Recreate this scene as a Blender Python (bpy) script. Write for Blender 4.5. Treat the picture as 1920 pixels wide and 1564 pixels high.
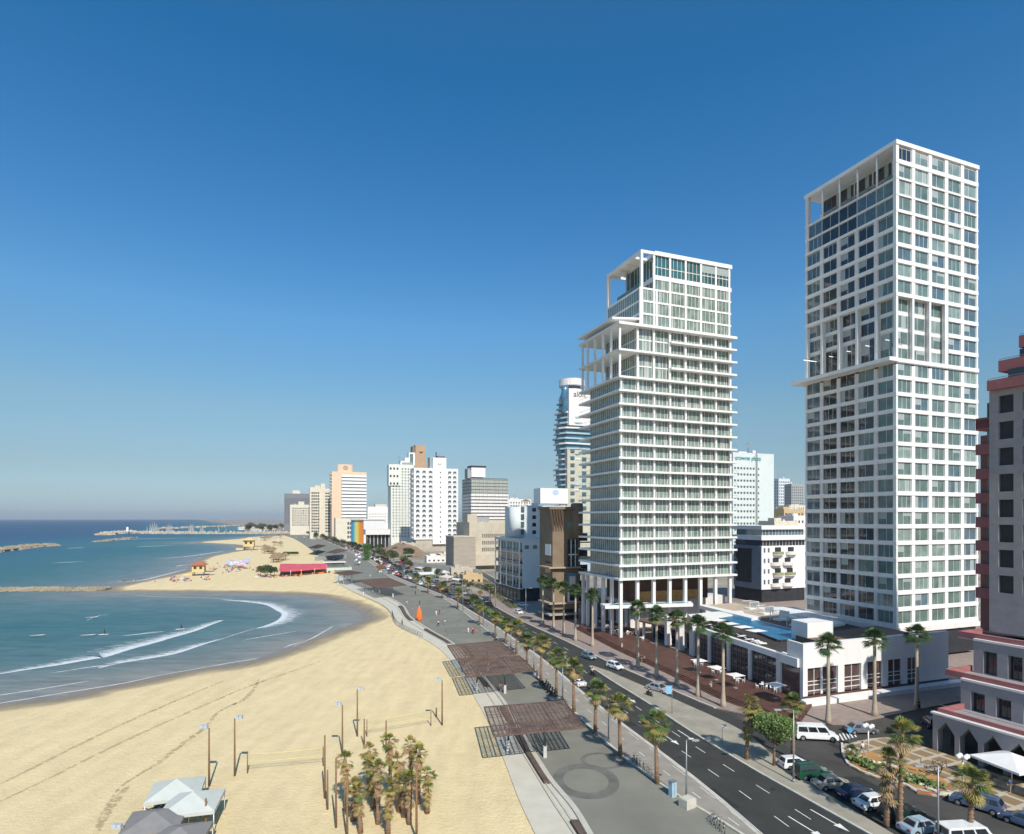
import bpy, math, random
import numpy as np
from mathutils import Vector, Matrix
for o in list(bpy.data.objects): bpy.data.objects.remove(o)
SC = bpy.context.scene; COL = SC.collection
# ------------------------------------------------------------ camera, sky, sun
F = 1120.0; CH = 32.0; HZ = 972.0; CX = 960.0
cam_d = bpy.data.cameras.new('camera'); cam = bpy.data.objects.new('camera', cam_d); COL.objects.link(cam)
cam.location = (0, 0, CH); cam.rotation_euler = (math.radians(90), 0, 0)
cam_d.sensor_fit = 'HORIZONTAL'; cam_d.sensor_width = 36; cam_d.lens = F/1920*36
cam_d.shift_y = (HZ-782)/1920; cam_d.clip_end = 40000; cam_d.clip_start = 0.5
SC.camera = cam
SUN_AZ = (0.335, -0.942); SUN_EL = math.radians(43)
w = bpy.data.worlds.new('World'); SC.world = w; w.use_nodes = True
nt = w.node_tree; nt.nodes.clear()
sky = nt.nodes.new('ShaderNodeTexSky'); sky.sky_type = 'NISHITA'; sky.sun_disc = False
sky.sun_elevation = SUN_EL; sky.sun_rotation = math.atan2(SUN_AZ[0], SUN_AZ[1])
sky.altitude = 0; sky.air_density = 1.0; sky.dust_density = 0.5; sky.ozone_density = 5.0
bg = nt.nodes.new('ShaderNodeBackground'); bg.inputs[1].default_value = 0.15
wo = nt.nodes.new('ShaderNodeOutputWorld')
hs_ = nt.nodes.new('ShaderNodeHueSaturation'); hs_.inputs['Saturation'].default_value = 1.22; hs_.inputs['Hue'].default_value = .493
nt.links.new(sky.outputs[0], hs_.inputs['Color'])
# haze towards the horizon dims and greys the sky: tint by elevation
wtc = nt.nodes.new('ShaderNodeTexCoord'); wsp = nt.nodes.new('ShaderNodeSeparateXYZ'); nt.links.new(wtc.outputs['Generated'], wsp.inputs[0])
wr = nt.nodes.new('ShaderNodeValToRGB'); wcr = wr.color_ramp
TINT = [(0,(.46,.57,.82)),(.03,(.50,.555,.68)),(.08,(.64,.57,.55)),(.17,(1.03,.78,.64)),(.30,(1.14,1.0,.92)),(.40,(.93,.96,.98)),(.60,(.53,.90,.97)),(.78,(1.1,1,.92))]
while len(wcr.elements) < len(TINT): wcr.elements.new(.5)
for e_, (p_, c_) in zip(wcr.elements, TINT): e_.position = p_; e_.color = (*c_, 1)
nt.links.new(wsp.outputs['Z'], wr.inputs[0])
wm = nt.nodes.new('ShaderNodeMix'); wm.data_type = 'RGBA'; wm.blend_type = 'MULTIPLY'; wm.inputs['Factor'].default_value = 1
nt.links.new(hs_.outputs[0], wm.inputs['A']); nt.links.new(wr.outputs[0], wm.inputs['B']); nt.links.new(wm.outputs['Result'], bg.inputs[0]); nt.links.new(bg.outputs[0], wo.inputs[0])
sl = bpy.data.lights.new('sun', 'SUN'); sl.energy = 4.9; sl.angle = math.radians(0.5); sl.color = (1, 0.95, 0.86)
so = bpy.data.objects.new('sun', sl); COL.objects.link(so)
sdir = Vector((SUN_AZ[0]*math.cos(SUN_EL), SUN_AZ[1]*math.cos(SUN_EL), math.sin(SUN_EL)))
so.rotation_euler = sdir.to_track_quat('Z', 'Y').to_euler(); so.location = (60, -100, 150)
SC.view_settings.view_transform = 'Standard'; SC.view_settings.look = 'None'
SC.view_settings.exposure = 0.0; SC.view_settings.gamma = 1.0
SC.render.resolution_x = 1024; SC.render.resolution_y = 834
SC.cycles.max_bounces = 6; SC.cycles.diffuse_bounces = 3; SC.cycles.glossy_bounces = 3; SC.cycles.transparent_max_bounces = 12

# ------------------------------------------------------------ helpers
def G(px, py, z=0.0):
    Y = (CH-z)*F/(py-HZ); return ((px-CX)/F*Y, Y, z)
def AT(px, Y): return (px-CX)/F*Y
def ZA(py, Y): return CH-(py-HZ)*Y/F
VD = (0.934, 0.357); UD = (-0.357, 0.934); ANG = math.atan2(VD[1], VD[0])

def mat(name, col, rough=0.7, var=0.12, scale=1.0, bump=0.0, metal=0.0, col2=None, spec=0.4, coords='Object', stretch=None, bscale=None, emit=0):
    if name in bpy.data.materials: return bpy.data.materials[name]
    m = bpy.data.materials.new(name); m.use_nodes = True; n = m.node_tree.nodes; L = m.node_tree.links
    b = n['Principled BSDF']; b.inputs['Roughness'].default_value = rough; b.inputs['Metallic'].default_value = metal
    b.inputs['Specular IOR Level'].default_value = spec
    tc = n.new('ShaderNodeTexCoord')
    src = tc.outputs['Object'] if coords == 'Object' else n.new('ShaderNodeNewGeometry').outputs['Position']
    if stretch:
        mp = n.new('ShaderNodeMapping'); mp.inputs['Scale'].default_value = stretch; L.new(src, mp.inputs[0]); src = mp.outputs[0]
    no = n.new('ShaderNodeTexNoise'); no.inputs['Scale'].default_value = scale; no.inputs['Detail'].default_value = 6; no.inputs['Roughness'].default_value = .6
    L.new(src, no.inputs['Vector'])
    r = n.new('ShaderNodeValToRGB'); r.color_ramp.elements[0].position = .3; r.color_ramp.elements[1].position = .7
    c2 = col2 or tuple(min(1, c*(1+var)) for c in col); c1 = col if col2 else tuple(c*(1-var) for c in col)
    r.color_ramp.elements[0].color = (*c1, 1); r.color_ramp.elements[1].color = (*c2, 1)
    L.new(no.outputs['Fac'], r.inputs[0]); L.new(r.outputs[0], b.inputs['Base Color'])
    if bump:
        bn = n.new('ShaderNodeBump'); bn.inputs['Strength'].default_value = bump; bn.inputs['Distance'].default_value = .05
        n2 = no
        if bscale:
            n2 = n.new('ShaderNodeTexNoise'); n2.inputs['Scale'].default_value = bscale; n2.inputs['Detail'].default_value = 4; L.new(src, n2.inputs['Vector'])
        L.new(n2.outputs['Fac'], bn.inputs['Height']); L.new(bn.outputs[0], b.inputs['Normal'])
    return m

def glassmat(name, col, rough=0.06, spec=0.9, var=.35, scale=.35, metal=0.0):
    return mat(name, col, rough, var, scale, spec=spec, metal=metal, coords='World')

class MB:
    def __init__(s): s.v = []; s.f = []; s.m = []; s.mats = []; s.sm = []
    def mi(s, m):
        if m not in s.mats: s.mats.append(m)
        return s.mats.index(m)
    def add(s, vs, fs, m, smooth=False):
        b = len(s.v); s.v.extend(vs); k = s.mi(m)
        for f in fs: s.f.append(tuple(i+b for i in f)); s.m.append(k); s.sm.append(smooth)
    def box(s, x0, x1, y0, y1, z0, z1, m):
        s.add([(x0,y0,z0),(x1,y0,z0),(x1,y1,z0),(x0,y1,z0),(x0,y0,z1),(x1,y0,z1),(x1,y1,z1),(x0,y1,z1)],
              [(0,3,2,1),(4,5,6,7),(0,1,5,4),(1,2,6,5),(2,3,7,6),(3,0,4,7)], m)
    def prism(s, pts, z0, z1, m):
        n = len(pts)
        s.add([(p[0],p[1],z0) for p in pts]+[(p[0],p[1],z1) for p in pts],
              [tuple(range(n-1,-1,-1)), tuple(range(n,2*n))]+[(i,(i+1)%n,n+(i+1)%n,n+i) for i in range(n)], m)
    def tube(s, path, rad, m, n=8, smooth=True, cap=True):
        path = [Vector(p) for p in path]
        if not hasattr(rad, '__len__'): rad = [rad]*len(path)
        vs = []; fs = []
        for i, p in enumerate(path):
            d = (path[min(i+1,len(path)-1)]-path[max(i-1,0)]).normalized()
            a = Vector((1,0,0)) if abs(d.z) > .7 else Vector((0,0,1))
            e1 = d.cross(a).normalized(); e2 = d.cross(e1)
            for k in range(n):
                t = 2*math.pi*k/n; vs.append(tuple(p+(e1*math.cos(t)+e2*math.sin(t))*rad[i]))
        for i in range(len(path)-1):
            for k in range(n): fs.append((i*n+k, i*n+(k+1)%n, (i+1)*n+(k+1)%n, (i+1)*n+k))
        if cap: fs += [tuple(range(n-1,-1,-1)), tuple(range((len(path)-1)*n, len(path)*n))]
        s.add(vs, fs, m, smooth)
    def lathe(s, c, prof, m, n=16, smooth=True):   # prof: (r,z)
        vs = []; fs = []
        for r, z in prof:
            for k in range(n):
                t = 2*math.pi*k/n; vs.append((c[0]+r*math.cos(t), c[1]+r*math.sin(t), c[2]+z))
        for i in range(len(prof)-1):
            for k in range(n): fs.append((i*n+k, i*n+(k+1)%n, (i+1)*n+(k+1)%n, (i+1)*n+k))
        fs += [tuple(range(n-1,-1,-1)), tuple(range((len(prof)-1)*n, len(prof)*n))]
        s.add(vs, fs, m, smooth)
    def quad(s, a, b, c, d, m): s.add([tuple(a),tuple(b),tuple(c),tuple(d)], [(0,1,2,3)], m)
    def mesh(s, name):
        me = bpy.data.meshes.new(name); me.from_pydata(s.v, [], s.f)
        for m in s.mats: me.materials.append(m)
        me.polygons.foreach_set('material_index', s.m); me.polygons.foreach_set('use_smooth', s.sm)
        me.update(); return me
    def build(s, name, parent=None, loc=(0,0,0), rz=0):
        o = bpy.data.objects.new(name, s.mesh(name)); COL.objects.link(o)
        o.location = loc; o.rotation_euler = (0,0,rz)
        if parent: o.parent = parent
        return o
def inst(name, me, parent=None, loc=(0,0,0), rz=0, sc=None):
    o = bpy.data.objects.new(name, me); COL.objects.link(o); o.location = loc; o.rotation_euler = (0,0,rz)
    if sc: o.scale = sc
    if parent: o.parent = parent
    return o
LABELS = set()
def tag(o, label, cat, group=None):
    if label in LABELS: print('DUPLABEL', label)
    n = len(label.split())
    if n < 4 or n > 16: print('LABELLEN', n, label)
    LABELS.add(label); o['label'] = label; o['category'] = cat
    if group: o['group'] = group
    return o
def thing(name, label, cat, loc=(0,0,0), rz=0, group=None):
    o = bpy.data.objects.new(name, None); COL.objects.link(o); o.location = loc; o.rotation_euler = (0,0,rz); o.empty_display_size = .5
    return tag(o, label, cat, group)
def struct(o, k='structure'): o['kind'] = k; return o
KIDS = {}
def dup(root, loc, rz, label, group=None, sc=None, mats=None):
    "copy of a thing with its parts and sub-parts"
    def rec(o, par):
        c = o.copy(); COL.objects.link(c); c.parent = par
        if mats and c.data and o.name.split('.')[0] in mats:
            c.material_slots[0].link = 'OBJECT'; c.material_slots[0].material = mats[o.name.split('.')[0]]
        for ch in o.children: rec(ch, c)
        return c
    r = rec(root, None); r.location = loc; r.rotation_euler = (0,0,rz)
    if sc: r.scale = (sc,sc,sc) if not hasattr(sc,'__len__') else sc
    tag(r, label, root['category'], group or root.get('group')); return r
def ordi(i): return ['first','second','third','fourth','fifth','sixth','seventh','eighth','ninth','tenth','eleventh','twelfth','thirteenth','fourteenth','fifteenth','sixteenth','seventeenth','eighteenth','nineteenth','twentieth'][i] if i < 20 else 'twenty-'+ordi(i-20)
def text_obj(s, size, m, parent, loc, rot, name='lettering', ext=.05, align='CENTER'):
    c = bpy.data.curves.new(name, 'FONT'); c.body = s; c.size = size; c.extrude = ext; c.align_x = align
    t = bpy.data.objects.new('tmp', c); COL.objects.link(t)
    bpy.context.view_layer.update()
    me = bpy.data.meshes.new_from_object(t.evaluated_get(bpy.context.evaluated_depsgraph_get())); bpy.data.objects.remove(t)
    me.materials.clear(); me.materials.append(m)
    o = bpy.data.objects.new(name, me); COL.objects.link(o); o.location = loc; o.rotation_euler = rot
    if parent: o.parent = parent
    return o

# ------------------------------------------------------------ materials
WHITE = mat('white_paint', (.79,.775,.745), .55, .055, .6, coords='World', stretch=(1,1,.12))
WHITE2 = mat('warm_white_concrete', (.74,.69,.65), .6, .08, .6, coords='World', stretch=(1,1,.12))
CREAM = mat('cream_render', (.66,.60,.48), .8, .08, .3, coords='World')
BEIGE = mat('beige_concrete', (.50,.44,.34), .85, .1, .25, coords='World')
GREYC = mat('grey_concrete', (.34,.34,.33), .85, .12, .4, coords='World')
DARK = mat('dark_void', (.03,.03,.035), .6, .3, .5, coords='World')
STEEL = mat('steel_grey', (.28,.29,.30), .4, .1, 2, metal=.5)
DSTEEL = mat('dark_metal', (.06,.065,.07), .45, .2, 3)
GREEN_G = glassmat('green_glass', (.12,.175,.155), .1)
GREEN_G2 = glassmat('pale_green_glass', (.22,.29,.26), .12)
DARK_G = glassmat('dark_glass', (.02,.026,.034), .05)
BLUE_G = glassmat('blue_glass', (.09,.14,.165), .05)
CURT = mat('curtain_behind_glass', (.36,.40,.38), .3, .1, 2, spec=.8)
# ------------------------------------------------------------ terrain, sea, roads
def wl(pts, z=0.0): return np.array([G(x, y, z)[:2] for x, y in pts])
SL = -1.0
shore_px = [(0,1319),(117,1300),(233,1281),(306,1265),(391,1251),(470,1238),(539,1216),(595,1193),(645,1176),(672,1165),(681,1157),(674,1149),(658,1141),(631,1130),(595,1121),(539,1116),(464,1113.5),(360,1112.5),(260,1112),(204,1111.5),(196,1107),(204,1101),(260,1090),(306,1080),(345,1070),(358,1059),(379,1046),(423,1036.5),(455,1031),(452,1025),(430,1021.5),(385,1019),(365,1017.5),(395,1014.5),(440,1011),(466,1007.5),(520,1003.5),(540,999.5),(475,993),(445,986),(405,979.5),(380,976.3)]
shore = np.vstack([np.array([[-420,-900],[-330,-200],[-190,60]]), wl(shore_px, SL)])
def catm(P, k=6):
    out = []
    for i in range(len(P)-1):
        p0 = P[max(i-1,0)]; p1 = P[i]; p2 = P[i+1]; p3 = P[min(i+2,len(P)-1)]
        for j in range(k):
            t = j/k
            out.append(.5*((2*p1)+(-p0+p2)*t+(2*p0-5*p1+4*p2-p3)*t*t+(-p0+3*p1-3*p2+p3)*t**3))
    out.append(P[-1]); return np.array(out)
shore_c = catm(shore, 5)
landpoly = np.vstack([shore_c, [[-2500,14500],[9000,14500],[9000,-900]]])
def sdist(P):
    d = np.full(len(P), 1e9)
    for a, b in zip(shore_c[:-1], shore_c[1:]):
        ab = b-a; t = np.clip(((P-a)@ab)/(ab@ab+1e-9), 0, 1); q = a+t[:,None]*ab
        d = np.minimum(d, np.hypot(*(P-q).T))
    ins = np.zeros(len(P), bool); n = len(landpoly)
    for i in range(n):
        x1,y1 = landpoly[i]; x2,y2 = landpoly[(i+1)%n]
        c = ((y1 > P[:,1]) != (y2 > P[:,1]))
        xi = (x2-x1)*(P[:,1]-y1)/((y2-y1) if y2 != y1 else 1e-9)+x1
        ins ^= (c & (P[:,0] < xi))
    return np.where(ins, d, -d)
def polar(pxs, pys, zf, name, m, keep=None, z0=0):
    PX, PY = np.meshgrid(pxs, pys)
    Y = (CH-z0)*F/(PY-HZ); X = (PX-CX)/F*Y
    return gridmesh(X, Y, zf, name, m, keep)
def gridmesh(X, Y, zf, name, m, keep=None):
    R, C = X.shape; P = np.stack([X.ravel(), Y.ravel()], 1); sd = sdist(P); Z = zf(P, sd)
    idx = np.arange(R*C).reshape(R, C)
    q = np.stack([idx[:-1,:-1], idx[:-1,1:], idx[1:,1:], idx[1:,:-1]], -1).reshape(-1,4)
    if keep is not None:
        k = keep(P, sd); q = q[k[q].any(1)]
    used = np.unique(q); rm = np.full(R*C, -1); rm[used] = np.arange(len(used)); q = rm[q]
    me = bpy.data.meshes.new(name); me.from_pydata(np.column_stack([P, Z])[used].tolist(), [], q.tolist())
    me.materials.append(m); at = me.attributes.new('shore', 'FLOAT', 'POINT'); at.data.foreach_set('value', sd[used].astype(np.float32))
    me.polygons.foreach_set('use_smooth', [True]*len(me.polygons)); me.update()
    if me.polygons[0].normal.z < 0: me.flip_normals()
    o = bpy.data.objects.new(name, me); COL.objects.link(o); return struct(o)

def ramp(n, els):
    r = n.new('ShaderNodeValToRGB'); cr = r.color_ramp
    while len(cr.elements) < len(els): cr.elements.new(.5)
    for e, (p, c) in zip(cr.elements, els): e.position = p; e.color = (*c, 1)
    return r
def sea_mat():
    m = bpy.data.materials.new('sea_water'); m.use_nodes = True; n = m.node_tree.nodes; L = m.node_tree.links; b = n['Principled BSDF']
    a = n.new('ShaderNodeAttribute'); a.attribute_name = 'shore'
    g = n.new('ShaderNodeNewGeometry')
    mp = n.new('ShaderNodeMapping'); mp.inputs['Scale'].default_value = (.012,.045,.04); L.new(g.outputs['Position'], mp.inputs[0])
    no = n.new('ShaderNodeTexNoise'); no.inputs['Scale'].default_value = 1; no.inputs['Detail'].default_value = 7; L.new(mp.outputs[0], no.inputs['Vector'])
    ma = n.new('ShaderNodeMath'); ma.operation = 'MULTIPLY_ADD'; L.new(no.outputs['Fac'], ma.inputs[0]); ma.inputs[1].default_value = 34; L.new(a.outputs['Fac'], ma.inputs[2])
    sub = n.new('ShaderNodeMath'); sub.operation = 'SUBTRACT'; L.new(ma.outputs[0], sub.inputs[0]); sub.inputs[1].default_value = 17
    mr = n.new('ShaderNodeMapRange'); mr.inputs['From Min'].default_value = 0; mr.inputs['From Max'].default_value = -600; L.new(sub.outputs[0], mr.inputs['Value'])
    # dark streaks scale with depth
    r = ramp(n, [(0,(.25,.235,.20)),(.02,(.17,.195,.18)),(.06,(.085,.155,.155)),(.14,(.030,.12,.125)),(.30,(.016,.095,.135)),(.62,(.010,.050,.115)),(1,(.006,.036,.098))])
    L.new(mr.outputs[0], r.inputs[0])
    n2 = n.new('ShaderNodeTexNoise'); n2.inputs['Scale'].default_value = 1; n2.inputs['Detail'].default_value = 8; n2.inputs['Roughness'].default_value = .7
    mp2 = n.new('ShaderNodeMapping'); mp2.inputs['Scale'].default_value = (.10,.42,.4); mp2.inputs['Rotation'].default_value = (0,0,math.radians(12)); L.new(g.outputs['Position'], mp2.inputs[0]); L.new(mp2.outputs[0], n2.inputs['Vector'])
    mr2 = n.new('ShaderNodeMapRange'); mr2.inputs['From Min'].default_value = .3; mr2.inputs['From Max'].default_value = .7; mr2.inputs['To Min'].default_value = .68; mr2.inputs['To Max'].default_value = 1.30; L.new(n2.outputs['Fac'], mr2.inputs['Value'])
    mx = n.new('ShaderNodeMix'); mx.data_type = 'RGBA'; mx.blend_type = 'MULTIPLY'; mx.inputs['Factor'].default_value = 1
    L.new(r.outputs[0], mx.inputs['A']); L.new(mr2.outputs[0], mx.inputs['B']); L.new(mx.outputs['Result'], b.inputs['Base Color'])
    bp = n.new('ShaderNodeBump'); bp.inputs['Strength'].default_value = .5; bp.inputs['Distance'].default_value = .5; L.new(n2.outputs['Fac'], bp.inputs['Height']); L.new(bp.outputs[0], b.inputs['Normal'])
    b.inputs['Roughness'].default_value = .38; b.inputs['Specular IOR Level'].default_value = .28
    return m
def sand_mat():
    m = bpy.data.materials.new('beach_sand'); m.use_nodes = True; n = m.node_tree.nodes; L = m.node_tree.links; b = n['Principled BSDF']
    a = n.new('ShaderNodeAttribute'); a.attribute_name = 'shore'; g = n.new('ShaderNodeNewGeometry')
    no = n.new('ShaderNodeTexNoise'); no.inputs['Scale'].default_value = .09; no.inputs['Detail'].default_value = 8; L.new(g.outputs['Position'], no.inputs['Vector'])
    ma = n.new('ShaderNodeMath'); ma.operation = 'MULTIPLY_ADD'; L.new(no.outputs['Fac'], ma.inputs[0]); ma.inputs[1].default_value = -7; L.new(a.outputs['Fac'], ma.inputs[2])
    mr = n.new('ShaderNodeMapRange'); mr.inputs['From Min'].default_value = -5; mr.inputs['From Max'].default_value = 6; L.new(ma.outputs[0], mr.inputs['Value'])
    r = ramp(n, [(0,(.24,.205,.165)),(.5,(.29,.235,.17)),(.72,(.40,.32,.20)),(1,(.75,.60,.34))]); r.color_ramp.interpolation = 'EASE'
    L.new(mr.outputs[0], r.inputs[0])
    n2 = n.new('ShaderNodeTexNoise'); n2.inputs['Scale'].default_value = .35; n2.inputs['Detail'].default_value = 9; n2.inputs['Roughness'].default_value = .65; L.new(g.outputs['Position'], n2.inputs['Vector'])
    mp = n.new('ShaderNodeMapping'); mp.inputs['Scale'].default_value = (.5,.09,1); mp.inputs['Rotation'].default_value = (0,0,math.radians(-32)); L.new(g.outputs['Position'], mp.inputs[0])
    n3 = n.new('ShaderNodeTexNoise'); n3.inputs['Scale'].default_value = 1; n3.inputs['Detail'].default_value = 6; L.new(mp.outputs[0], n3.inputs['Vector'])
    ad = n.new('ShaderNodeMath'); ad.operation = 'ADD'; L.new(n2.outputs['Fac'], ad.inputs[0]); L.new(n3.outputs['Fac'], ad.inputs[1])
    mr2 = n.new('ShaderNodeMapRange'); mr2.inputs['From Min'].default_value = .7; mr2.inputs['From Max'].default_value = 1.3; mr2.inputs['To Min'].default_value = .87; mr2.inputs['To Max'].default_value = 1.07; L.new(ad.outputs[0], mr2.inputs['Value'])
    mx = n.new('ShaderNodeMix'); mx.data_type = 'RGBA'; mx.blend_type = 'MULTIPLY'; mx.inputs['Factor'].default_value = 1
    L.new(r.outputs[0], mx.inputs['A']); L.new(mr2.outputs[0], mx.inputs['B']); L.new(mx.outputs['Result'], b.inputs['Base Color'])
    n4 = n.new('ShaderNodeTexNoise'); n4.inputs['Scale'].default_value = 1.9; n4.inputs['Detail'].default_value = 8; n4.inputs['Roughness'].default_value = .7; L.new(g.outputs['Position'], n4.inputs['Vector'])
    bp = n.new('ShaderNodeBump'); bp.inputs['Strength'].default_value = .6; bp.inputs['Distance'].default_value = .35; L.new(n4.outputs['Fac'], bp.inputs['Height']); L.new(bp.outputs[0], b.inputs['Normal'])
    rr = n.new('ShaderNodeMapRange'); rr.inputs['From Min'].default_value = .2; rr.inputs['From Max'].default_value = .7; rr.inputs['To Min'].default_value = .35; rr.inputs['To Max'].default_value = .95; L.new(mr.outputs[0], rr.inputs['Value']); L.new(rr.outputs[0], b.inputs['Roughness'])
    b.inputs['Specular IOR Level'].default_value = .3
    return m
pys = np.concatenate([np.linspace(1700,1330,70), np.linspace(1327,1060,134), np.linspace(1059,1000,70), 999.5-np.cumsum(np.linspace(.9,.25,38))])
pys = pys[pys > 974.4]
SAND = sand_mat()
polar(np.concatenate([np.linspace(-2500,-260,20), np.linspace(-250,1130,240)]), pys,
      lambda P, sd: np.where(sd > 0, SL+.94*(1-np.exp(-sd/14)), SL+np.maximum(sd*.08, -3)), 'beach_sand', SAND,
      keep=lambda P, sd: (sd > -25) & (P[:,0] < XA(P[:,1])+2.5), z0=0) if False else None
def xline(pts, z=0.0):
    W = wl(pts, z); W = W[np.argsort(W[:,1])]
    def f(y):
        y = np.asarray(y, float); x = np.interp(y, W[:,1], W[:,0])
        s0 = (W[1,0]-W[0,0])/(W[1,1]-W[0,1]); s1 = (W[-1,0]-W[-2,0])/(W[-1,1]-W[-2,1])
        x = np.where(y < W[0,1], W[0,0]+s0*(y-W[0,1]), x); return np.where(y > W[-1,1], W[-1,0]+s1*(y-W[-1,1]), x)
    def g(y):
        y = np.asarray(y, float); k = [-.03,-.015,0,.015,.03]; return sum(f(y*(1+q)) for q in k)/5
    return g
XA = xline([(1003,1564),(974,1504),(944,1423),(918,1359),(899,1324),(875,1281),(851,1245),(829,1221),(800,1200),(772,1188),(744,1174),(735,1160),(734,1148),(723,1138),(707,1128),(685,1120),(657,1107),(634,1096),(624,1076),(600,1052),(572,1028),(548,1012),(528,1003),(470,992),(445,986),(405,979.5),(380,976.3)])
XB = xline([(1073,1564),(1035,1507),(981,1417),(927,1324),(890,1268),(838,1208),(790,1182),(757,1160),(746,1140),(726,1126),(705,1117),(640,1093)])
XC = xline([(1100,1564),(1075,1519),(1029,1466),(995,1411),(946,1323),(925,1295),(851,1209),(805,1183),(767,1159),(757,1138),(736,1124),(714,1116),(660,1097),(632,1076),(608,1052),(580,1028),(556,1012),(535,1003),(475,992),(448,986),(407,979.5)])
XD = xline([(1385,1564),(1338,1534),(1300,1513),(1232,1469),(1163,1417),(1116,1375),(1076,1336),(1043,1306),(1014,1278),(987,1248),(950,1212),(915,1185),(868,1148),(833,1123),(763,1097),(728,1082),(690,1052),(640,1028),(600,1011),(568,1001)])
XE = xline([(1424,1564),(1326,1478),(1239,1411),(1160,1353),(1093,1300),(1057,1268),(1011,1231),(971,1203),(930,1174),(880,1144),(842,1120),(773,1094),(737,1079.5),(697,1049),(645,1027),(603,1010),(570,1000.7)])
XF = xline([(1630,1564),(1420,1447),(1297,1373),(1210,1315),(1152,1280),(1102,1247)])
XG = xline([(1672,1564),(1570,1503),(1510,1464),(1462,1428),(1425,1396),(1385,1366),(1251,1306),(1180,1276),(1120,1250),(1104,1246.5)])
XH = xline([(1560,1450),(1372,1340),(1310,1317),(1210,1272),(1135,1240),(1060,1202),(983,1168),(945,1148),(899,1120),(842,1100),(775,1075),(728,1052),(668,1030),(618,1011.5),(580,1001)])
ASPH = mat('asphalt', (.044,.043,.038), .85, .22, .25, .25, coords='World', bscale=9)
ASPH_OLD = mat('worn_asphalt', (.12,.112,.10), .88, .25, .3, .2, coords='World', bscale=9)
PAVE = mat('grey_promenade_paving', (.213,.206,.167), .8, .16, .12, .15, coords='World', bscale=6)
PATH = mat('pale_path_concrete', (.56,.52,.42), .85, .08, .35, coords='World')
BIKE = mat('bike_path_paving', (.30,.27,.225), .85, .12, .5, .1, coords='World')
KERB = mat('kerb_stone', (.52,.48,.40), .85, .15, 1.2, coords='World')
MEDI = mat('median_paving', (.33,.30,.235), .9, .18, .35, .1, coords='World')
WALKM = mat('brown_sidewalk_paving', (.30,.235,.20), .85, .15, .8, .1, coords='World', bscale=7)
CITY = mat('city_ground', (.30,.26,.21), .9, .35, .05, coords='World')
PAINT = mat('road_paint', (.75,.74,.70), .7, .15, 3, coords='World')
ys_beach = 1/np.linspace(1/45., 1/11000., 60)
pysb = np.concatenate([np.linspace(1700,1330,90), np.linspace(1327,1060,160), np.linspace(1059,1000,80), 999.5-np.cumsum(np.linspace(.9,.25,38))]); pysb = pysb[pysb > 974.6]
PXs = np.concatenate([np.linspace(-2500,-260,24), np.linspace(-250,1200,290)])
polar(PXs, pysb, lambda P, sd: np.where(sd > 0, SL+.97*(1-np.exp(-sd/12)), SL+np.maximum(sd*.08, -3)), 'beach_sand', SAND,
      keep=lambda P, sd: (sd > -30) & (P[:,0] < XC(P[:,1])+1))
# sand under and behind the viewer
xs = np.linspace(-420, 60, 60); ysn = np.linspace(-800, 60, 60); X0, Y0 = np.meshgrid(xs, ysn)
gridmesh(X0, Y0, lambda P, sd: np.where(sd > 0, SL+.97*(1-np.exp(-sd/12)), SL+np.maximum(sd*.08,-3))-.01, 'beach_sand_south', SAND, keep=lambda P, sd: (sd > -30) & (P[:,0] < XC(P[:,1])+1))
SEA = sea_mat()
polar(np.concatenate([np.linspace(-6000,-400,40), np.linspace(-380,1000,200)]), np.concatenate([pysb, 974.5-np.cumsum([.1]*4)]), lambda P, sd: np.full(len(P), SL), 'sea', SEA, keep=lambda P, sd: (sd < 14))
xs = np.linspace(-4000, -50, 80); ysn = np.linspace(-850, 58, 30); X0, Y0 = np.meshgrid(xs, ysn)
gridmesh(X0, Y0, lambda P, sd: np.full(len(P), SL-.01), 'sea_south', SEA, keep=lambda P, sd: (sd < 14))

def strip(name, fa, fb, y0, y1, z, m, base=None, n=140, kind='structure'):
    ys = 1/np.linspace(1/max(y0,1), 1/y1, n) if y0 > 0 else np.concatenate([np.linspace(y0, 30, 20), 1/np.linspace(1/31., 1/y1, n)])
    a = fa(ys); b = fb(ys); mb = MB(); k = len(ys)
    vs = [(a[i],ys[i],z) for i in range(k)]+[(b[i],ys[i],z) for i in range(k)]
    fs = [(i, k+i, k+i+1, i+1) for i in range(k-1)]
    if base is not None:
        vs += [(a[i],ys[i],base) for i in range(k)]+[(b[i],ys[i],base) for i in range(k)]
        fs += [(2*k+i, i, i+1, 2*k+i+1) for i in range(k-1)]+[(k+i, 3*k+i, 3*k+i+1, k+i+1) for i in range(k-1)]
        fs += [(0, 2*k, 3*k, k), (k-1, 2*k-1, 4*k-1, 3*k-1)]
    mb.add(vs, fs, m); return struct(mb.build(name), kind)
off = lambda f, d: (lambda y: f(y)+d)
mid = lambda f, g, t: (lambda y: f(y)*(1-t)+g(y)*t)
strip('ground', XC, lambda y: np.full(len(y), 9000.), -800, 14000, -.04, CITY)
strip('beach_path', XA, XC, -100, 330, .10, PATH, -.6)
strip('promenade', XC, XD, -100, 1250, .14, PAVE, -.6)
strip('bike_path', XD, XE, -100, 1250, .12, BIKE, -.1)
strip('road', XE, XH, -100, 1236, .0, ASPH)
strip('kerb_by_bike_path', off(XE,-.45), off(XE,.05), -100, 900, .15, KERB, -.1)
strip('kerb_by_promenade', off(XD,-.2), off(XD,.2), -100, 900, .30, KERB, -.1)
strip('median', XF, XG, 20, G(0,1249)[1], .14, MEDI, -.1)
strip('kerb_of_median', off(XF,-.25), off(XF,.1), 20, G(0,1250)[1], .17, KERB, -.1)
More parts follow.
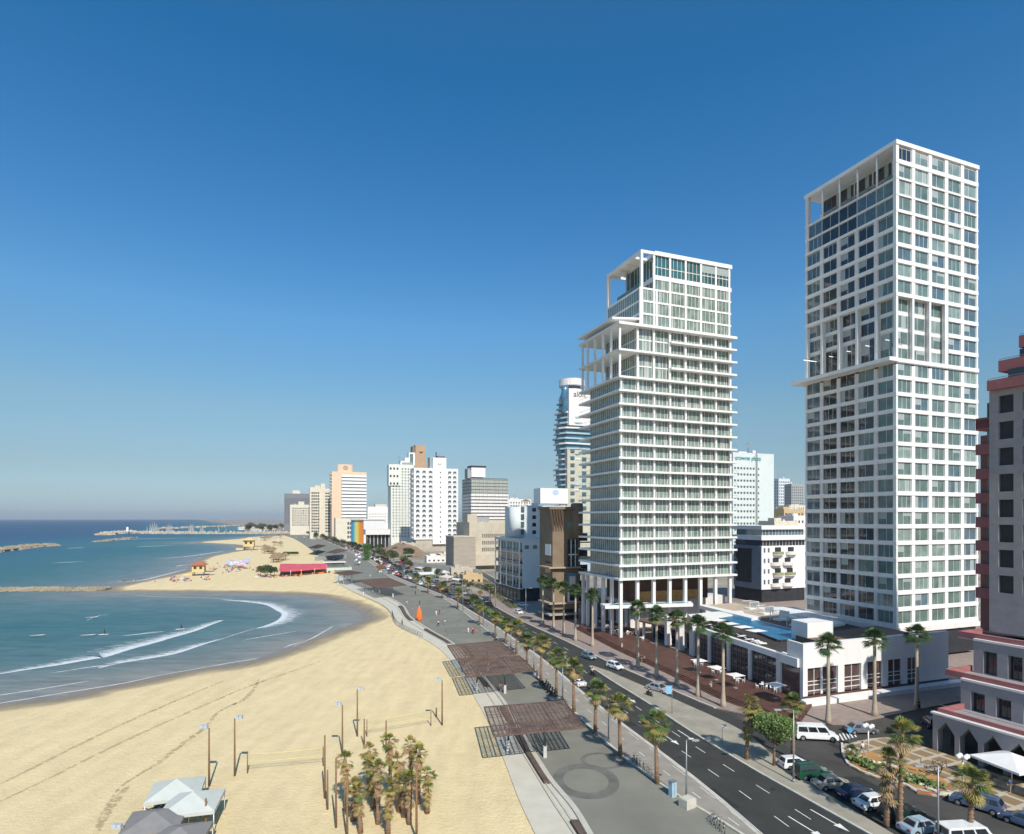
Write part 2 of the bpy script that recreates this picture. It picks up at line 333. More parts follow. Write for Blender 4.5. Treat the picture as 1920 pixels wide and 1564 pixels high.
# promenade edge: steps and long wooden bench
STEPM = mat('pale_step_stone', (.50,.47,.40), .8, .1, .8, coords='World')
WOODB = mat('dark_bench_wood', (.12,.085,.065), .7, .25, 1.5, coords='World')
mb = MB()
strip('promenade_kerb', off(XC,-.1), off(XC,.55), 40, 330, .30, STEPM, -.1)
strip('lower_step', mid(XB,XC,.0), mid(XB,XC,.16), 40, 240, .24, STEPM, -.1)
strip('middle_step', mid(XB,XC,.42), mid(XB,XC,.56), 40, 75, .22, STEPM, -.1)
for k,(ya,yb) in enumerate([(G(0,1472)[1], G(0,1330)[1]), (G(0,1290)[1], G(0,1262)[1]), (G(0,1208)[1], G(0,1182)[1]), (42, G(0,1545)[1]), (G(0,1165)[1], G(0,1138)[1])]):
    s = strip('promenade_bench', mid(XB,XC,.30), mid(XB,XC,.80), ya, yb, .48, WOODB, .1, n=24); del s['kind']
    tag(s, ['long dark timber bench recessed beside the first lattice pergola','dark timber bench between the two middle lattice pergolas','dark timber bench on the curved promenade edge before the farthest lattice pergola','short dark timber bench at the bottom edge of the promenade','curved timber bench beside the orange sculpture'][k], 'bench', 'benches along the promenade edge')
# big circles in the paving
RING = mat('dark_paving_ring', (.148,.145,.122), .85, .25, .35, coords='World')
def ring(cx, cy, r0, r1, z=.146, ry=1.0, n=64, name='paving_ring'):
    mb = MB(); vs = []
    for k in range(n):
        t = 2*math.pi*k/n
        vs += [(cx+r0*math.cos(t), cy+ry*r0*math.sin(t), z), (cx+r1*math.cos(t), cy+ry*r1*math.sin(t), z)]
    mb.add(vs, [(2*k, 2*k+1, (2*k+3)%(2*n), (2*k+2)%(2*n)) for k in range(n)], RING); return struct(mb.build(name))
RZ = [.146]
def ringpx(px, py, rpx, wpx, rypx=None):
    c = G(px, py, .14); s = F/c[1]; ya = G(px, py-rypx, .14)[1] if rypx else None
    ry = ((ya-c[1])/(rpx/s)) if rypx else 1
    RZ[0] += .002
    ring(c[0], c[1], (rpx-wpx)/s, rpx/s, z=RZ[0], ry=ry)
ringpx(1098,1463,62,20,31); ringpx(1130,1426,42,9,15)
for a in [(868,1183,34,2.5,6),(862,1190,26,2,4),(835,1164,28,1.6,4),(820,1140,22,1.5,3),(885,1172,30,1.5,4),(800,1150,20,1.2,3)]: ringpx(*a)

# road markings
mk = MB()
def dash(fn, y0, y1, w=.11, z=.006):
    mk.add([(float(fn(y0))-w/2,y0,z),(float(fn(y0))+w/2,y0,z),(float(fn(y1))+w/2,y1,z),(float(fn(y1))-w/2,y1,z)], [(0,1,2,3)], PAINT)
def RL(t): # lane line of the near carriageway at fraction t between E and F
    xf = lambda y: np.where(np.asarray(y, float) < G(0,1249)[1], XF(y), XE(y)+(XF(G(0,1249)[1])-XE(G(0,1249)[1]))*np.ones_like(np.asarray(y,float)))
    return lambda y: XE(y)*(1-t)+xf(y)*t
y = 50.
while y < 420:
    dash(RL(.36), y, y+2.2); dash(RL(.68), y+1.5, y+3.7); y += 6.0
y = 50.
while y < 250: dash(RL(.03), y, y+6, .1); dash(mid(XD,XE,.5), y, y+1.6, .1, .125); dash(mid(XD,XE,.86), y, y+3, .08, .125); y += 6 if y < 120 else 7
y = 145.
while y < 300: dash(mid(XE,XH,.72), y, y+3); y += 7
def arrow(px, py, L=5.0, flip=1):
    c = G(px, py); y = c[1]; d = (float(XF(y+1))-float(XF(y))); dx, dy = d/math.hypot(d,1), 1/math.hypot(d,1)
    dx, dy = -dx*flip, -dy*flip; nx, ny = -dy, dx; P = lambda a, b: (c[0]+dx*a+nx*b, y+dy*a+ny*b, .007)
    mk.add([P(-L/2,-.08),P(L/2-1.6,-.08),P(L/2-1.6,.08),P(-L/2,.08)], [(0,1,2,3)], PAINT)
    mk.add([P(L/2-1.6,-.45),P(L/2,0),P(L/2-1.6,.45)], [(0,1,2)], PAINT)
for a in [(1256,1385),(1288,1380),(1513,1552),(1555,1538),(1180,1310),(1222,1398)]: arrow(*a)
# crossing dashes and stop line in the lay-by
for k in range(0):
    a = G(1508+k*5, 1372+k*5.2); mk.add([(a[0]-.2,a[1]-1.6,.006),(a[0]+.3,a[1]-1.6,.006),(a[0]+.3,a[1]+1.6,.006),(a[0]-.2,a[1]+1.6,.006)], [(0,1,2,3)], PAINT)
for k in range(5):
    a = G(1572+k*6, 1382-k*1.5); mk.add([(a[0]-.12,a[1]-1.3,-.005),(a[0]+.12,a[1]-1.3,-.005),(a[0]+1.0,a[1]+1.3,-.005),(a[0]+.76,a[1]+1.3,-.005)], [(0,1,2,3)], PAINT)
struct(mk.build('road_markings'))
MHM = mat('manhole_iron', (.03,.03,.03), .6, .2, 3); PATCH = mat('road_patch', (.028,.028,.027), .9, .2, 1.5, coords='World')
rnd_ = random.Random(3); pm = MB()
for k in range(12):
    y_ = 52+k*9.3; t_ = rnd_.choice([.2,.5,.8]); x_ = float(XE(y_))+(float(XF(min(y_,120)))-float(XE(min(y_,120))))*t_; pm.prism([(x_+.35*math.cos(q*.7), y_+.35*math.sin(q*.7)) for q in range(9)], .001, .008, MHM)
struct(pm.build('manhole_covers'))
pm = MB()
for (x_,y_,w_,l_) in [(24.5,66,1.3,5),(19.8,77,.8,9),(18.6,92,1.6,3.5),(14.5,104,.7,8),(43,70,2.2,4),(47,78,1.2,7),(52,66,1.5,3)]: pm.add([(x_-w_/2,y_,.003),(x_+w_/2,y_,.003),(x_+w_/2-l_*.25,y_+l_,.003),(x_-w_/2-l_*.25,y_+l_,.003)], [(0,1,2,3)], PATCH)
struct(pm.build('road_patches'))
# lay-by street east of the median, side street
def gpoly(name, pts, z, m, base=None, kind='structure', fan=False):
    P = [G(x, y, max(z, 0)) for x, y in pts]; mb = MB()
    if base is None: mb.add([(p[0],p[1],z) for p in P], [tuple(range(len(P)))], m)
    else: mb.prism(P, base, z, m)
    return struct(mb.build(name), kind)
LAYB = mat('layby_asphalt', (.062,.058,.051), .88, .25, .3, .2, coords='World', bscale=8)
mb = MB(); gx = [float(XG(y)) for y in (50,57,60.7,66,72.8,79,85,91)]
pts = [(gx[i]-.05, y) for i, y in enumerate((50,57,60.7,66,72.8,79,85,91))]+[(float(XH(104))+.3,104),(60,108),(150,130),(150,100),(150,50)]
mb.add([(a,b,-.012) for a,b in pts], [tuple(range(len(pts)))], LAYB); struct(mb.build('layby_road'))
# hotel sidewalk block
hs = [(float(XH(y)), y) for y in (100.5,104,110,117,125,134,145,156,165,175,190,205,225,245)]
e0 = [G(1480,1357), G(1587,1360), G(1705,1335), G(1790,1318), G(1960,1290)]
pts = [(hs[i][0], hs[i][1]) for i in range(len(hs)-1,-1,-1)]+[p[:2] for p in e0]+[(150,140),(150,245)]
mb = MB(); mb.prism([(a,b) for a,b in pts], -.05, .16, WALKM); struct(mb.build('hotel_sidewalk'))
mb = MB(); P = [(a,b,.0) for a,b in hs]
for (a,b),(c,d) in zip(hs[:-1], hs[1:]):
    mb.prism([(a-.15,b),(a+.25,b),(c+.25,d),(c-.15,d)], -.05, .19, KERB)
struct(mb.build('hotel_kerb'))
# far median
MG = lambda y: XE(y)*.44+XH(y)*.56
strip('far_median', off(MG,-1.0), off(MG,1.0), 178, 900, .14, mat('planted_median_soil', (.20,.17,.10), .9, .3, .4, coords='World'), -.05)
# ------------------------------------------------------------ facade machinery
WINCACHE = {}; FRAMES = {}
def win_mesh(w, h, g, fr, kind=0, d=.08):
    "one window: pane, frame and mullions; local x along the face, y out of it (towards -y), z up"
    key = (round(w,2), round(h,2), g.name, fr.name if fr else '', kind)
    if key in WINCACHE: return WINCACHE[key]
    mb = MB(); mb.box(0, w, -.03, 0, 0, h, g)
    if fr:
        f = .07 if w > 1.5 else .05
        cuts = {0: [], 1: [.5], 2: [.42], 3: [.36,.68], 4: [.2,.6,.84], 5: [.33,.66], 6: [.58], 7: [.5], 8: [.45]}[kind]
        for a, b in [(0, f), (w-f, w)]+[(c*w-f/2, c*w+f/2) for c in cuts]: mb.box(a, b, -d, -.031, 0, h, fr)
        mb.box(f, w-f, -d-.004, -.031, 0, f, fr); mb.box(f, w-f, -d-.004, -.031, h-f, h, fr)
        if kind == 4: mb.box(w*.6+f, w*.84-f, -.05, -.032, f, h-f, CURT)
        if kind == 7: mb.box(f, w*.5-f/2, -.05, -.032, h*.45, h-f, CURT)
        if kind == 8: mb.box(w*.45+f/2, w-f, -.05, -.032, h*.68, h-f, CURT)
        if kind == 6: mb.box(f, w*.3, -.05, -.032, f, h-f, CURT)
    me = WINCACHE[key] = mb.mesh('window')
    if fr:
        a = MB(); a.box(0, w, -.03, 0, 0, h, g); b = MB()
        for k, f_ in enumerate(mb.f[6:]): b.add([mb.v[i] for i in f_], [(0,1,2,3)], mb.mats[mb.m[6+k]])
        FRAMES[me.name] = (a.mesh('pane'), b.mesh('frame'))
    return me
class Wins:
    "collects the windows of one thing: the nearest 100 become parts, the rest one part"
    def __init__(s, root, name='window'): s.root = root; s.l = []; s.name = name
    def add(s, me, loc, rz, z=0): s.l.append((me, loc, rz))
    def flush(s):
        M = Matrix.Translation(s.root.location) @ Matrix.Rotation(s.root.rotation_euler.z, 4, 'Z')
        d = sorted(s.l, key=lambda a: (M @ Vector(a[1]) - Vector((0,0,CH))).length)
        for me, loc, rz in d[:100]:
            if me.name in FRAMES:
                pm, fm = FRAMES[me.name]; o = inst(s.name, pm, s.root, loc, rz); inst('frame', fm, o)
            else: inst(s.name, me, s.root, loc, rz)
        if d[100:]:
            mb = MB()
            for me, loc, rz in d[100:]:
                T = Matrix.Translation(loc) @ Matrix.Rotation(rz, 4, 'Z')
                vs = [tuple(T @ v.co) for v in me.vertices]
                for k, mt in enumerate(me.materials):
                    mb.add(vs, [tuple(p.vertices) for p in me.polygons if p.material_index == k], mt) if k == 0 else mb.add(vs, [tuple(p.vertices) for p in me.polygons if p.material_index == k], mt)
            o = mb.build(s.name+'s', s.root); o['kind'] = 'stuff'
# faces of a local box building: F = front (-y), L = left (x=0 side, facing -x), R = right, B = back
def face(side, W, D):
    return {'F': (lambda s, z, o: (s, -o, z), 0, W), 'L': (lambda s, z, o: (-o, D-s, z), -math.pi/2, D), 'R': (lambda s, z, o: (W+o, s, z), math.pi/2, D), 'B': (lambda s, z, o: (W-s, D+o, z), math.pi, W)}[side]
def fbox(mb, side, W, D, s0, s1, o0, o1, z0, z1, m):
    f, rz, L = face(side, W, D); a = f(s0, z0, o0); b = f(s1, z1, o1)
    mb.box(min(a[0],b[0]), max(a[0],b[0]), min(a[1],b[1]), max(a[1],b[1]), z0, z1, m)
def grid(mb, wins, side, W, D, s0, s1, z0, z1, nc, nr, fw, fh, m, g, fr, kinds=(1,), rec=.35, sill=0.0, rnd=None, skip=None, spand=.0, gl=None):
    """wall skin of piers and spandrels over s0..s1, z0..z1, with nc x nr openings of fraction fw x fh; the core sits rec behind"""
    f, rz, L = face(side, W, D); cw = (s1-s0)/nc; rh = (z1-z0)/nr; ww = cw*fw; wh = rh*fh; R = rnd or random.Random(3)
    e = .5*(cw-ww)
    for i in range(nc+1):
        a = s0+i*cw-e if i else s0; b = s0+i*cw+e if i < nc else s1
        fbox(mb, side, W, D, a, b, -rec, 0, z0, z1, m)
    for j in range(nr+1):
        zb = z0+j*rh+sill*(rh-wh); 
        za = z0 if j == 0 else z0+(j-1)*rh+sill*(rh-wh)+wh
        zt = zb if j < nr else z1
        if zt-za < .02: continue
        for i in range(nc):
            fbox(mb, side, W, D, s0+i*cw+e, s0+(i+1)*cw-e, -rec, spand-.004, za, zt, m)
    for j in range(nr):
        for i in range(nc):
            if skip and skip(i, j): continue
            gg = gl(i, j) if gl else g
            me = win_mesh(ww, wh, gg, fr, R.choice(kinds))
            p = f(s0+i*cw+e, z0+j*rh+sill*(rh-wh), -rec+.012)
            if side == 'B': pass
            wins.add(me, p, rz)
def roofkit(root, W, D, z, m, par=.9, t=.3, deck=None):
    mb = MB(); mb.box(0, W, 0, D, z-.02, z+.02, deck or GREYC)
    for x0, x1, y0, y1 in [(0,W,0,t),(0,W,D-t,D),(0,t,t,D-t),(W-t,W,t,D-t)]: mb.box(x0, x1, y0, y1, z+.02, z+par, m)
    return mb.build('roof', root)

# ------------------------------------------------------------ tall tower (right)
def tower_b():
    W, D = 27.6, 24.6; zt = 115.7; P = 3.68; n = 29; root = thing('grid_tower', 'tallest white tower, square window grid and open loggia under its roof, behind the white podium', 'tower', (84.9,132,0), ANG)
    R = random.Random(5); wins = Wins(root)
    zf = lambda r: zt-.85-P*(r+1)      # floor level of row r counted from the top
    core = MB(); zb = zf(28)
    L5 = 5.2
    RC = .34; core.box(RC, W-RC, RC, D-RC, zf(3), zf(1)-.1, DARK)
    core.box(L5, W-RC, RC, D-RC, zf(1)-.1, zt-.9, WHITE2)
    core.box(RC, W-RC, RC, D-RC, zb-7.4, zf(12), DARK); core.box(RC, W-RC, RC, D-RC, zf(8), zf(3), DARK)
    core.box(1.2, W-RC, 1.2, D-RC, zf(12), zf(8), WHITE2); core.box(W*.6+.6, W-RC, RC, 1.6, zf(12), zf(8), DARK)
    core.build('core', root)
    colF, colL = 5, 5; cF = W/colF; cL = D/colL
    pier = 1.12
    pi = MB()
    def piers(side, L, nb, za, zc, w, out=0.0, skip=()):
        for i in range(nb+1):
            if i in skip: continue
            a = max(0, i*L/nb-w/2) if i else 0; b = min(L, i*L/nb+w/2) if i < nb else L
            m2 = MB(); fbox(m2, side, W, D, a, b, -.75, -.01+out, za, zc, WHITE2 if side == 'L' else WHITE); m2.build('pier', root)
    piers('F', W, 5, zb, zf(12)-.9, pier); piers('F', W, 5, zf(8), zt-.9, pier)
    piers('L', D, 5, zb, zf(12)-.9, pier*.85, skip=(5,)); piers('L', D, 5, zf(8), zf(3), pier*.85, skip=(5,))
    for i in range(6):           # loggia zone slim columns
        for side, L, k in (('F', W, i), ('L', D, i)):
            if side == 'L' and i == 5: continue
            if side == 'F' and i >= 3:
                m2 = MB(); a = i*W/5-pier/2; fbox(m2, side, W, D, a, min(a+pier, W), -.75, -.01, zf(12), zf(8), WHITE); m2.build('pier', root); continue
            m2 = MB(); a = max(0, min(L-.62, i*L/5-.31)); fbox(m2, side, W, D, a, a+.62, -.66, -.02, zf(12), zf(8), WHITE); m2.build('column', root)
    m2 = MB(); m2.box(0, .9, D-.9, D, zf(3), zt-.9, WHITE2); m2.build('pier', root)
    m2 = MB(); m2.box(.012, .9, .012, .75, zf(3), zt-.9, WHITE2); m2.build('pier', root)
    for i in range(1,5):
        m2 = MB(); y = D-i*L_(D); m2.tube([(.45,y,zf(1)),(.45,y,zt-.9)], .22, WHITE, 10); m2.build('column', root)
    # floor bands
    for r in range(n):
        z = zf(r); b = MB(); h = .93
        if r == 0: b.box(L5, W+.06, -.06, D+.06, z-.5, z+.43, WHITE); b.box(-.06, L5, -.06, .75, z-.5, z+.43, WHITE); b.box(-.06,.75,D-.75,D+.06,z-.3,z+.3,WHITE2)
        elif r in (9,10,11):
            b.box(W*.6+.6, W+.06, -.06, D+.06, z-.5, z+.43, WHITE)
            b.box(.9, W*.6+.6, 1.1, D+.06, z-.42, z+.35, WHITE) if r == 9 else (b.box(3.4, W*.6+.6, 1.1, D, z-.42, z+.35, WHITE) if r == 11 else b.box(.95, W*.6+.6, 1.1, D+.03, z-.4, z+.3, WHITE))
        else: b.box(-.06, W+.06, -.06, D+.06, z-(.25 if r in (1,2,3) else .46), z+(.1 if r in (1,2) else .40), WHITE)
        b.build('floor_band', root)
    c = MB(); z = zf(12); c.prism([(-2.6,-.4),(0,-.4),(.3,-.14),(W+.14,-.14),(W+.14,D+.2),(-2.6,D+2.2)], z-.35, z+.5, WHITE); c.build('canopy_slab', root)
    rf = MB(); rf.box(-.2, W+.2, -.2, D+.2, zt-.9, zt, WHITE); rf.box(6, 20, 6, 18, zt, zt+.6, WHITE2); rf.build('roof', root)
    b0 = MB(); b0.box(-.3, W+.3, -.3, D+.3, zb-1.6, zb-.5, WHITE2); b0.build('base_slab', root)
    # windows
    GL = [GREEN_G, GREEN_G2, BLUE_G]
    for r in range(n):
        z0 = zf(r)+.40; h = P-.86
        for i in range(5):
            lg = 8 < r < 13 and i < 3
            if r in (0,): pass
            g = R.choices([GREEN_G, GREEN_G2, BLUE_G], [.68,.24,.08] if i < 4 else [.4,.15,.45])[0]
            if r == 0 and i == 0: g = DARK_G
            o = -1.2+.03 if lg else -RC+.03
            w = cF-(.66 if lg else pier)
            wins.add(win_mesh(w, h, g, WHITE, R.choice([1,1,2,2,6,3,4,7,8])), face('F',W,D)[0](i*cF+(.33 if lg else pier/2), z0, o), 0)
        for i in range(5):  # left face, i = 0 farthest
            w = cL-pier*.85; o = -RC+.03; ww = w; s = i*cL+pier*.42; zz = z0; hh = h
            if r in (0,1): continue
            if r in (2,3): s = i*cL+.05+(.85 if i == 0 else 0); ww = cL-.1-(.85 if i == 0 else 0)-(0 if i < 4 else .7); zz = zf(r)+.12; hh = P-.4
            if 8 < r < 13: o = -1.2+.03; s = i*cL+.35; ww = cL-.7
            if r in (11,): continue
            if r == 12: hh = P*2-1
            g = [BLUE_G, DARK_G, DARK_G, DARK_G, GREEN_G][i] if r > 3 else [BLUE_G, DARK_G, DARK_G, BLUE_G, GREEN_G][i]  # sky reflection put into the pane colours: bluish far column, dark middle
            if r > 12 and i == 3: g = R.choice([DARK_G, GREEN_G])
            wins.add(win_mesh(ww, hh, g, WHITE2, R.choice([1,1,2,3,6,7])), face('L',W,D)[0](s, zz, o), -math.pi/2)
    for r in (0,1):   # set back glass of the top loggia
        for i in range(5):
            wins.add(win_mesh(cL-.4, P-.7, DARK_G, STEEL, R.choice([3,4])), (L5-.02, D-i*cL-.4, zf(r)+.45), -math.pi/2)
    wins.flush()
    lamp = bpy.data.materials.new('strip_light'); lamp.use_nodes = True; bb = lamp.node_tree.nodes['Principled BSDF']; bb.inputs['Emission Color'].default_value = (1,.97,.9,1); bb.inputs['Emission Strength'].default_value = 1.3
    for i in range(5):
        m2 = MB(); y = D-(i+.5)*cL; m2.box(-.1 if i else -3.2, 1.6, y-.06, y+.06, zf(11)+1.4, zf(11)+1.5, lamp); m2.build('strip_light', root)
def L_(D): return D/5

# ------------------------------------------------------------ slab tower (middle)
HOTG = glassmat('hotel_curtain_glass', (.19,.25,.215), .12, var=.4, scale=.5)
def tower_a():
    root = thing('slab_tower', 'white hotel tower with projecting floor slabs and stepped terraces, standing on tall columns', 'tower', (28.0,156.0,0), ANG)
    W, D = 38.6, 23.0; z0 = 16.2; H = 3.55; R = random.Random(9)
    zs = [z0+H*k for k in range(16)]
    xb = [1.2+5.12*i for i in range(8)]
    def slab(z, x0, x1, y0, y1, t=.52, m=WHITE):
        b = MB(); b.box(x0, x1, y0, y1, z-t, z, m); b.build('floor_slab', root)
    for k, z in enumerate(zs): slab(z, 0, W, 0, D)
    zz = {16: z0+H*16, 17: z0+H*17, 18: z0+H*18, 19: z0+H*19}
    slab(zz[17], -.0, W, 0, D); slab(zz[19], .0, W, 0, D, .7)
    slab(zz[16], xb[3]-.2, W, .1, D); slab(zz[18], xb[3]-.2, W, .1, D)
    for zq in (zz[16], zz[18]):
        b = MB(); b.box(xb[1], xb[3]-.2, 1.75, 2.0, zq-.32, zq, WHITE); b.box(xb[1]-.06, xb[1]+.1, 2.0, D-5, zq-.3, zq, WHITE2); b.build('balcony_rail', root)
    def glazing(zb, zt, x0, x1, y0, y1, nm='glazing'):
        "glass storey: panes with mullions on the front and left faces"
        b = MB(); b.box(x0, x1, y0, y1, zb, zt, HOTG)
        x = x0+.6
        while x < x1-.3:
            w = R.choice([.09,.09,.13]); b.box(x, x+w, y0-.09, y0-.002, zb, zt, WHITE2)
            if R.random() < .24: b.box(x+.12, x+.12+R.uniform(.3,.8), y0-.03, y0-.0021, zb+.05, zt-.1, CURT)
            x += R.choice([.85,1.2,1.2,1.35])
        y = y0+.7
        while y < y1-.2:
            b.box(x0-.09, x0-.002, y, y+.09, zb, zt, WHITE2); y += 1.15
        b.build(nm, root)
        # far part of left face is bluish glass
    for k in range(15):
        glazing(zs[k], zs[k+1]-.52, 1.5, W-1.6, 1.5, D-4.5)
        r = MB()
        for (ax,ay,bx,by) in [(.08,.08,W-.1,.08),(.08,.08,.08,D-.1)]: r.box(ax, max(bx,ax+.05), ay, max(by,ay+.05), zs[k]+1.02, zs[k]+1.07, STEEL)
        x = .1
        for x in np.arange(.1, W, 2.56): r.box(x, x+.04, .08, .12, zs[k], zs[k]+1.02, STEEL)
        for y in np.arange(.1, D, 2.3): r.box(.08, .12, y, y+.04, zs[k], zs[k]+1.02, STEEL)
        r.build('balcony_rail', root)
    glazing(zs[15], zz[17]-.62, xb[1], W-1.6, 1.9, D-5); glazing(zz[17], zz[19]-.7, xb[1], W-1.6, 1.9, D-5)
    cols = MB()
    for i, x in enumerate(xb):
        if x > W-1.4: x = W-2.0
        b = MB(); b.box(x-.26, x+.26, .85, 1.38, zs[0], zs[15]-.62, WHITE); b.build('column', root)
        if i: 
            b = MB(); b.box(x-.3, x+.3, 1.0, 1.6, zs[15], zz[19]-.7, WHITE); b.build('column', root)
    for y in (1.2, 5.6, 10, 14.4, 18.8, 22.0):
        b = MB(); b.box(.55, 1.1, y-.28, y+.28, zs[15], zz[19]-.7, WHITE); b.build('column', root)
    # legs of the tower
    for i, x in enumerate(xb):
        b = MB(); x = min(x, W-1.6); b.box(x-.42, x+.42, .9, 1.7, (.5 if i == 0 else 1.0), z0-.62, WHITE); b.build('column', root)
    for y in (5.8, 10.4, 15, 19.6, 22.3):
        b = MB(); b.box(.8, 1.6, y-.4, y+.4, .5, z0-.62, WHITE2); b.build('column', root)
    for x, y in [(12,12),(22,12),(32,12),(37,12),(37,21)]:
        b = MB(); b.box(x-.5, x+.5, y-.5, y+.5, 8, z0-.62, WHITE2); b.build('column', root)
    # top storeys
    xs = xb[1]+.8; tops = [zz[19], 87.1, 90.5, 93.9, 97.4, 103.7]
    for k in range(4):
        glazing(tops[k], tops[k+1]-.5, xs if k < 2 else (xs if k == 2 else xb[2]+.5), W-1.4, 1.2, D-5)
    for k in range(1, 4):
        x0 = xs-.15 if k < 3 else xs-.15
        b = MB(); b.box(x0, W-1.25, 1.05, D-4.8, tops[k]-.5, tops[k], WHITE); b.build('floor_slab', root)
    b = MB(); b.box(xb[2]+.3, W-1.2, 1.0, D-4.8, tops[4]-.95, tops[4]+.25, WHITE); b.build('floor_slab', root)
    for x in xb[2:]:
        x = min(x, W-2)
        b = MB(); b.box(x-.3, x+.3, .95, 1.19, zz[19], 103, WHITE); b.build('pilaster', root)
    for x in xb[1:3]:
        b = MB(); b.box(x+.5, x+1.1, .95, 1.19, zz[19], tops[3], WHITE); b.build('pilaster', root)
    b = MB()   # double height glass top
    for y in np.arange(2.4, D-7, 1.5): b.box(xb[2]+.42, xb[2]+.499, y, y+.09, tops[3], 103, WHITE2)
    b.box(xb[2]+.5, W-1.4, 1.3, D-7, tops[3]+.01, 103.0, glassmat('teal_glass', (.04,.12,.12)))
    x = xb[2]+1.2
    while x < W-1.6: b.box(x, x+.1, 1.2, 1.299, tops[4]+.25, 103, WHITE2); x += 1.28
    b.box(xb[2]+.5, W-1.4, 1.18, 1.2, 99.8, 100.0, WHITE2); b.box(27, W-1.42, 1.15, 1.19, 100.7, 103, CURT)
    b.build('glazing', root)
    b = MB(); b.box(xb[2]+.2, W-1.1, .8, D-6, 103.0, 104.1, WHITE); b.build('roof', root)
    
    # open roof frame over the seaward terrace
    fx0, fx1, fy0, fy1, fz = xs, xb[2]+.2, .8, 19.0, 103.0
    b = MB(); b.box(fx0, fx0+.7, fy0, fy1, fz, fz+.8, WHITE); b.box(fx0+.7, fx1, fy0, fy0+.6, fz, fz+.8, WHITE); b.box(fx0+.7, fx1+4, fy1-.6, fy1, fz, fz+.8, WHITE)
    for y in (5.2, 9.6, 14.0): b.box(fx0+.7, fx1, y-.3, y+.3, fz+.05, fz+.7, WHITE)
    b.box(fx0+.7, fx1, 5.5, fy1-.6, fz+.5, fz+.65, WHITE)
    b.build('roof_frame', root)
    b = MB(); b.box(fx0+.0, fx0+.72, fy0, fy0+.7, zz[19], fz, WHITE); b.build('column', root)
    b = MB(); b.box(fx0-.0, fx0+.9, fy1-.9, fy1, zz[19]-3, fz, WHITE2); b.build('column', root)
    b = MB(); b.box(fx0+.05, fx0+.13, fy0+.7, fy1-6, tops[3]+1.0, tops[3]+1.1, STEEL); b.box(fx0+.05, fx0+.1, fy0+.7, fy1-6, tops[3], tops[3]+1.0, GREEN_G); b.box(fx0+.02, xb[2]+.5, fy0+.72, fy1-5.6, tops[3]-.3, tops[3]-.01, WHITE2); b.build('terrace', root)
    b = MB(); b.box(xb[1]+3.2, xb[2]+.41, 12.0, 12.2, tops[3], 102, BLUE_G)
    for x in (xb[1]+3.3, xb[1]+4.4): b.box(x, x+.08, 11.9, 11.99, tops[3], 102, WHITE2)
    b.build('penthouse_glass', root)
    # ribbed soffit terrace slab pushed out at the setback
    b = MB(); b.prism([(-.3,3),(xb[1]+.5,1.0),(xb[1]+.5,D-1),(-.3,D)], zz[19]+1.4, zz[19]+1.9, WHITE); b.build('canopy_slab', root)
    # lobby volumes behind the columns
    b = MB(); b.box(9, 36, 9.5, 22, 8.6, 15.4, mat('walnut_wall', (.10,.05,.03), .5, .3, .6)); b.build('lobby_wall', root)
    LITW = mat('golden_timber_panel', (.55,.33,.12), .5, .2, 1.0)
    for x in (12.2, 17.6, 23, 28.4):
        b = MB(); b.box(x, x+4.6, 8.9, 9.48, 8.62, 11.2, LITW); b.build('bar_panel', root)

tower_b(); tower_a()
